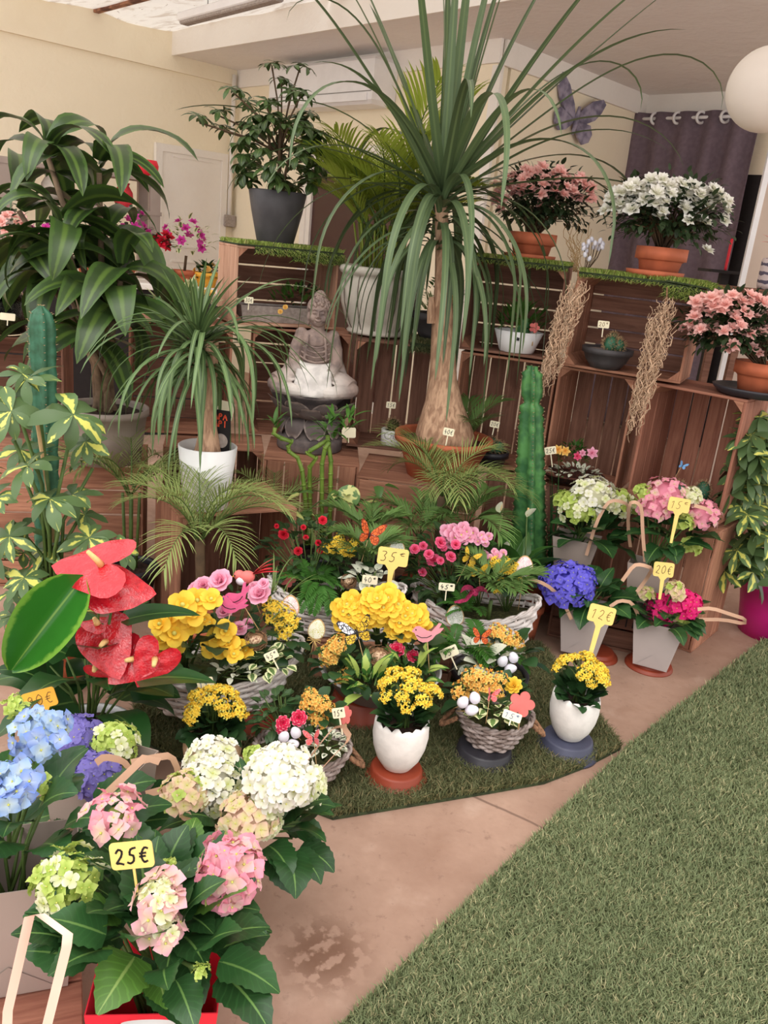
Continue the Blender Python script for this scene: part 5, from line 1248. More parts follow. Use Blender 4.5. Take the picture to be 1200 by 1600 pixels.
for q in ((515, 1020, .06), (525, 1010, .06), (530, 1003, .05), (520, 1030, .05), (535, 1060, .05), (545, 1050, .035), (512, 1030, .05)): OW('flower_cluster', kcluster('ora', 'korange'), kp, T(at(q[0], q[1], 2.3)) @ lookz((R.uniform(-.5, .2), -.6, .6)) @ S(q[2]))
rp = foliage(e, 'carnation_plant', 'rose', 'oval', dome(50, g(635, 1030, 2.42), (.08, .06, .06), -.7), .04, .024, .1, .8, b0+V((.1, .02, .08)))
blooms(rp, 'carnation_bloom', carnation('carn'), [(620, 1015, 26), (645, 1025, 22)], 2.37)
dp = stems(e, b0+V((0, -.06, .08)), dome(6, g(570, 1065, 2.26), (.04, .03, .03), 0), .004, name='striped_plant')
leaves(dp, lambda: leaf('lance', 'dieff', .1, .034, .5, 1.3, 7, .2, 1.2, .1), dome(22, g(575, 1072, 2.26), (.05, .04, .03), -.4)+dome(12, g(640, 1055, 2.34), (.06, .04, .03), -.2), .2)
butterfly('white and yellow butterfly with black edges over the zinc bowl', 558, 990, 2.3, 58, ('white', 'yellow'), 0, -15, -20, .12, .75)
flatbird('large pale pink painted wooden bird on a stick, centre', 667, 990, 2.36, 46, 'pink', -10, 0, .12)
eggpick('yellow printed egg board with a string bow left of the zinc bowl', 495, 983, 2.38, 27, 'yellow', .1, 8, 0, True)
nest('fibre nest in the zinc bowl', 592, 1026, 2.33, 40)

# ---------------------------------------------------------------- arrangement 5: 95 bowl, 6: grey rope basket, 7: low left basket
b0 = fl(762, 1075, .062); e = thing('planted_bowl', 'dark bowl of ferns, white veined leaves and yellow kalanchoe tagged 95', 'planter', b0)
pot(e, .1, .13, .07, 'blackp', .01, 36, 'moss', .012)
fp = O('fern', (MB().tube([(-.05, 0, .05), (-.05, 0, .09)], .01, 6), M_['stem']), e)
for i in range(15): OW('frond', frond(*FE), fp, T(at(728, 1015, 2.56)+V((R.uniform(-.05, .05), R.uniform(-.04, .04), 0))) @ RZ(R.uniform(0, 6.3)) @ RX(R.uniform(-.3, .7)) @ S(R.uniform(.5, .9)))
hp = stems(e, b0+V((0, -.03, .06)), dome(6, g(755, 1035, 2.5), (.05, .03, .03), 0), .003, name='white_veined_plant')
leaves(hp, lambda: leaf('oval', 'hypo', .085, .055, .1, .9, 7, .1), dome(20, g(755, 1040, 2.49), (.055, .035, .045), -.4), 0)
kp = stems(e, b0+V((.06, 0, .06)), dome(6, g(795, 1010, 2.55), (.05, .03, .04), 0), .003, name='kalanchoe')
leaves(kp, lambda: leaf('obov', 'kal', .085, .06, .3, .9, 6, .2), dome(16, g(795, 1025, 2.55), (.06, .04, .04), -.4), .1)
for q in ((785, 992, .065), (800, 1000, .06), (775, 985, .05), (808, 1006, .05), (768, 1010, .035)): OW('flower_cluster', kcluster('ora', 'korange'), kp, T(at(q[0], q[1], 2.54)) @ lookz((R.uniform(-.3, .4), -.6, .7)) @ S(q[2]))
butterfly('orange butterfly over the white veined leaves of the 95 bowl', 751, 996, 2.48, 36, ('orange',), 0, -12, 0, .1, .55)
eggs('on the 95 bowl', 795, 1036, 2.46, 19, 'eggs on the 95 bowl')
tag('cream tag written 95€ leaning out of the fern bowl', 702, 1019, 2.44, '95c', 28, 17, 22, rot=-30)
b0 = fl(766, 1158, .055); e = thing('planted_basket', 'small round grey wicker basket with rope handles and apricot kalanchoe', 'flower basket', b0)
basket(e, .118, .105, .1, 'wickg', .01, 9, .56, 20)
for sg in (-1, 1):
    b = MB(); base = V((sg*.118, 0, .09))
    for q in range(3): b.tube([base+V((sg*.045*sin(pi*t/11), -.03+.06*t/11+.004*cos(t*1.9+q*2.1), -.045*sin(pi*t/11)+.004*sin(t*1.9+q*2.1))) for t in range(12)], .006, 6)
    O('rope_handle', (b, M_['rope']), e)
kp = stems(e, b0+V((-.02, 0, .08)), dome(8, g(745, 1080, 2.3), (.07, .04, .04), 0), .003, name='kalanchoe')
leaves(kp, lambda: leaf('obov', 'kal', .065, .045, .3, .9, 6, .2), dome(26, g(755, 1095, 2.28), (.09, .06, .05), -.5), .1)
for q in ((722, 1080, .06), (735, 1058, .05), (750, 1055, .055), (765, 1062, .055), (752, 1075, .06), (770, 1075, .055), (783, 1060, .04), (775, 1085, .05), (742, 1068, .05)): OW('flower_cluster', kcluster('orb', 'korange'), kp, T(at(q[0], q[1], 2.25)) @ lookz((R.uniform(-.4, .4), -.6, .7)) @ S(q[2]))
mp2 = foliage(e, 'marigold', 'rose', 'oval', dome(14, g(803, 1078, 2.3), (.03, .03, .02), -.5), .03, .018, .2, .8, b0+V((.06, .02, .08)))
blooms(mp2, 'marigold_bloom', carnation('yellow'), [(802, 1071, 28)], 2.26, tow=.5, up=.8)
vp = stems(e, b0+V((.03, -.05, .08)), dome(6, g(775, 1115, 2.2), (.05, .02, .02), 0), .002, name='ivy')
leaves(vp, lambda: leaf('point', 'ivy', .034, .036, .1, .8, 5, .15), dome(34, g(772, 1112, 2.2), (.07, .03, .035), -.5), 0, sc=(.7, 1.2))
woodflower('large coral painted wooden flower on the grey rope basket', 815, 1100, 2.18, 42)
butterfly('small pink and red butterfly in the grey rope basket', 766, 1088, 2.18, 30, ('red',), 30, -20, 15, .08, .45)
eggs('in the grey rope basket', 734, 1100, 2.16, 21, 'eggs in the grey rope basket')
tag('cream tag written 15€ lying on the grey rope basket ivy', 800, 1119, 2.14, '15c', 30, 14, 8, ink='inkblue', rot=14, tilt=-30)
b0 = fl(470, 1205, .046); e = thing('planted_basket', 'low grey wicker basket with red carnations and ribbon, behind white hydrangea', 'flower basket', b0, RD(8))
basket(e, .135, .105, .08, 'wickg', .01, 7, .7, 20)
for sg in (-1, 1):
    b = MB(); base = V((sg*.135, 0, .07))
    for q in range(3): b.tube([base+V((sg*.045*sin(pi*t/11), -.03+.06*t/11+.004*cos(t*1.9+q*2.1), -.045*sin(pi*t/11)+.004*sin(t*1.9+q*2.1))) for t in range(12)], .006, 6)
    O('rope_handle', (b, M_['rope']), e)
rp = foliage(e, 'carnation_plant', 'rose', 'oval', dome(70, g(432, 1120, 2.06), (.06, .05, .07), -.7), .034, .022, .1, .8, b0+V((-.06, .02, .07)))
blooms(rp, 'carnation_bloom', carnation('carn'), [(467, 1122, 26), (442, 1130, 24), (440, 1138, 20)], 2.0)
kp = foliage(e, 'kalanchoe', 'kal', 'obov', dome(24, g(490, 1120, 2.06), (.05, .04, .05), -.6), .05, .036, .1, .9, b0+V((.02, .02, .07)))
for q in ((487, 1095, .055), (497, 1105, .05), (505, 1100, .045), (494, 1120, .045), (500, 1128, .045), (515, 1105, .03), (480, 1103, .04), (485, 1085, .035)): OW('flower_cluster', kcluster('orb', 'korange'), kp, T(at(q[0], q[1], 2.03)) @ lookz((R.uniform(-.4, .4), -.6, .7)) @ S(q[2]))
hp = foliage(e, 'white_veined_plant', 'hypo', 'oval', dome(26, g(512, 1165, 1.98), (.045, .035, .03), -.2), .03, .02, 0, .8, b0+V((.06, -.03, .06)))
eggs('in the low basket at the left', 454, 1154, 1.94, 20, 'eggs in the low left basket')
butterfly('small red butterfly in the low basket at the left', 490, 1155, 1.92, 34, ('red',), -20, -20, -20, .08, .6)
woodflower('coral wooden flower edge on beside the low left basket tag', 540, 1118, 1.98, 30, 'rosewood', 60, 0)
tag('cream tag angled sideways on the low left basket', 529, 1114, 1.95, '15c', 24, 16, 26, rot=-28, yaw=-35)
p0 = [at(478, 1192, 1.9), at(500, 1162, 1.88), at(520, 1138, 1.9), at(535, 1134, 1.93), at(546, 1150, 1.95), at(542, 1160, 1.93), at(520, 1182, 1.9), at(498, 1206, 1.87)]
single('ribbon_loop', MB().path(p0, .016, flat=(.7, .1, .7)).mesh('ribbon_loop', M_['kraft']), 'peach ribbon loop standing over the low left basket', 'ribbon')
tag('cream tag written 45€ on the rim of the yellow basket', 424, 1024, 2.16, '45c', 22, 13, 18, rot=-32)
tag('cream tag with blue 19€ above the beige egg pot', 321, 1068, 2.06, '19c', 26, 18, 12, ink='inkblue', rot=-18)
# ---------------------------------------------------------------- paper bags and hydrangeas
def bag(label, c, rz, w0, w1, d0, d1, h, mat, handle=None, hm='kraft', fold=True, group=None, hh=.13, hx=.03, lean=(0, 0)):
    """open tapered paper carrier: four thin sides, folded front corner, ribbon handles"""
    e = thing('paper_bag', label, 'gift bag', c, rz, group); t = .002
    def ring(w_, d_, z, s_=0): return [(-w_/2+s_, -d_/2+s_, z), (w_/2-s_, -d_/2+s_, z), (w_/2-s_, d_/2-s_, z), (-w_/2+s_, d_/2-s_, z)]
    vs = ring(w0, d0, 0)+ring(w1, d1, h)+ring(w1, d1, h, t)+ring(w0, d0, t, t)
    fs = [(3, 2, 1, 0), (12, 13, 14, 15)]
    for i in range(4):
        j = (i+1) % 4; fs += [(i, j, 4+j, 4+i), (4+i, 4+j, 8+j, 8+i), (8+i, 8+j, 12+j, 12+i)]
    O('bag_body', (MB().add(vs, fs), M_[mat], False), e)
    if fold:
        b = MB(); yb = lambda z: -(d0+(d1-d0)*z/h)/2-.0015
        b.add([(-w0*.42, yb(.004), .004), (w0*.42, yb(.004), .004), (0, yb(h*.3)-.001, h*.3)], [(0, 1, 2)]); O('folded_flap', (b, M_[mat], False), e)
        b = MB()
        for x in (-1, 1): b.path([(x*w0/2*.98, -d0/2, 0.003), (x*w1/2*.98, 0, h)], .001) if 0 else None
    if handle:
        for (sy, dx, dz, dy) in handle:
            y0 = sy*d1/2*.98; n = 14; pts = []
            for k in range(n+1): 
                a = k/n; x = lerp(-hx, hx, a); q = sin(pi*a)**.55; pts.append((x*(1+.25*q)+dx*q, y0+dy*q-.002, h-.03+(hh+dz)*q))
            O('ribbon_handle', (MB().path(pts, .013, flat=(.35, 1, .3)), M_[hm]), e)
        b = MB()
        for sx in (-1, 1): b.ell((sx*hx, -d1/2-.002, h-.02), (.003, .002, .003), nu=6, nv=4)
        O('rivets', (b, M_['metal']), e, None, None, 'stuff')
    return e
def head(par, u, v, y, rpx, col, n=46, flat=.85, fs=1., lace=False, col2=None, stem_to=None, core='creamy', loose=False, nrm=(0, -.45, .9)):
    """one hydrangea flower head: a core with every floret a piece of its own"""
    p = at(u, v, y); r = rpx*kpx(p); q = O('flower_head', (MB().ell((0, 0, 0), (r*.78, r*.78, r*.62), nu=12, nv=8) if not (lace or loose) else MB().ell((0, 0, 0), (r*.42, r*.42, r*.3), nu=10, nv=6), M_['corel'] if lace or loose else P_[col]), par, wm(par).inverted() @ T(p) @ lookz(nrm))
    if stem_to is not None:
        iv = wm(par).inverted(); O('flower_stem', (MB().tube([iv @ V(stem_to), iv @ (V(stem_to).lerp(p, .6)+V((0, 0, .02))), iv @ p], .004, 6), M_['stem']), par)
    fr = fs*max(.8, r/.05)*.0
    for i in range(n):
        z = 1-(i+.5)/n*(1.25 if not lace else .75); a = i*2.39996+R.uniform(-.2, .2); s_ = math.sqrt(max(0, 1-z*z)); d = V((s_*cos(a), s_*sin(a), z))
        if lace and z > .72:
            O('floret', floret(col2 or 'lime'), q, T(V((d.x*r, d.y*r, d.z*r*.5+.004))) @ lookz(d) @ RZ(R.random()*6) @ S(fs*.55)); continue
        c = col if not col2 or R.random() > .3 else col2
        k = R.uniform(.7, 1.22) if loose else R.uniform(.88, 1.1); O('floret', floret(c), q, T(V((d.x*r*k, d.y*r*k, d.z*r*flat*k))) @ lookz(d+V((R.uniform(-.45, .45)*(1+loose), R.uniform(-.45, .45)*(1+loose), .25))) @ RZ(R.random()*6) @ S(fs*R.uniform(.85, 1.15)))
    return q
M_['core'] = plain('flower_core', (196, 206, 130), .7, .3, 60); M_['corel'] = plain('flower_core_green', (150, 180, 90), .7, .3, 60)
def hyd(label, b0, top, rad, nl, L=.12, mat='hyd', zmin=-.5, potz=.045, sc=(.75, 1.15), el0=.1, c=None, matk=None):
    e = thing('hydrangea', label, 'potted plant', b0); b0 = V(b0)
    pot(e, potz*.8, potz, .1, 'blackp', .008, 24)
    c = V(c) if c is not None else b0+V((0, 0, top)); pts = dome(nl, c, rad, zmin, .18)
    stems(e, b0+V((0, 0, .1)), [(lerp(c, p, .75), d) for p, d in pts], .0035, every=3)
    leaves(e, lambda: leaf('hyd', matk if matk and R.random() < .25 else mat, L, L*.74, .25, .9, 16, .16, 1.2, .14, 4), [(lerp(c, p, .7), d) for p, d in pts], el0, .4, sc)
    return e
# front pink one in the red bag
rb = fl(240, 1548, .27); rb.z = .03; bz = V((rb.x, rb.y+.03, 0))
bag('red paper bag at the bottom of the picture holding the pink hydrangea', bz, RD(8), .17, .215, .13, .16, .275, 'bagr', [(-1, .0, -.06, -.05)], 'bagw', False, hx=.05)
e = hyd('pink lacecap hydrangea in the red paper bag, nearest plant', bz+V((0, 0, .004)), .34, (.15, .13, .1), 60, .105, matk='hydl', zmin=-.42, c=at(245, 1428, 1.12))
rt_ = bz+V((0, 0, .28))
leaves(e, lambda: leaf('hyd', 'hyd', .105, .105*.74, .25, .9, 16, .16, 1.2, .14, 4), dome(20, at(245, 1485, 1.03), (.12, .05, .06), -.35, .18), .1, .4, (.8, 1.1))
for (u, v, y, r, col, n, lace, c2) in ((250, 1405, 1.02, 36, 'pinkl', 20, True, 'creamy'), (252, 1452, 1.0, 32, 'pinkl', 15, True, 'creamy'), (362, 1350, 1.12, 46, 'pink', 34, False, 'pinkl'), (350, 1385, 1.1, 34, 'pink', 20, False, 'pinkl'), (338, 1392, 1.09, 16, 'lime', 12, False, None), (102, 1372, 1.08, 46, 'lime', 50, False, 'creamy'),
        (182, 1275, 1.2, 40, 'pink', 20, True, 'pinkl'), (265, 1352, 1.1, 10, 'lime', 8, False, None), (312, 1516, .97, 12, 'lime', 9, False, None)):
    head(e, u, v, y, r, col, n, .55, (1.25 if lace else 1.2 if col == 'pink' else .85) if r > 14 else .45, lace, c2, rt_, loose=True, nrm=(R.uniform(-.2, .2), -.3, .95))
# white one behind
bz = V((fl(350, 1400, 0).x, 1.58, 0))
bag('white paper bag mostly hidden under the white hydrangea', bz, RD(-10), .1, .12, .09, .11, .18, 'bagd', None, fold=False)
e = hyd('white mophead hydrangea beside the low left basket', bz+V((0, 0, .004)), .3, (.16, .12, .09), 44, .11, zmin=-.75, c=at(400, 1290, 1.54))
rt_ = bz+V((0, 0, .25))
for (u, v, y, r, col, n, lace, c2, fs) in ((437, 1215, 1.5, 50, 'white', 74, False, None, 1.), (480, 1228, 1.54, 28, 'creamy', 26, False, None, .9), (332, 1190, 1.62, 38, 'white', 48, False, 'creamy', .95), (328, 1228, 1.55, 46, 'white', 56, False, 'creamy', .95),
        (288, 1240, 1.5, 34, 'blush', 30, False, 'lime', .95), (385, 1278, 1.46, 42, 'blush', 44, False, 'creamy', .95), (415, 1280, 1.48, 24, 'creamy', 24, False, None, .9), (396, 1180, 1.62, 14, 'lime', 16, False, None, .7)):
    head(e, u, v, y, r, col, n, .85, fs, lace, c2, rt_)
# blue and purple ones at left
bz = V((at(10, 1440, 1.22).x, 1.24, .125))
bg_ = bag('grey brown paper bag at the left edge holding the blue hydrangea', bz, RD(20), .2, .24, .15, .18, .25, 'bagd', None, 'kraft', True); iv = wm(bg_).inverted()
O('ribbon_handle', (MB().path([iv @ at(q[0], q[1], q[2]) for q in ((93, 1308, 1.25), (150, 1256, 1.28), (225, 1184, 1.34), (250, 1190, 1.36))], .015, up=V((0, -1, .3))), M_['kraft']), bg_)
e = hyd('blue lacecap hydrangea at the left edge', bz+V((0, 0, .004)), .36, (.17, .14, .1), 28, .12, zmin=-.6, c=at(45, 1300, 1.28), matk='hydl')
rt_ = bz+V((0, 0, .25))
for (u, v, y, r, col, n, c2, fs) in ((66, 1150, 1.36, 38, 'bluel', 30, 'blue', 1.1), (18, 1232, 1.22, 36, 'blue', 30, 'bluel', 1.1), (62, 1228, 1.3, 16, 'lime', 12, None, .6), (22, 1102, 1.4, 16, 'lime', 12, None, .6)):
    head(e, u, v, y, r, col, n, .7, fs*1.1, False, c2, rt_, loose=True)
bz = V((at(150, 1300, 1.62).x, 1.66, 0))
bg_ = bag('kraft handled paper bag holding the purple hydrangea', bz, RD(-15), .15, .2, .13, .17, .3, 'bagd', None, 'kraft', True); iv = wm(bg_).inverted()
for hp_ in ([(150, 1192), (163, 1182), (192, 1188), (206, 1206), (203, 1220), (192, 1238)], [(205, 1192), (240, 1184), (268, 1180), (279, 1205), (277, 1228), (228, 1241)]): O('ribbon_handle', (MB().path(chaikin([iv @ at(q[0], q[1], 1.56) for q in hp_]), .016, up=V((0, -1, .3))), M_['kraft']), bg_)
e = hyd('purple and lime mophead hydrangea behind the pink lacecap', bz+V((0, 0, .004)), .36, (.15, .13, .08), 20, .11, zmin=-.5, c=at(150, 1270, 1.64))
rt_ = bz+V((0, 0, .3))
for (u, v, y, r, col, n, c2, fs) in ((122, 1152, 1.72, 32, 'purple', 34, None, 1.), (152, 1212, 1.6, 33, 'purple', 40, None, 1.), (180, 1162, 1.7, 34, 'lime', 40, 'creamy', .9), (130, 1192, 1.64, 22, 'purple', 20, None, .9), (182, 1235, 1.55, 22, 'lime', 16, None, .8)):
    head(e, u, v, y, r, col, n, .8, fs, False, c2, rt_)
# ribbon of a bag below the frame
e = thing('paper_bag', 'bag with a pale pink ribbon handle cut off at the lower left corner', 'gift bag', (at(40, 1700, .82).x, .86, .0), RD(-25)); b_ = MB()
O('bag_body', (MB().add([(-.08, -.05, 0), (.08, -.05, 0), (.08, .05, 0), (-.08, .05, 0), (-.09, -.06, .2), (.09, -.06, .2), (.09, .06, .2), (-.09, .06, .2)], [(3, 2, 1, 0), (0, 1, 5, 4), (1, 2, 6, 5), (2, 3, 7, 6), (3, 0, 4, 7)]), M_['bagw'], False), e)
iv = wm(e).inverted(); pts = [at(8, 1690, .86), at(12, 1580, .87), at(46, 1432, .89), at(62, 1428, .89), at(106, 1460, .87), at(104, 1480, .87), at(74, 1600, .85), at(60, 1690, .84)]
O('ribbon_handle', (MB().path([iv @ p for p in pts], .0135, flat=(.8, .6, .1)), M_['pinkrib']), e)
# four bagged hydrangeas at right
def bagged(lb, lh, u, v, y, z, w_, h, rz, heads, matb, c, nl, hs, flat=.85, hx=.045, hh=.16, rad=(.13, .1, .09), L=.12, fs=1.15):
    c0 = at(u, v, y); bz = V((c0.x, y, z)); bg_ = bag(lb, bz, RD(rz), w_*.68, w_, w_*.55, w_*.72, h, matb, None, 'kraft', True); iv = wm(bg_).inverted()
    for hp_ in hs: O('ribbon_handle', (MB().path(chaikin([iv @ at(q[0], q[1], y+(q[2] if len(q) > 2 else -.1)) for q in hp_]), .0135, up=V((0, -1, .3))), M_['kraft']), bg_)
    e = hyd(lh, bz+V((0, 0, .004)), h+.06, rad, nl, L, zmin=-.45, c=at(c[0], c[1], y))
    for (uu, vv, r, col, n, c2) in heads: head(e, uu, vv, y+R.uniform(-.05, .03), r, col, n, flat, fs, False, c2, bz+V((0, 0, h)))
crz = fl(880, 925, .192)
single('pot_saucer', MB().lathe([(0, .05), (.1, .05), (.115, .03), (.12, 0), (0, 0)], 30).mesh('pot_saucer', M_['blackp']), 'black saucer beneath the pale green hydrangea bag', 'saucer', T(V((at(885, 900, 3.36).x, 3.36, .191))))
bagged('grey paper bag of the pale green hydrangea, back left of four', 'pale green and white hydrangea in a grey bag', 895, 880, 3.36, .242, .19, .17, -20, [(925, 778, 34, 'creamy', 44, 'white'), (905, 795, 30, 'lime', 34, 'creamy'), (880, 782, 16, 'lime', 16, None), (965, 785, 22, 'creamy', 24, 'lime'), (985, 790, 14, 'creamy', 14, 'lime'), (935, 770, 24, 'white', 26, None)], 'bagd', (925, 835), 22, [[(916, 868), (931, 818), (948, 786), (962, 781), (984, 789), (975, 812, 0), (957, 850, .05)]], L=.15)
single('flower_pot', MB().lathe([(0, .19), (.09, .19), (.1, .12), (.108, 0), (0, 0)], 30).mesh('flower_pot', M_['terrad']), 'upturned pot beneath the salmon hydrangea bag', 'flower pot', T(V((at(1020, 900, 3.22).x+.02, 3.22, 0))))
bagged('grey paper bag of the salmon pink hydrangea, back right of four', 'salmon pink hydrangea with lime buds in a grey bag', 1018, 880, 3.2, .192, .17, .19, -25, [(1040, 775, 32, 'pink', 34, 'pinkl'), (1025, 793, 26, 'pink', 28, 'pinkl'), (1095, 805, 27, 'pink', 28, 'pinkl'), (1080, 775, 14, 'creamy', 14, None), (1070, 815, 14, 'lime', 14, None), (1005, 768, 12, 'lime', 10, None), (1080, 853, 15, 'lime', 14, None)], 'bagd', (1050, 840), 26, [[(1008, 878), (1004, 830), (1003, 793), (994, 784), (983, 786), (981, 820, 0), (985, 855, .05)], [(1085, 790), (1105, 795), (1112, 803)]])
saucer('upturned brick red saucer under the violet hydrangea bag', fl(932, 1025, 0), .085, 'terrad', .03)
bagged('grey paper bag of the violet blue hydrangea, front left of four', 'violet blue mophead hydrangea in a grey bag', 915, 965, 3.06, .031, .20, .2, -18, [(885, 915, 38, 'violet', 90, None), (862, 908, 20, 'violet', 28, None), (906, 908, 24, 'violet', 34, None)], 'bag', (925, 935), 30, [[(893, 968), (876, 932), (852, 912), (824, 904)], [(953, 948), (968, 938), (988, 941), (1000, 968), (1002, 978)]], rad=(.16, .1, .07), L=.12, fs=1.2)
saucer('upturned brick red saucer under the fuchsia hydrangea bag', fl(1013, 1040, 0), .095, 'terrad', .035)
bagged('grey paper bag of the fuchsia hydrangea, front right of four', 'fuchsia mophead hydrangea with small lime buds in a grey bag', 1025, 1000, 3.0, .036, .19, .19, -22, [(1035, 952, 24, 'fuchsia', 38, None), (1070, 945, 24, 'fuchsia', 38, None), (1055, 922, 14, 'blush', 16, 'lime'), (1010, 928, 10, 'blush', 10, 'lime'), (1067, 960, 14, 'lime', 16, 'blush')], 'bag', (1040, 965), 28, [[(972, 908), (990, 883), (1002, 882), (1020, 888), (1010, 905, 0), (995, 925, 0)], [(1090, 952), (1112, 950), (1145, 961), (1164, 967), (1164, 975, -.07), (1130, 968, -.05), (1092, 968, -.05)]], rad=(.14, .1, .06), L=.1)
tag('tall yellow tag written 15€ between the two back hydrangeas', 1061, 789, 3.1, '15c', 34, 22, 50, 'tagy', 'inkb', 4, 0, True, lw_=.0016)
tag('yellow tag written 20€ over the fuchsia hydrangea', 1037, 890, 2.95, '20€', 32, 23, 36, 'tagy', 'ink', 0, 0, True, lw_=.0018)
tag('yellow tag written 12€ behind the right egg pot', 940, 960, 2.45, '12€', 42, 28, 92, 'tagy', 'inkb', 8, 0, True, lw_=.0018)
tag('large yellow tag written 25€ in the front pink hydrangea', 206, 1336, 1.06, '25€', 68, 44, 40, 'tagy', 'ink', -12, 0, False, lw_=.0034)
tag('orange tag written 90€ in front of the anthurium', 62, 1093, 1.79, '90€', 54, 30, 215, 'tago', 'inkb', -22, 0, True, lw_=.0018)

# ---------------------------------------------------------------- anthurium
rim = at(140, 1135, 1.95); b0 = V((rim.x, 1.95, 0)); hz = rim.z
e = thing('anthurium', 'red anthurium with glossy flowers and one big folded leaf, left', 'potted plant', b0)
pot(e, .08, .115, hz, 'white', .014, 36)
def heartmesh(k, name, m):
    b = MB(); nr, na = 6, 32; vs = [(0, 0, 0)]; us = [(.5, .1)]; fs = []
    for i in range(1, nr+1):
        for j in range(na):
            t = 2*pi*j/na; a_ = abs((t+pi) % (2*pi)-pi)
            rad = k*(.30+.30*(1-a_/pi)**2+.26*math.exp(-((a_-2.25)/.75)**2)-.22*math.exp(-((a_-pi)/.32)**2)+.12*math.exp(-(a_/.28)**2))
            r = rad*i/nr; z = k*(.05*(i/nr)**2*cos(2*t)+.02*sin(5*t+i*1.3)*(i/nr)-.10*(i/nr)**2*max(0, cos(t)))
            vs.append((r*sin(t), r*cos(t), z)); us.append((.5+.5*sin(t)*i/nr, .5+.5*cos(t)*i/nr))
    for j in range(na): fs.append((0, 1+(j+1) % na, 1+j))
    for i in range(nr-1):
        for j in range(na): q = 1+i*na; fs.append((q+j, q+(j+1) % na, q+na+(j+1) % na, q+na+j))
    return b.add(vs, fs, us).mesh(name, M_[m])
def spathe(u, v, wpx, nrm, roll, label=None, y=1.9):
    p = at(u, v, y); k = wpx*kpx(p); n = V(nrm).normalized()
    o = OW('flower', heartmesh(k, 'spathe', 'anthsp'), e, T(p) @ lookz(n) @ RZ(roll))
    O('spadix', (MB().tube([(0, .0, .0), (0, k*.03, k*.12), (0, k*.1, k*.3)], lambda t: .0085*(1.1-.5*t), 8), M_['spadix']), o)
    iv = wm(e).inverted(); q = iv @ p; O('flower_stem', (MB().tube([(q.x*.1, 0, hz), (q.x*.6, q.y*.5, lerp(hz, q.z, .6)), q], .0035, 6), M_['stem']), e)
for a in ((158, 883, 112, (-.1, -.5, .85), 1.55), (180, 918, 88, (.2, -.55, .8), -1.35), (165, 1003, 88, (-.1, -.85, .5), 3.5), (208, 1030, 72, (.0, -.8, .6), 2.5), (242, 1030, 70, (.35, -.9, .3), 3.5), (152, 975, 40, (0, -.25, 1), 1.6), (150, 1042, 40, (-.2, -1, .1), 3.2)): spathe(*a[:5], y=1.9-.02*a[2]/60)
al = lambda: leaf('heart', 'anth', .19, .16, .2, 1.0, 9, .12, 1.3, .1, 4)
leaves(e, al, [(p, d) for p, d in dome(26, at(150, 1080, 2.0), (.12, .1, .14), -.6)], .0, .4, (.7, 1.1))
pa_, pb_ = at(132, 900, 1.84), at(18, 1045, 1.76)
OW('leaf', MB().ribbon((pb_-pa_).length*1.05, .145, .12, .45, lambda t: PF['oval'](t), 14, .6, 1.2, nx=8, wav=.1, cup=.4).mesh('big_leaf', M_['anthl']), e, T(pa_) @ frame(pb_-pa_, (.35, -.8, .6)), 'big bright green leaf folded along its middle')
OW('leaf', MB().ribbon(.2, .12, .2, .5, PF['heart'], 10, .15, 1.2, M=RZ(-1.45), nx=4).mesh('side_leaf', M_['anth']), e, T(at(215, 1062, 1.86)))
OW('leaf', MB().ribbon(.2, .12, .3, .6, PF['heart'], 10, .15, 1.2, M=RZ(-1.3), nx=4).mesh('side_leaf', M_['anth']), e, T(at(190, 970, 1.9)))
stems(e, b0+V((0, 0, hz-.03)), dome(14, at(140, 1060, 1.97), (.1, .08, .15), -.2), .0035)

# ---------------------------------------------------------------- peace lily, bamboo, pothos
b0 = V((at(826, 900, 3.18).x, 3.18, 0)); e = thing('peace_lily', 'peace lily with white flowers between the euphorbia and pink rose basket', 'potted plant', b0); pot(e, .065, .08, .16, 'terra')
c = at(805, 900, 3.2)
leaves(e, lambda: leaf('lance', 'spath', .25, .065, .7, 1.2, 10, .2, 1.3, .06), [(c+V((.02*sin(i*2.4), .02*cos(i*2.4), R.uniform(-.05, .04))), V((sin(i*2.4), cos(i*2.4), R.uniform(-.3, .9)))) for i in range(26)], 0, .3, (.7, 1.15))
for (u, v, rr) in ((783, 790, -.3), (825, 797, .3), (793, 850, -.2)):
    p = at(u, v, 3.18); OW('flower', MB().ribbon(.06, .034, 1.2, .3, PF['oval'], 8, .5, 1.2, nx=4).mesh('spathe', P_['lily']), e, T(p-V((0, 0, .03))) @ RY(rr) @ RZ(pi+.4))
    OW('spadix', MB().tube([(0, 0, 0), (0, -.004, .03)], .004, 6).mesh('spadix', M_['spadix']), e, T(p-V((0, 0, .02))))
    q = p-b0; O('flower_stem', (MB().tube([(0, 0, .15), V((q.x*.5, 0, q.z*.6)), q-V((0, 0, .03))], .003, 5), M_['stem']), e)
b0 = V((at(500, 850, 3.42).x, 3.42, 0)); e = thing('lucky_bamboo', 'lucky bamboo with bent green canes in front of the statue base', 'plant', b0); pot(e, .08, .1, .2, 'blackp')
def canes(pts):
    q = [at(u, v, 3.42+dy)-b0 for u, v, dy in pts]; b = MB(); b.tube(q, .0095, 8); L = 0
    for i in range(len(q)-1):
        n = max(1, int((q[i+1]-q[i]).length/.05))
        for k in range(n): c = q[i].lerp(q[i+1], k/n); d = (q[i+1]-q[i]).normalized()*.003; b.tube([c-d, c+d], .0112, 8)
    O('cane', (b, M_['bamst']), e)
canes([(480, 850, 0), (477, 780, 0), (472, 735, 0), (465, 715, 0), (452, 706, .0), (450, 698, 0), (456, 690, 0), (440, 685, -.02), (428, 678, 0), (430, 668, 0)])
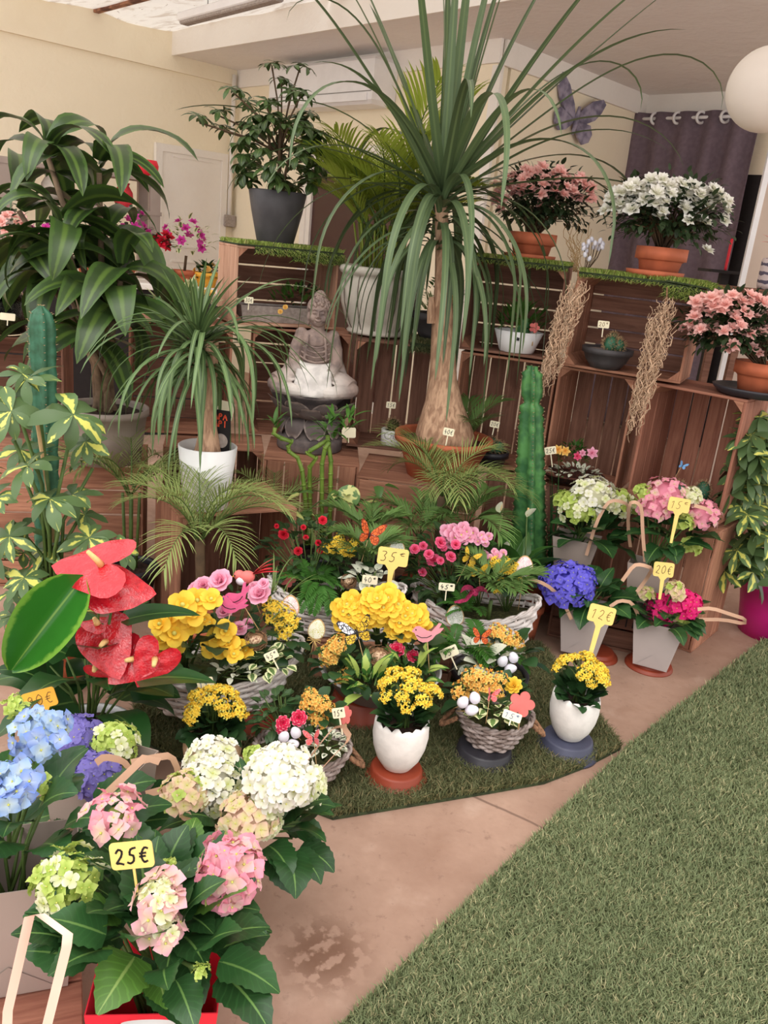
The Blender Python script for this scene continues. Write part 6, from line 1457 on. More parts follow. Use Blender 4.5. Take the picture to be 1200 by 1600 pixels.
canes([(486, 850, .03), (484, 760, .03), (484, 730, .03), (494, 716, .0), (480, 708, 0), (485, 704, 0), (500, 695, .02), (512, 688, .02)])
canes([(503, 850, 0), (503, 770, 0), (503, 725, 0), (508, 700, 0), (515, 690, .0)])
canes([(515, 850, .02), (516, 780, .02), (517, 720, .02), (513, 695, .02), (512, 680, .02)])
for (u, v, n) in ((428, 665, 6), (512, 660, 9), (520, 680, 8), (530, 650, 8), (540, 670, 6), (505, 672, 7), (545, 655, 6)):
    p = at(u, v, 3.42)
    for i in range(n): OW('leaf', leaf('lance', 'bamb', .09, .018, .5, 1., 6, .2), e, T(p+V((R.uniform(-.02, .02), R.uniform(-.02, .02), R.uniform(-.02, .02)))) @ RZ(R.random()*6.3) @ RX(R.uniform(-.5, .5)))
b0 = V((at(565, 860, 3.3).x, 3.34, 0)); e = thing('pothos', 'trailing pothos with yellow marbled leaves along the statue crate', 'plant', b0); pot(e, .08, .11, .2, 'blackp')
vn = [(565, 800), (545, 783), (520, 780), (500, 783), (480, 798), (462, 806), (450, 815)]; v2 = [(565, 800), (580, 790), (590, 770), (600, 785)]
for vv in (vn, v2): O('vine', (MB().tube([V((0, 0, .18))]+[at(u, v, 3.3)-b0 for u, v in vv], .003, 5), M_['stem']), e)
for (u, v) in [(u+R.uniform(-14, 14), v+R.uniform(-14, 10)) for u, v in vn+v2+vn+v2+[(525, 765), (535, 770), (480, 785)]]:
    OW('leaf', leaf('heart', 'poth', .065, .05, .1, .7, 7, .15, nx=4), e, T(at(u, v, 3.28+R.uniform(-.03, .05))) @ RZ(R.uniform(1.5, 4.8)) @ RX(R.uniform(-.6, .3)))
OW('leaf', leaf('round', 'poth', .1, .1, .1, .5, 7, .1, nx=4), e, T(at(548, 758, 3.3)) @ RZ(3.) @ RX(-.9))

# ---------------------------------------------------------------- azaleas
def azal(label, u, vb, y, z, potspec, cu_, cv, rpx, nleaf, spots, col, size, blossom='azalea_bloom'):
    b0 = V((at(u, vb, y).x, y, z)); e = thing('azalea', label, 'potted plant', b0); r0, r1, h = potspec; pot(e, r0, r1, h, 'terra', .022)
    c = at(cu_, cv, y); k = kpx(c); rad = (rpx[0]*k, rpx[0]*k*.75, rpx[1]*k*.95)
    pts = dome(nleaf, c, rad, -.75, .2)
    foliage(e, 'foliage', 'azal', 'oval', pts+[(lerp(c, p, .86), d) for p, d in pts]+[(lerp(c, p, .68), d) for p, d in pts]+[(lerp(c, p, .5), d) for p, d in pts], .038, .02, .1, .6, None, jit=1.)
    stems(e, b0+V((0, 0, h-.02)), [(lerp(c, p, .8), d) for p, d in pts[::6]], .003, 'stemd')
    for i, (uu, vv) in enumerate(spots):
        x = (uu-cu_)/rpx[0]; dy = -rad[1]*math.sqrt(max(0, 1-min(1, x*x)))*R.uniform(.2, .95); p = at(uu, vv, y+dy)
        OW(blossom, azbloom(col), e, T(p) @ lookz((x*.5+R.uniform(-.3, .3), -.6+R.uniform(-.3, .3), .7)) @ RZ(R.random()*6) @ S(size*R.uniform(.8, 1.15)))
def cloud(u0, u1, f0, f1, n):
    return [(u, lerp(f0(u), f1(u), R.random()**1.)) for u in [lerp(u0, u1, (i+.5)/n)+R.uniform(-4, 4) for i in range(n)]]
t1 = Zt+.41
single('pot_saucer', MB().lathe([(0, 0), (.1, 0), (.115, .014), (.118, .03), (.11, .03), (.1, .012), (0, .01)], 36).mesh('pot_saucer', M_['terra']), 'terracotta saucer under the pink azalea on the middle crate', 'saucer', T(V((at(828, 395, 3.98).x, 3.98, t1))))
dm = lambda cx, top, bot, wd: ((lambda u: top+30*((u-cx)/wd)**2*1.), (lambda u: bot+10*((u-cx)/wd)**2))
a_, b_ = dm(848, 258, 305, 75)
azal('pink azalea in a terracotta pot on the middle crate', 830, 392, 3.98, t1+.012, (.075, .1, .11), 850, 315, (78, 52), 330, cloud(775, 925, a_, b_, 66)+[(850, 310), (858, 318), (845, 322), (918, 312), (785, 325)], 'salmon', .062)
t2 = Zt+.397
single('pot_saucer', MB().lathe([(0, 0), (.1, 0), (.115, .014), (.118, .03), (.11, .03), (.1, .012), (0, .01)], 36).mesh('pot_saucer', M_['terra']), 'terracotta saucer under the white azalea on the right crate', 'saucer', T(V((at(1027, 405, 3.62).x, 3.62, t2))))
a_, b_ = dm(1040, 278, 325, 95)
azal('large white azalea in a terracotta pot on the right crate', 1032, 405, 3.62, t2+.012, (.075, .098, .11), 1045, 335, (96, 58), 420, cloud(950, 1140, a_, b_, 74)+[(1035, 330), (1030, 338), (1100, 348), (1085, 340), (1130, 345), (1105, 392), (1075, 345), (960, 325)], 'azwhite', .07)
t3 = Zm+.518
single('plant_tray', MB().lathe([(0, 0), (.13, 0), (.15, .02), (.155, .03), (.148, .032), (.13, .012), (0, .01)], 40).mesh('plant_tray', M_['blackp']), 'wide black plastic tray under the right edge pink azalea', 'tray', T(V((at(1178, 600, 3.36).x, 3.36, t3+.002))))
azal('pink azalea on the black tray at the right edge', 1185, 595, 3.36, t3+.014, (.07, .095, .12), 1150, 512, (80, 55), 330, cloud(1080, 1215, lambda u: 458+.15*abs(u-1150), lambda u: 520+.1*abs(u-1150), 56)+[(1080, 505), (1095, 515), (1070, 512), (1085, 495), (1135, 545), (1145, 540), (1175, 545), (1185, 552), (1110, 490)], 'salmon', .06)
# ---------------------------------------------------------------- planters inside the crates
def cact(par, p, r, h, mat='cact', sp=1):
    b = MB().ell((0, 0, h*.5), (r, r, h*.55), nu=16, nv=10); O('cactus', (b, M_[mat]), par, T(p)); b = MB()
    for q, d in dome(90, (0, 0, h*.5), (r, r, h*.55), -.6, 0):
        for k in range(3): b.tube([q, q+d*.01+V((R.uniform(-1, 1), R.uniform(-1, 1), R.uniform(-1, 1)))*.006], .0006, 3)
    O('spines', (b, M_['spine']), par, T(p), None, 'stuff')
def plant_on(label, name, u, v, y, z): b0 = V((at(u, v, y).x, y, z)); return thing(name, label, 'planter', b0), b0
e, b0 = plant_on('long ribbed grey stone trough with small plants inside the pale crate', 'planted_trough', 450, 515, 4.02, Zt+.013)
e.matrix_basis = T((-.775, 3.87, Zt+.012)) @ RZ(RD(28)) @ T((.25, .12, 0)); b0 = e.matrix_basis.translation; b = MB(); 
for (w0, d0, z0) in (): pass
vs = [(-.19, -.06, 0), (.19, -.06, 0), (.19, .06, 0), (-.19, .06, 0), (-.205, -.075, .075), (.205, -.075, .075), (.205, .075, .075), (-.205, .075, .075), (-.19, -.06, .075), (.19, -.06, .075), (.19, .06, .075), (-.19, .06, .075), (-.19, -.06, .06), (.19, -.06, .06), (.19, .06, .06), (-.19, .06, .06)]
O('trough', (MB().add(vs, [(3, 2, 1, 0)]+[(k*4+i, k*4+(i+1) % 4, k*4+4+(i+1) % 4, k*4+4+i) for k in range(3) for i in range(4)]), M_['ribbed'], False), e)
O('soil', (MB().box(.38, .12, .01, T((0, 0, .062))), M_['bark']), e)
foliage(e, 'succulents', 'bamb', 'lance', dome(50, b0+V((.08, .02, .1)), (.12, .04, .06), -.2), .06, .016, .6, .6); foliage(e, 'dark_shrub', 'azal', 'oval', dome(70, b0+V((.12, .04, .12)), (.07, .04, .06), -.5), .03, .016, .3, .5)
for (u, v) in ((438, 487), (446, 480)): OW('orange_bloom', carnation('korange'), e, T(at(u, v, 3.98)) @ lookz((0, -1, .5)) @ S(.025))
tag('small cream tag written 30€ in the pale crate', 389, 469, 3.9, '30€', 14, 10, 10)
e, b0 = plant_on('black bowl of succulents on the small dull grass mat', 'planted_bowl', 678, 522, 4.06, Zt+.01)
O('pot', (MB().lathe([(0, 0), (.06, 0), (.085, .03), (.105, .09), (.112, .092), (.112, .122), (.104, .122), (.098, .1)], 36), M_['anthra']), e); O('soil', (MB().lathe([(.1, .105), (.001, .11)], 16), M_['soil']), e)
foliage(e, 'succulents', 'ivy', 'lance', dome(60, b0+V((0, 0, .13)), (.09, .08, .05), -.1), .05, .014, .7, .3); foliage(e, 'trailing_plant', 'bamb', 'oval', dome(60, b0+V((.02, .02, .2)), (.1, .06, .08), -.3), .04, .02, .3, .8)
for (u, v) in ((705, 465), (712, 470), (700, 472)): OW('yellow_bloom', carnation('korange'), e, T(at(u, v, 4.0)) @ lookz((0, -1, .6)) @ S(.03))
e, b0 = plant_on('white tapered bowl of leafy plants on the middle crate shelf', 'planted_bowl', 806, 552, 3.86, Zt+.0125)
O('pot', (MB().lathe([(0, 0), (.066, 0), (.07, .004), (.1, .095), (.096, .096), (.088, .07)], 40, wob=lambda r, z, a, i: (r*(1+.12*cos(a)**2), z)), M_['white']), e); O('soil', (MB().lathe([(.09, .078), (.001, .082)], 16), M_['soil']), e)
O('sticker', (MB().box(.013, .001, .018, T((-.012, -.0915, .068))), M_['black'], False), e)
foliage(e, 'leafy_plants', 'bamb', 'lance', dome(70, b0+V((0, 0, .11)), (.09, .05, .09), -.1), .075, .02, .7, .8); ribbed(e, 'ribbed_cactus', [(.02, .01, .08), (.02, .01, .1), (.02, .01, .13), (.02, .01, .15), (.02, .01, .155)], lambda t: .03*math.sqrt(max(.1, 1-t*t)), 8, 'euph', .25, False)
woodflower('pink wooden flower on a stick in the white bowl', 835, 512, 3.8, 17, 'rosewood')
e, b0 = plant_on('grey oval bowl of cacti in the right crate', 'planted_bowl', 945, 572, 3.6, Zt+.0125)
O('pot', (MB().lathe([(0, 0), (.06, 0), (.085, .03), (.098, .06), (.106, .062), (.108, .085), (.1, .085), (.095, .07)], 36), M_['anthra']), e); O('soil', (MB().lathe([(.097, .074), (.001, .08)], 16), M_['ribbed']), e)
for x, y, r, h in ((.0, -.03, .028, .06), (.035, -.02, .026, .05), (.02, .02, .02, .07)): cact(e, (x, y, .075), r, h)
tag('small cream tag with a brown leaf print above the cactus bowl', 943, 507, 3.56, '20c', 18, 11, 14, ink='inkb')
e, b0 = plant_on('white face pot with drawn round spectacles and a small cactus', 'face_pot', 612, 688, 4.0, Zm+.0125)
O('pot', (MB().lathe([(0, 0), (.048, 0), (.054, .006), (.056, .075), (.053, .078), (.05, .06)], 32), M_['white']), e); b = MB()
for sx in (-1, 1): b.tube([(sx*.021+.016*cos(t), -.0545+abs(sx*.021+.016*cos(t))**2*9, .052+.016*sin(t)) for t in [2*pi*i/20 for i in range(20)]], .0012, 5, closed=True)
b.tube([(-.005, -.056, .055), (0, -.057, .058), (.005, -.056, .055)], .0012, 5); b.tube([(-.004, -.0565, .03), (0, -.058, .027), (.004, -.0565, .03)], .0012, 5); O('drawn_spectacles', (b, M_['black']), e); O('soil', (MB().lathe([(.05, .066), (.001, .07)], 16), M_['soil']), e); cact(e, (0, 0, .065), .03, .06, 'moss')
tag('small cream tag written 15€ above the face pot', 611, 633, 3.98, '15€', 15, 10, 10)
e, b0 = plant_on('small black bowl of cacti beside the big palm trunk', 'planted_bowl', 768, 710, 3.8, Zm+.0125)
pot(e, .06, .075, .07, 'blackp', .012, 28, 'bark', .012)
for x, y, r, h in ((-.02, -.02, .03, .055), (.025, -.01, .03, .055), (0, .03, .028, .06)): cact(e, (x, y, .06), r, h)
tag('small cream tag written 20€ above the black cactus bowl', 773, 663, 3.74, '20€', 15, 10, 12, rot=6)
tag('cream tag written 40€ in the big terracotta palm bowl', 701, 675, 3.5, '40€', 17, 12, 16, rot=6)
e, b0 = plant_on('low dark planter of pansies and ivy in the dark right crate', 'planted_bowl', 895, 735, 3.66, Zm+.0125)
O('pot', (MB().lathe([(0, 0), (.1, 0), (.14, .03), (.148, .034), (.14, .04), (.12, .03)], 36, wob=lambda r, z, a, i: (r*(1-.25*sin(a)**2), z)), M_['bark']), e)
foliage(e, 'dark_shrub', 'fern', 'oval', dome(120, b0+V((.0, .03, .11)), (.06, .05, .06), -.4), .025, .012, .3, .5); foliage(e, 'silver_ivy', 'hypo', 'oval', dome(60, b0+V((.0, -.06, .05)), (.1, .03, .03), -.3), .03, .018, .2, .6)
for (u, v, c_, px) in ((872, 703, 'korange', 17), (883, 705, 'korange', 17), (902, 713, 'rpink', 15), (910, 708, 'rlight', 12), (925, 708, 'rlight', 20)): OW('pansy_bloom', azbloom(c_), e, T(at(u, v, 3.58)) @ lookz((0, -1, .4)) @ S(px*.0028))
tag('cream tag written 25€ left of the pansy planter', 860, 704, 3.56, '25€', 18, 12, 20, rot=-14)
e, b0 = plant_on('dark dish with three cacti and pebbles in the rosy crate', 'planted_bowl', 1076, 772, 3.4, Zm+.0125)
O('pot', (MB().lathe([(0, 0), (.07, 0), (.095, .03), (.104, .05), (.1, .052), (.09, .04)], 36), M_['anthra']), e)
for x, y, r, h in ((-.045, -.0, .034, .07), (.0, -.03, .03, .055), (.055, .0, .03, .08)): cact(e, (x, y, .04), r, h, 'cact')
b = MB()
for i in range(20): b.ell((R.uniform(-.02, .08), R.uniform(-.075, -.045), .047), (.011, .009, .007), nu=6, nv=4)
O('pebbles', (b, M_['white']), e, None, None, 'stuff')
butterfly('tiny blue butterfly on a wire above the cactus dish', 1066, 728, 3.34, 16, ('blue',), 0, 0, 20, .06, .7)

# ---------------------------------------------------------------- hanging root bundles, twigs, sprays
M_['rootf'] = plain('pale_root_fibre', (226, 190, 158), .9, .2, 60)
def roots(label, u0, v0, u1, v1, y, wpx):
    p0, p1 = at(u0, v0, y), at(u1, v1, y); e = thing('root_bundle', label, 'dried roots', p0); b = MB(); d = p1-p0; k = kpx(p0)
    for i in range(210):
        s0 = R.random()**1.1*.75; q = d*s0; wd = wpx*k*(1-.6*s0)*(.35+.65*min(1, s0*5+.3)); x = R.uniform(-.5, .5)*wd; y_ = R.uniform(-.5, .5)*wd*.7-.01; L = R.uniform(.08, .2); pts = []; ph = R.random()*6
        for j in range(9): t = j/8; pts.append(q+V((x*(1-.3*t)+.009*sin(ph+j*1.7), y_+.008*cos(ph*2+j*1.5), 0))+d.normalized()*(L*t*.8)+V((0, 0, .006*sin(ph+j*2.3))))
        b.tube(pts, .0018, 3)
    O('root_fibres', (b, M_['rootf']), e, None, None, 'stuff'); O('tie', (MB().tube([(0, .02, .03), (0, 0, 0), V(d)*.3], .003, 5), M_['rope']), e)
roots('bundle of pale hanging roots left of the open right crate', 903, 435, 845, 620, 3.52, 52)
roots('bundle of pale hanging roots across the open right crate', 1042, 462, 985, 690, 3.38, 50)
e = thing('bud_spray', 'spray of white cotton buds on thin twigs between the azaleas', 'dried flowers', at(912, 430, 3.75)); iv = at(912, 430, 3.75)
for (u, v) in ((912, 388), (918, 384), (925, 374), (938, 376), (916, 393), (930, 380), (941, 386), (935, 388), (920, 378), (928, 386), (914, 398), (912, 383), (936, 380), (921, 404), (942, 381)):
    p = at(u, v, 3.75+R.uniform(-.03, .03))-iv; O('twig', (MB().tube([(0, 0, 0), p*.6+V((.01, 0, 0)), p], .0012, 4), M_['stemd']), e); O('bud', (MB().ell((0, 0, 0), (.009, .009, .0125), nu=8, nv=6), M_['egg']), e, T(p) @ RY(R.uniform(-.6, .6)))
e = thing('twig_bundle', 'bare curly willow twigs behind the white bud spray', 'dried twigs', at(900, 425, 3.95)); iv = at(900, 425, 3.95); b = MB()
for i in range(16):
    q = at(R.uniform(880, 925), R.uniform(335, 390), 3.95)-iv; b.tube([V((R.uniform(-.01, .01), 0, 0))+q*t+V((.012*sin(t*7+i), 0, 0)) for t in [j/8 for j in range(9)]], .0015, 4)
O('twigs', (b, M_['stick']), e, None, None, 'stuff')
# jar at far left
e, b0 = plant_on('large clear glass jar terrarium with moss at the left edge', 'glass_jar', 2, 525, 3.55, .982)
s = NT('clear_glass'); s.b.inputs['Transmission Weight'].default_value = 1; s.b.inputs['IOR'].default_value = 1.2; M_['glass'] = s.done(srgb((236, 232, 224)), .05)
O('jar', (MB().lathe([(0, 0), (.095, 0), (.1, .01), (.1, .15), (.085, .19), (.055, .21), (.055, .26), (.06, .265), (.051, .265), (.05, .21), (.08, .187), (.096, .15), (.096, .012), (0, .005)], 40), M_['glass']), e)
O('moss_fill', (MB().lathe([(0, .006), (.09, .01), (.092, .05), (.05, .075), (0, .07)], 24, wob=lambda r, z, a, i: (r, z+.01*sin(3*a)*(i > 2))), M_['moss']), e); O('lid', (MB().lathe([(.0, .262), (.062, .262), (.064, .285), (.03, .3), (0, .3)], 32), M_['stick']), e)
tag('cream tag leaning on the glass jar at left', 12, 495, 3.42, '', 24, 11, 8)

# ---------------------------------------------------------------- room fittings
a, b = onpl(455, 178, PA, nA), onpl(617, 170, PA, nA); t_ = onpl(600, 98, PA, nA); L = (b-a).xy.length; hh = t_.z-b.z
e = thing('air_conditioner', 'white wall mounted air conditioner above the areca palm', 'air conditioner', V((a.x, a.y, b.z))+nA*.005, math.atan2(dA.y, dA.x))
b_ = MB().box(L, .26, hh, T((L/2, -.13, hh/2)), ch=.03); O('housing', (b_, M_['white'], False), e); O('flap', (MB().box(L*.92, .02, hh*.16, T((L/2, -.262, hh*.14))), M_['white'], False), e); O('seam', (MB().box(L*.98, .004, .008, T((L/2, -.261, hh*.26))), M_['metal'], False), e)
a = onpl(368, 140, PA, -dL); p0 = onpl(372, 118, PA, nL); p1 = onpl(357, 345, PA, nL)
e = thing('conduit', 'pale conduit pipe with a grey junction box in the far corner', 'pipe', (p0.x, p0.y, p1.z)); e.location += (nL*.06-dL*.08)
O('pipe', (MB().tube([(0, 0, 0), (0, 0, 2.95-p1.z)], .022, 10), M_['wallw']), e); O('junction_box', (MB().box(.12, .07, .12, RZ(RD(44)), ch=.008), M_['ribbed'], False), e)
c = fl(360, 8, 3.02); e = thing('strip_light', 'white fluorescent strip light hanging under the roof', 'ceiling light', c, math.atan2(dS.y, dS.x)+RD(52))
pA_, pB_ = fl(285, 28, 3.0), fl(440, -14, 3.0); dd = (pB_-pA_); e.matrix_basis = T(lerp(pA_, pB_, .5)) @ RZ(math.atan2(dd.y, dd.x))
O('housing', (MB().box(dd.length, .09, .06, ch=.008), M_['white'], False), e); O('diffuser', (MB().box(dd.length*.96, .075, .03, T((0, 0, -.04)), ch=.008), M_['ribbed'], False), e); O('hanger', (MB().tube([(-.3, 0, .03), (-.3, 0, .2)], .004, 5).tube([(.3, 0, .03), (.3, 0, .2)], .004, 5), M_['metal']), e)
c = at(1200, 140, 3.3); r = 62*kpx(c); e = thing('globe_lamp', 'large white paper globe lamp hanging at the right edge', 'lamp', c)
M_['paperlamp'] = plain('paper_globe', (240, 230, 220), .7, .03, 6, trans=.3)
O('globe', (MB().ell((0, 0, 0), r, nu=40, nv=24), M_['paperlamp']), e); O('cord', (MB().tube([(0, 0, r), (0, 0, 3.0-c.z)], .004, 5), M_['white']), e)
p = onpl(890, 187, PB, nB); e = thing('wall_butterfly', 'grey carved butterfly ornament hanging on the side wall', 'wall ornament', None, 0, None, T(p+nB*.05) @ RZ(math.atan2(dB.y, dB.x)) @ RY(.2)); k = .42
M_['lav'] = plain('lavender_wash', (164, 156, 174), .8, .25, 12, .3, c2=(110, 104, 124))
for sg in (-1, 1):
    for poly, nm in ((WU, 'upper_wing'), (WL, 'lower_wing')): q = [(x*k*sg*1.15, z*k*.95) for x, z in poly]; O(nm, (MB().plate(q[::-1] if sg > 0 else q, .02), M_['lav'], False), e, RZ(-.1))
O('body', (MB().tube([(0, -.015, -.12), (0, -.02, 0), (0, -.015, .1)], lambda t: .012+.014*sin(pi*t), 8), M_['lav']), e)
# curtain on a rod
r0, r1 = onpl(962, 189, PC+nC*.12, nC), onpl(1143, 180, PC+nC*.12, nC); zt = (r0.z+r1.z)/2
M_['curt'] = plain('plum_grey_cloth', (122, 106, 116), .9, .1, 30, .1)
e = thing('curtain', 'plum grey eyelet curtain hanging in the doorway at right', 'curtain', V((r0.x, r0.y, 0)), math.atan2(dC.y, dC.x)); L = 1.36
b = MB(); vs = []; fs = []; us = []; nx, nz = 96, 14
for j in range(nz+1):
    for i in range(nx+1): x = i/nx; zz = lerp(zt+.05, .04, j/nz); vs.append((.06+x*(L-.06), .032*sin(x*2*pi*5.5)*(1+.15*sin(j*.5))+.01*sin(x*40+j), zz)); us.append((x, j/nz))
for j in range(nz):
    for i in range(nx): q = j*(nx+1)+i; fs.append((q, q+1, q+nx+2, q+nx+1))
o = O('cloth', (b.add(vs, fs, us), M_['curt']), e); m = o.modifiers.new('t', 'SOLIDIFY'); m.thickness = .004
for i in range(6): O('eyelet', (MB().tube([(.045*cos(t), 0, .045*sin(t)) for t in [2*pi*q/20 for q in range(20)]], .012, 6, closed=True), M_['white']), e, T((.06+(i+.5)/6*(L-.06)+.02, -.0, zt)) @ RZ(1.1))
e = thing('curtain_rod', 'white curtain rod above the plum grey curtain', 'curtain rod', V((r0.x, r0.y, zt)), math.atan2(dC.y, dC.x)); O('rod', (MB().tube([(-.05, 0, 0), (1.6, 0, 0)], .014, 10), M_['white']), e); O('finial', (MB().ell((-.06, 0, 0), .024), M_['white']), e); O('bracket', (MB().tube([(.02, 0, 0), (.02, .1, 0)], .01, 6).tube([(1.4, 0, 0), (1.4, .1, 0)], .01, 6), M_['white']), e)
# panel at the right edge with white edge, vase and red flower
pa, pb = at(1156, 440, 5.2), at(1197, 262, 5.2); M_['beige'] = plain('beige_panel', (204, 184, 168), .7, .06, 3)
e = thing('partition_panel', 'beige partition panel with a white front edge at the right edge', 'panel', (pa.x, 5.2, 0), RD(-12)); O('panel_board', (MB().box(.9, .04, 2.3, T((.47, .03, 1.15))), M_['beige'], False), e); O('edge_strip', (MB().box(.03, .06, 2.3, T((.015, .03, 1.15))), M_['white'], False), e)
p = at(1192, 452, 4.4); e = thing('side_table', 'small dark table behind the right azalea carrying a striped vase', 'table', (p.x+.1, 4.45, 0)); tz = p.z
O('table_top', (MB().box(.5, .4, .03, T((0, 0, tz-.016))), M_['woodd'], False), e)
for x, y in ((-.22, -.17), (.22, -.17), (-.22, .17), (.22, .17)): O('leg', (MB().box(.035, .035, tz-.031, T((x, y, (tz-.031)/2))), M_['woodd'], False), e)
s = NT('stripes'); sx = s.n('SeparateXYZ'); s.l(s.oc(), sx.inputs[0]); q = s.math('ADD', s.math('MULTIPLY', sx.outputs[2], 150.), s.math('MULTIPLY', s.noise(20.), 5.)); M_['stripe'] = s.done(s.mix(s.smooth(s.math('SINE', q), .2, .5), srgb((214, 200, 200)), srgb((90, 84, 104))), .6)
e = thing('striped_vase', 'pale striped vase with a red tropical flower at the right edge', 'vase', (p.x+.03, 4.42, tz)); O('vase', (MB().lathe([(0, 0), (.05, 0), (.056, .02), (.056, .14), (.05, .15), (.04, .15)], 28), M_['stripe']), e)
for i in range(11): O('petal', (MB().ribbon(.1, .022, R.uniform(-.2, 1.2), .6, PF['lance'], 6, .2, M=T((0, 0, .21)) @ RZ(i*2.4)), M_['redf']), e)
O('flower_stem', (MB().tube([(0, 0, .1), (0, 0, .22)], .004, 5), M_['stem']), e)
p = at(1138, 400, 6.4); single('red_lantern', MB().lathe([(0, 0), (.009, 0), (.01, .02), (.01, .2), (.008, .22), (0, .22)], 14).mesh('red_lantern', M_['bagr']), 'narrow red tube lantern in the dark gap beside the curtain', 'lantern', T(p-V((0, 0, .1))))
p = p-V((0, 0, .1)); e = thing('display_stand', 'dark narrow display stand in the gap beside the curtain', 'stand', (p.x, p.y, 0)); O('post', (MB().box(.06, .06, p.z-.022, T((0, 0, (p.z-.022)/2))), M_['dark'], False), e); O('shelf', (MB().box(.3, .3, .02, T((0, 0, p.z-.011))), M_['dark'], False), e)

# ---------------------------------------------------------------- sales counter and rack at the back left
cz = 1.075; p0, p1 = fl(55, 437, cz), fl(345, 452, cz); q0 = V((-2.75, 5.3, 0)); q1 = V((-1.35, 6.1, 0)); dd = (q1-q0).normalized(); L = (q1-q0).length; az = math.atan2(dd.y, dd.x)
e = thing('sales_counter', 'long pale topped counter carrying flowers at the back left', 'counter', q0, az); O('counter_top', (MB().box(L, .5, .04, T((L/2, .25, cz-.02)), ch=.004), M_['wallw'], False), e); O('front_panel', (MB().box(L-.06, .03, cz-.045, T((L/2, .06, (cz-.045)/2))), M_['dark'], False), e)
for x in (.04, L-.04): O('side_panel', (MB().box(.03, .42, cz-.045, T((x, .27, (cz-.045)/2))), M_['woodd'], False), e)
CM = e.matrix_basis.copy()
def oncounter(u, y_): # point on the counter top under pixel column u
    o = V((0, 0, CH)); best = None
    for i in range(201):
        p = CM @ V((L*i/200, y_, cz+.001)); d = p-o; dx = d.dot(fw); uu = 600+FOC*d.dot(cr)/dx
        if best is None or abs(uu-u) < best[0]: best = (abs(uu-u), p)
    return best[1]
def backplant(label, u, y_, hgt, col, potm, lm, flower, nfl, sz, wd=.14, name='potted_flower'):
    p = oncounter(u, y_); e = thing(name, label, 'potted plant', p); pot(e, .06, .085, .1, potm, .014, 24)
    O('trunk', (MB().tube([(0, 0, .08), (.01, 0, hgt-.1)], .01, 6), M_['stemd']), e); c = p+V((0, 0, hgt)); pts = dome(70, c, (wd, wd*.8, wd*.75), -.6, .2); foliage(e, 'foliage', lm, 'oval', pts, .055, .03, .3, .7)
    for q, d in dome(nfl, c, (wd*1.05, wd*.85, wd*.8), -.3, .15): OW('bloom', flower(col), e, T(q) @ lookz(d+V((0, -.5, .2))) @ S(sz))
backplant('bougainvillea bonsai with purple bracts on the counter beside the door', 288, .14, .3, 'bougain', 'terra', 'ivy', azbloom, 14, .075, .17)
backplant('bougainvillea with dense purple bracts left on the counter', 192, .2, .34, 'bougain', 'terra', 'azal', azbloom, 16, .08, .17)
backplant('red poinsettia in a dark pot on the counter', 250, .1, .27, 'red', 'anthra', 'azal', azbloom, 4, .11, .06, 'poinsettia')
backplant('magenta cyclamen in a red pot on the counter', 82, .14, .24, 'bougain', 'bagr', 'azal', azbloom, 10, .08, .13)
backplant('salmon azalea at the far left of the counter', 12, .22, .24, 'salmon', 'terra', 'azal', azbloom, 26, .08, .17)
backplant('yellow kalanchoe on the counter in front of the pale crate', 322, .08, .1, 'korange', 'tago', 'kal', carnation, 6, .05, .08)
backplant('purple flowered bush on the counter behind the dracaena', 140, .3, .32, 'bougain', 'terra', 'azal', azbloom, 12, .08, .15)
p = oncounter(310, .32); single('seed_box', MB().box(.16, .1, .09, ch=.003).mesh('seed_box', M_['tago'], False), 'orange cardboard box on the counter by the bougainvillea bonsai', 'box', T(p+V((0, 0, .046))) @ RZ(az))
pr = at(240, 420, 7.0); e = thing('shelf_rack', 'grey wooden shelf rack with a red pot on top beside the door', 'shelf', (pr.x, 7.0, 0), RD(35)); hz_ = at(240, 275, 7.0).z
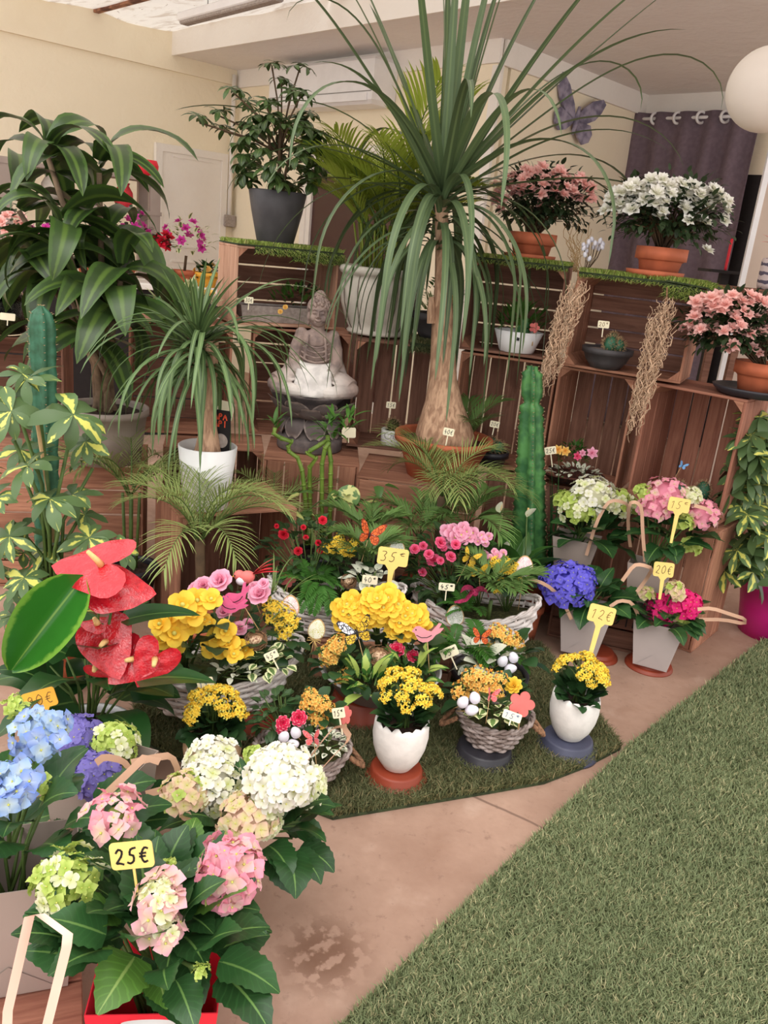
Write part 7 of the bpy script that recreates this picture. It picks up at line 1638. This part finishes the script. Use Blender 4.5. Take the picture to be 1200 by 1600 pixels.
for x, y in ((0, 0), (-1.1, 0), (0, .3), (-1.1, .3)): O('post', (MB().box(.08, .05, hz_, T((x, y, hz_/2))), M_['taupe'] if 'taupe' in M_ else M_['bagd'], False), e)
for z in (.5, .95, hz_-.28, hz_-.03): O('shelf_board', (MB().box(1.2, .36, .03, T((-.55, .15, z))), M_['bagd'], False), e)
RMx = e.matrix_basis.copy(); p = RMx @ V((-.02, .1, hz_-.014)); e = thing('red_pot', 'round red pot on the top of the shelf rack', 'flower pot', p); O('pot', (MB().lathe([(0, 0), (.045, 0), (.075, .045), (.08, .09), (.065, .13), (.06, .13), (.068, .08), (.04, .015), (0, .01)], 28), M_['bagr']), e)
for k_, (x, c_) in enumerate(((-.2, 'redf'), (-.45, 'ribbed'), (-.75, 'cream'), (-.98, 'terra'))):
    p = RMx @ V((x, .15, hz_-.264)); e = thing('vase', ('red', 'ribbed grey', 'cream', 'terracotta')[k_]+' vase on the second shelf of the grey rack', 'vase', p); O('vase_body', (MB().lathe([(0, 0), (.05, 0), (.075, .05), (.07, .12), (.04, .17), (.05, .19), (.04, .185), (.03, .16)], 24), M_[c_]), e)
# small plants on the shelf behind the small palm
e, b0 = plant_on('low dark tray of cacti and succulents behind the small palm crown', 'planted_tray', 285, 520, 3.95, Zm+.517)
O('tray', (MB().lathe([(0, 0), (.14, 0), (.16, .07), (.152, .07), (.14, .05)], 36), M_['dark']), e); O('soil', (MB().lathe([(.148, .055), (.001, .06)], 16), M_['bark']), e)
foliage(e, 'succulents', 'ivy', 'lance', dome(80, b0+V((0, 0, .07)), (.13, .12, .06), 0), .07, .02, .7, .3)
for x, y in ((.0, -.08), (.07, -.06), (-.08, -.05)): cact(e, (x, y, .05), .035, .07, 'euph')
for i in range(5): OW('yellow_bloom', carnation('korange'), e, T(b0+V((.1+R.uniform(-.03, .03), R.uniform(-.04, .04), .13))) @ lookz((0, -.6, .8)) @ S(.035))
tag('blank cream card on a stick behind the small palm pot', 352, 642, 3.2, '', 26, 30, 30, rot=8)
tag('blank cream torn card beside the right foot of the statue base', 545, 676, 3.8, '', 22, 16, 8, rot=-4)
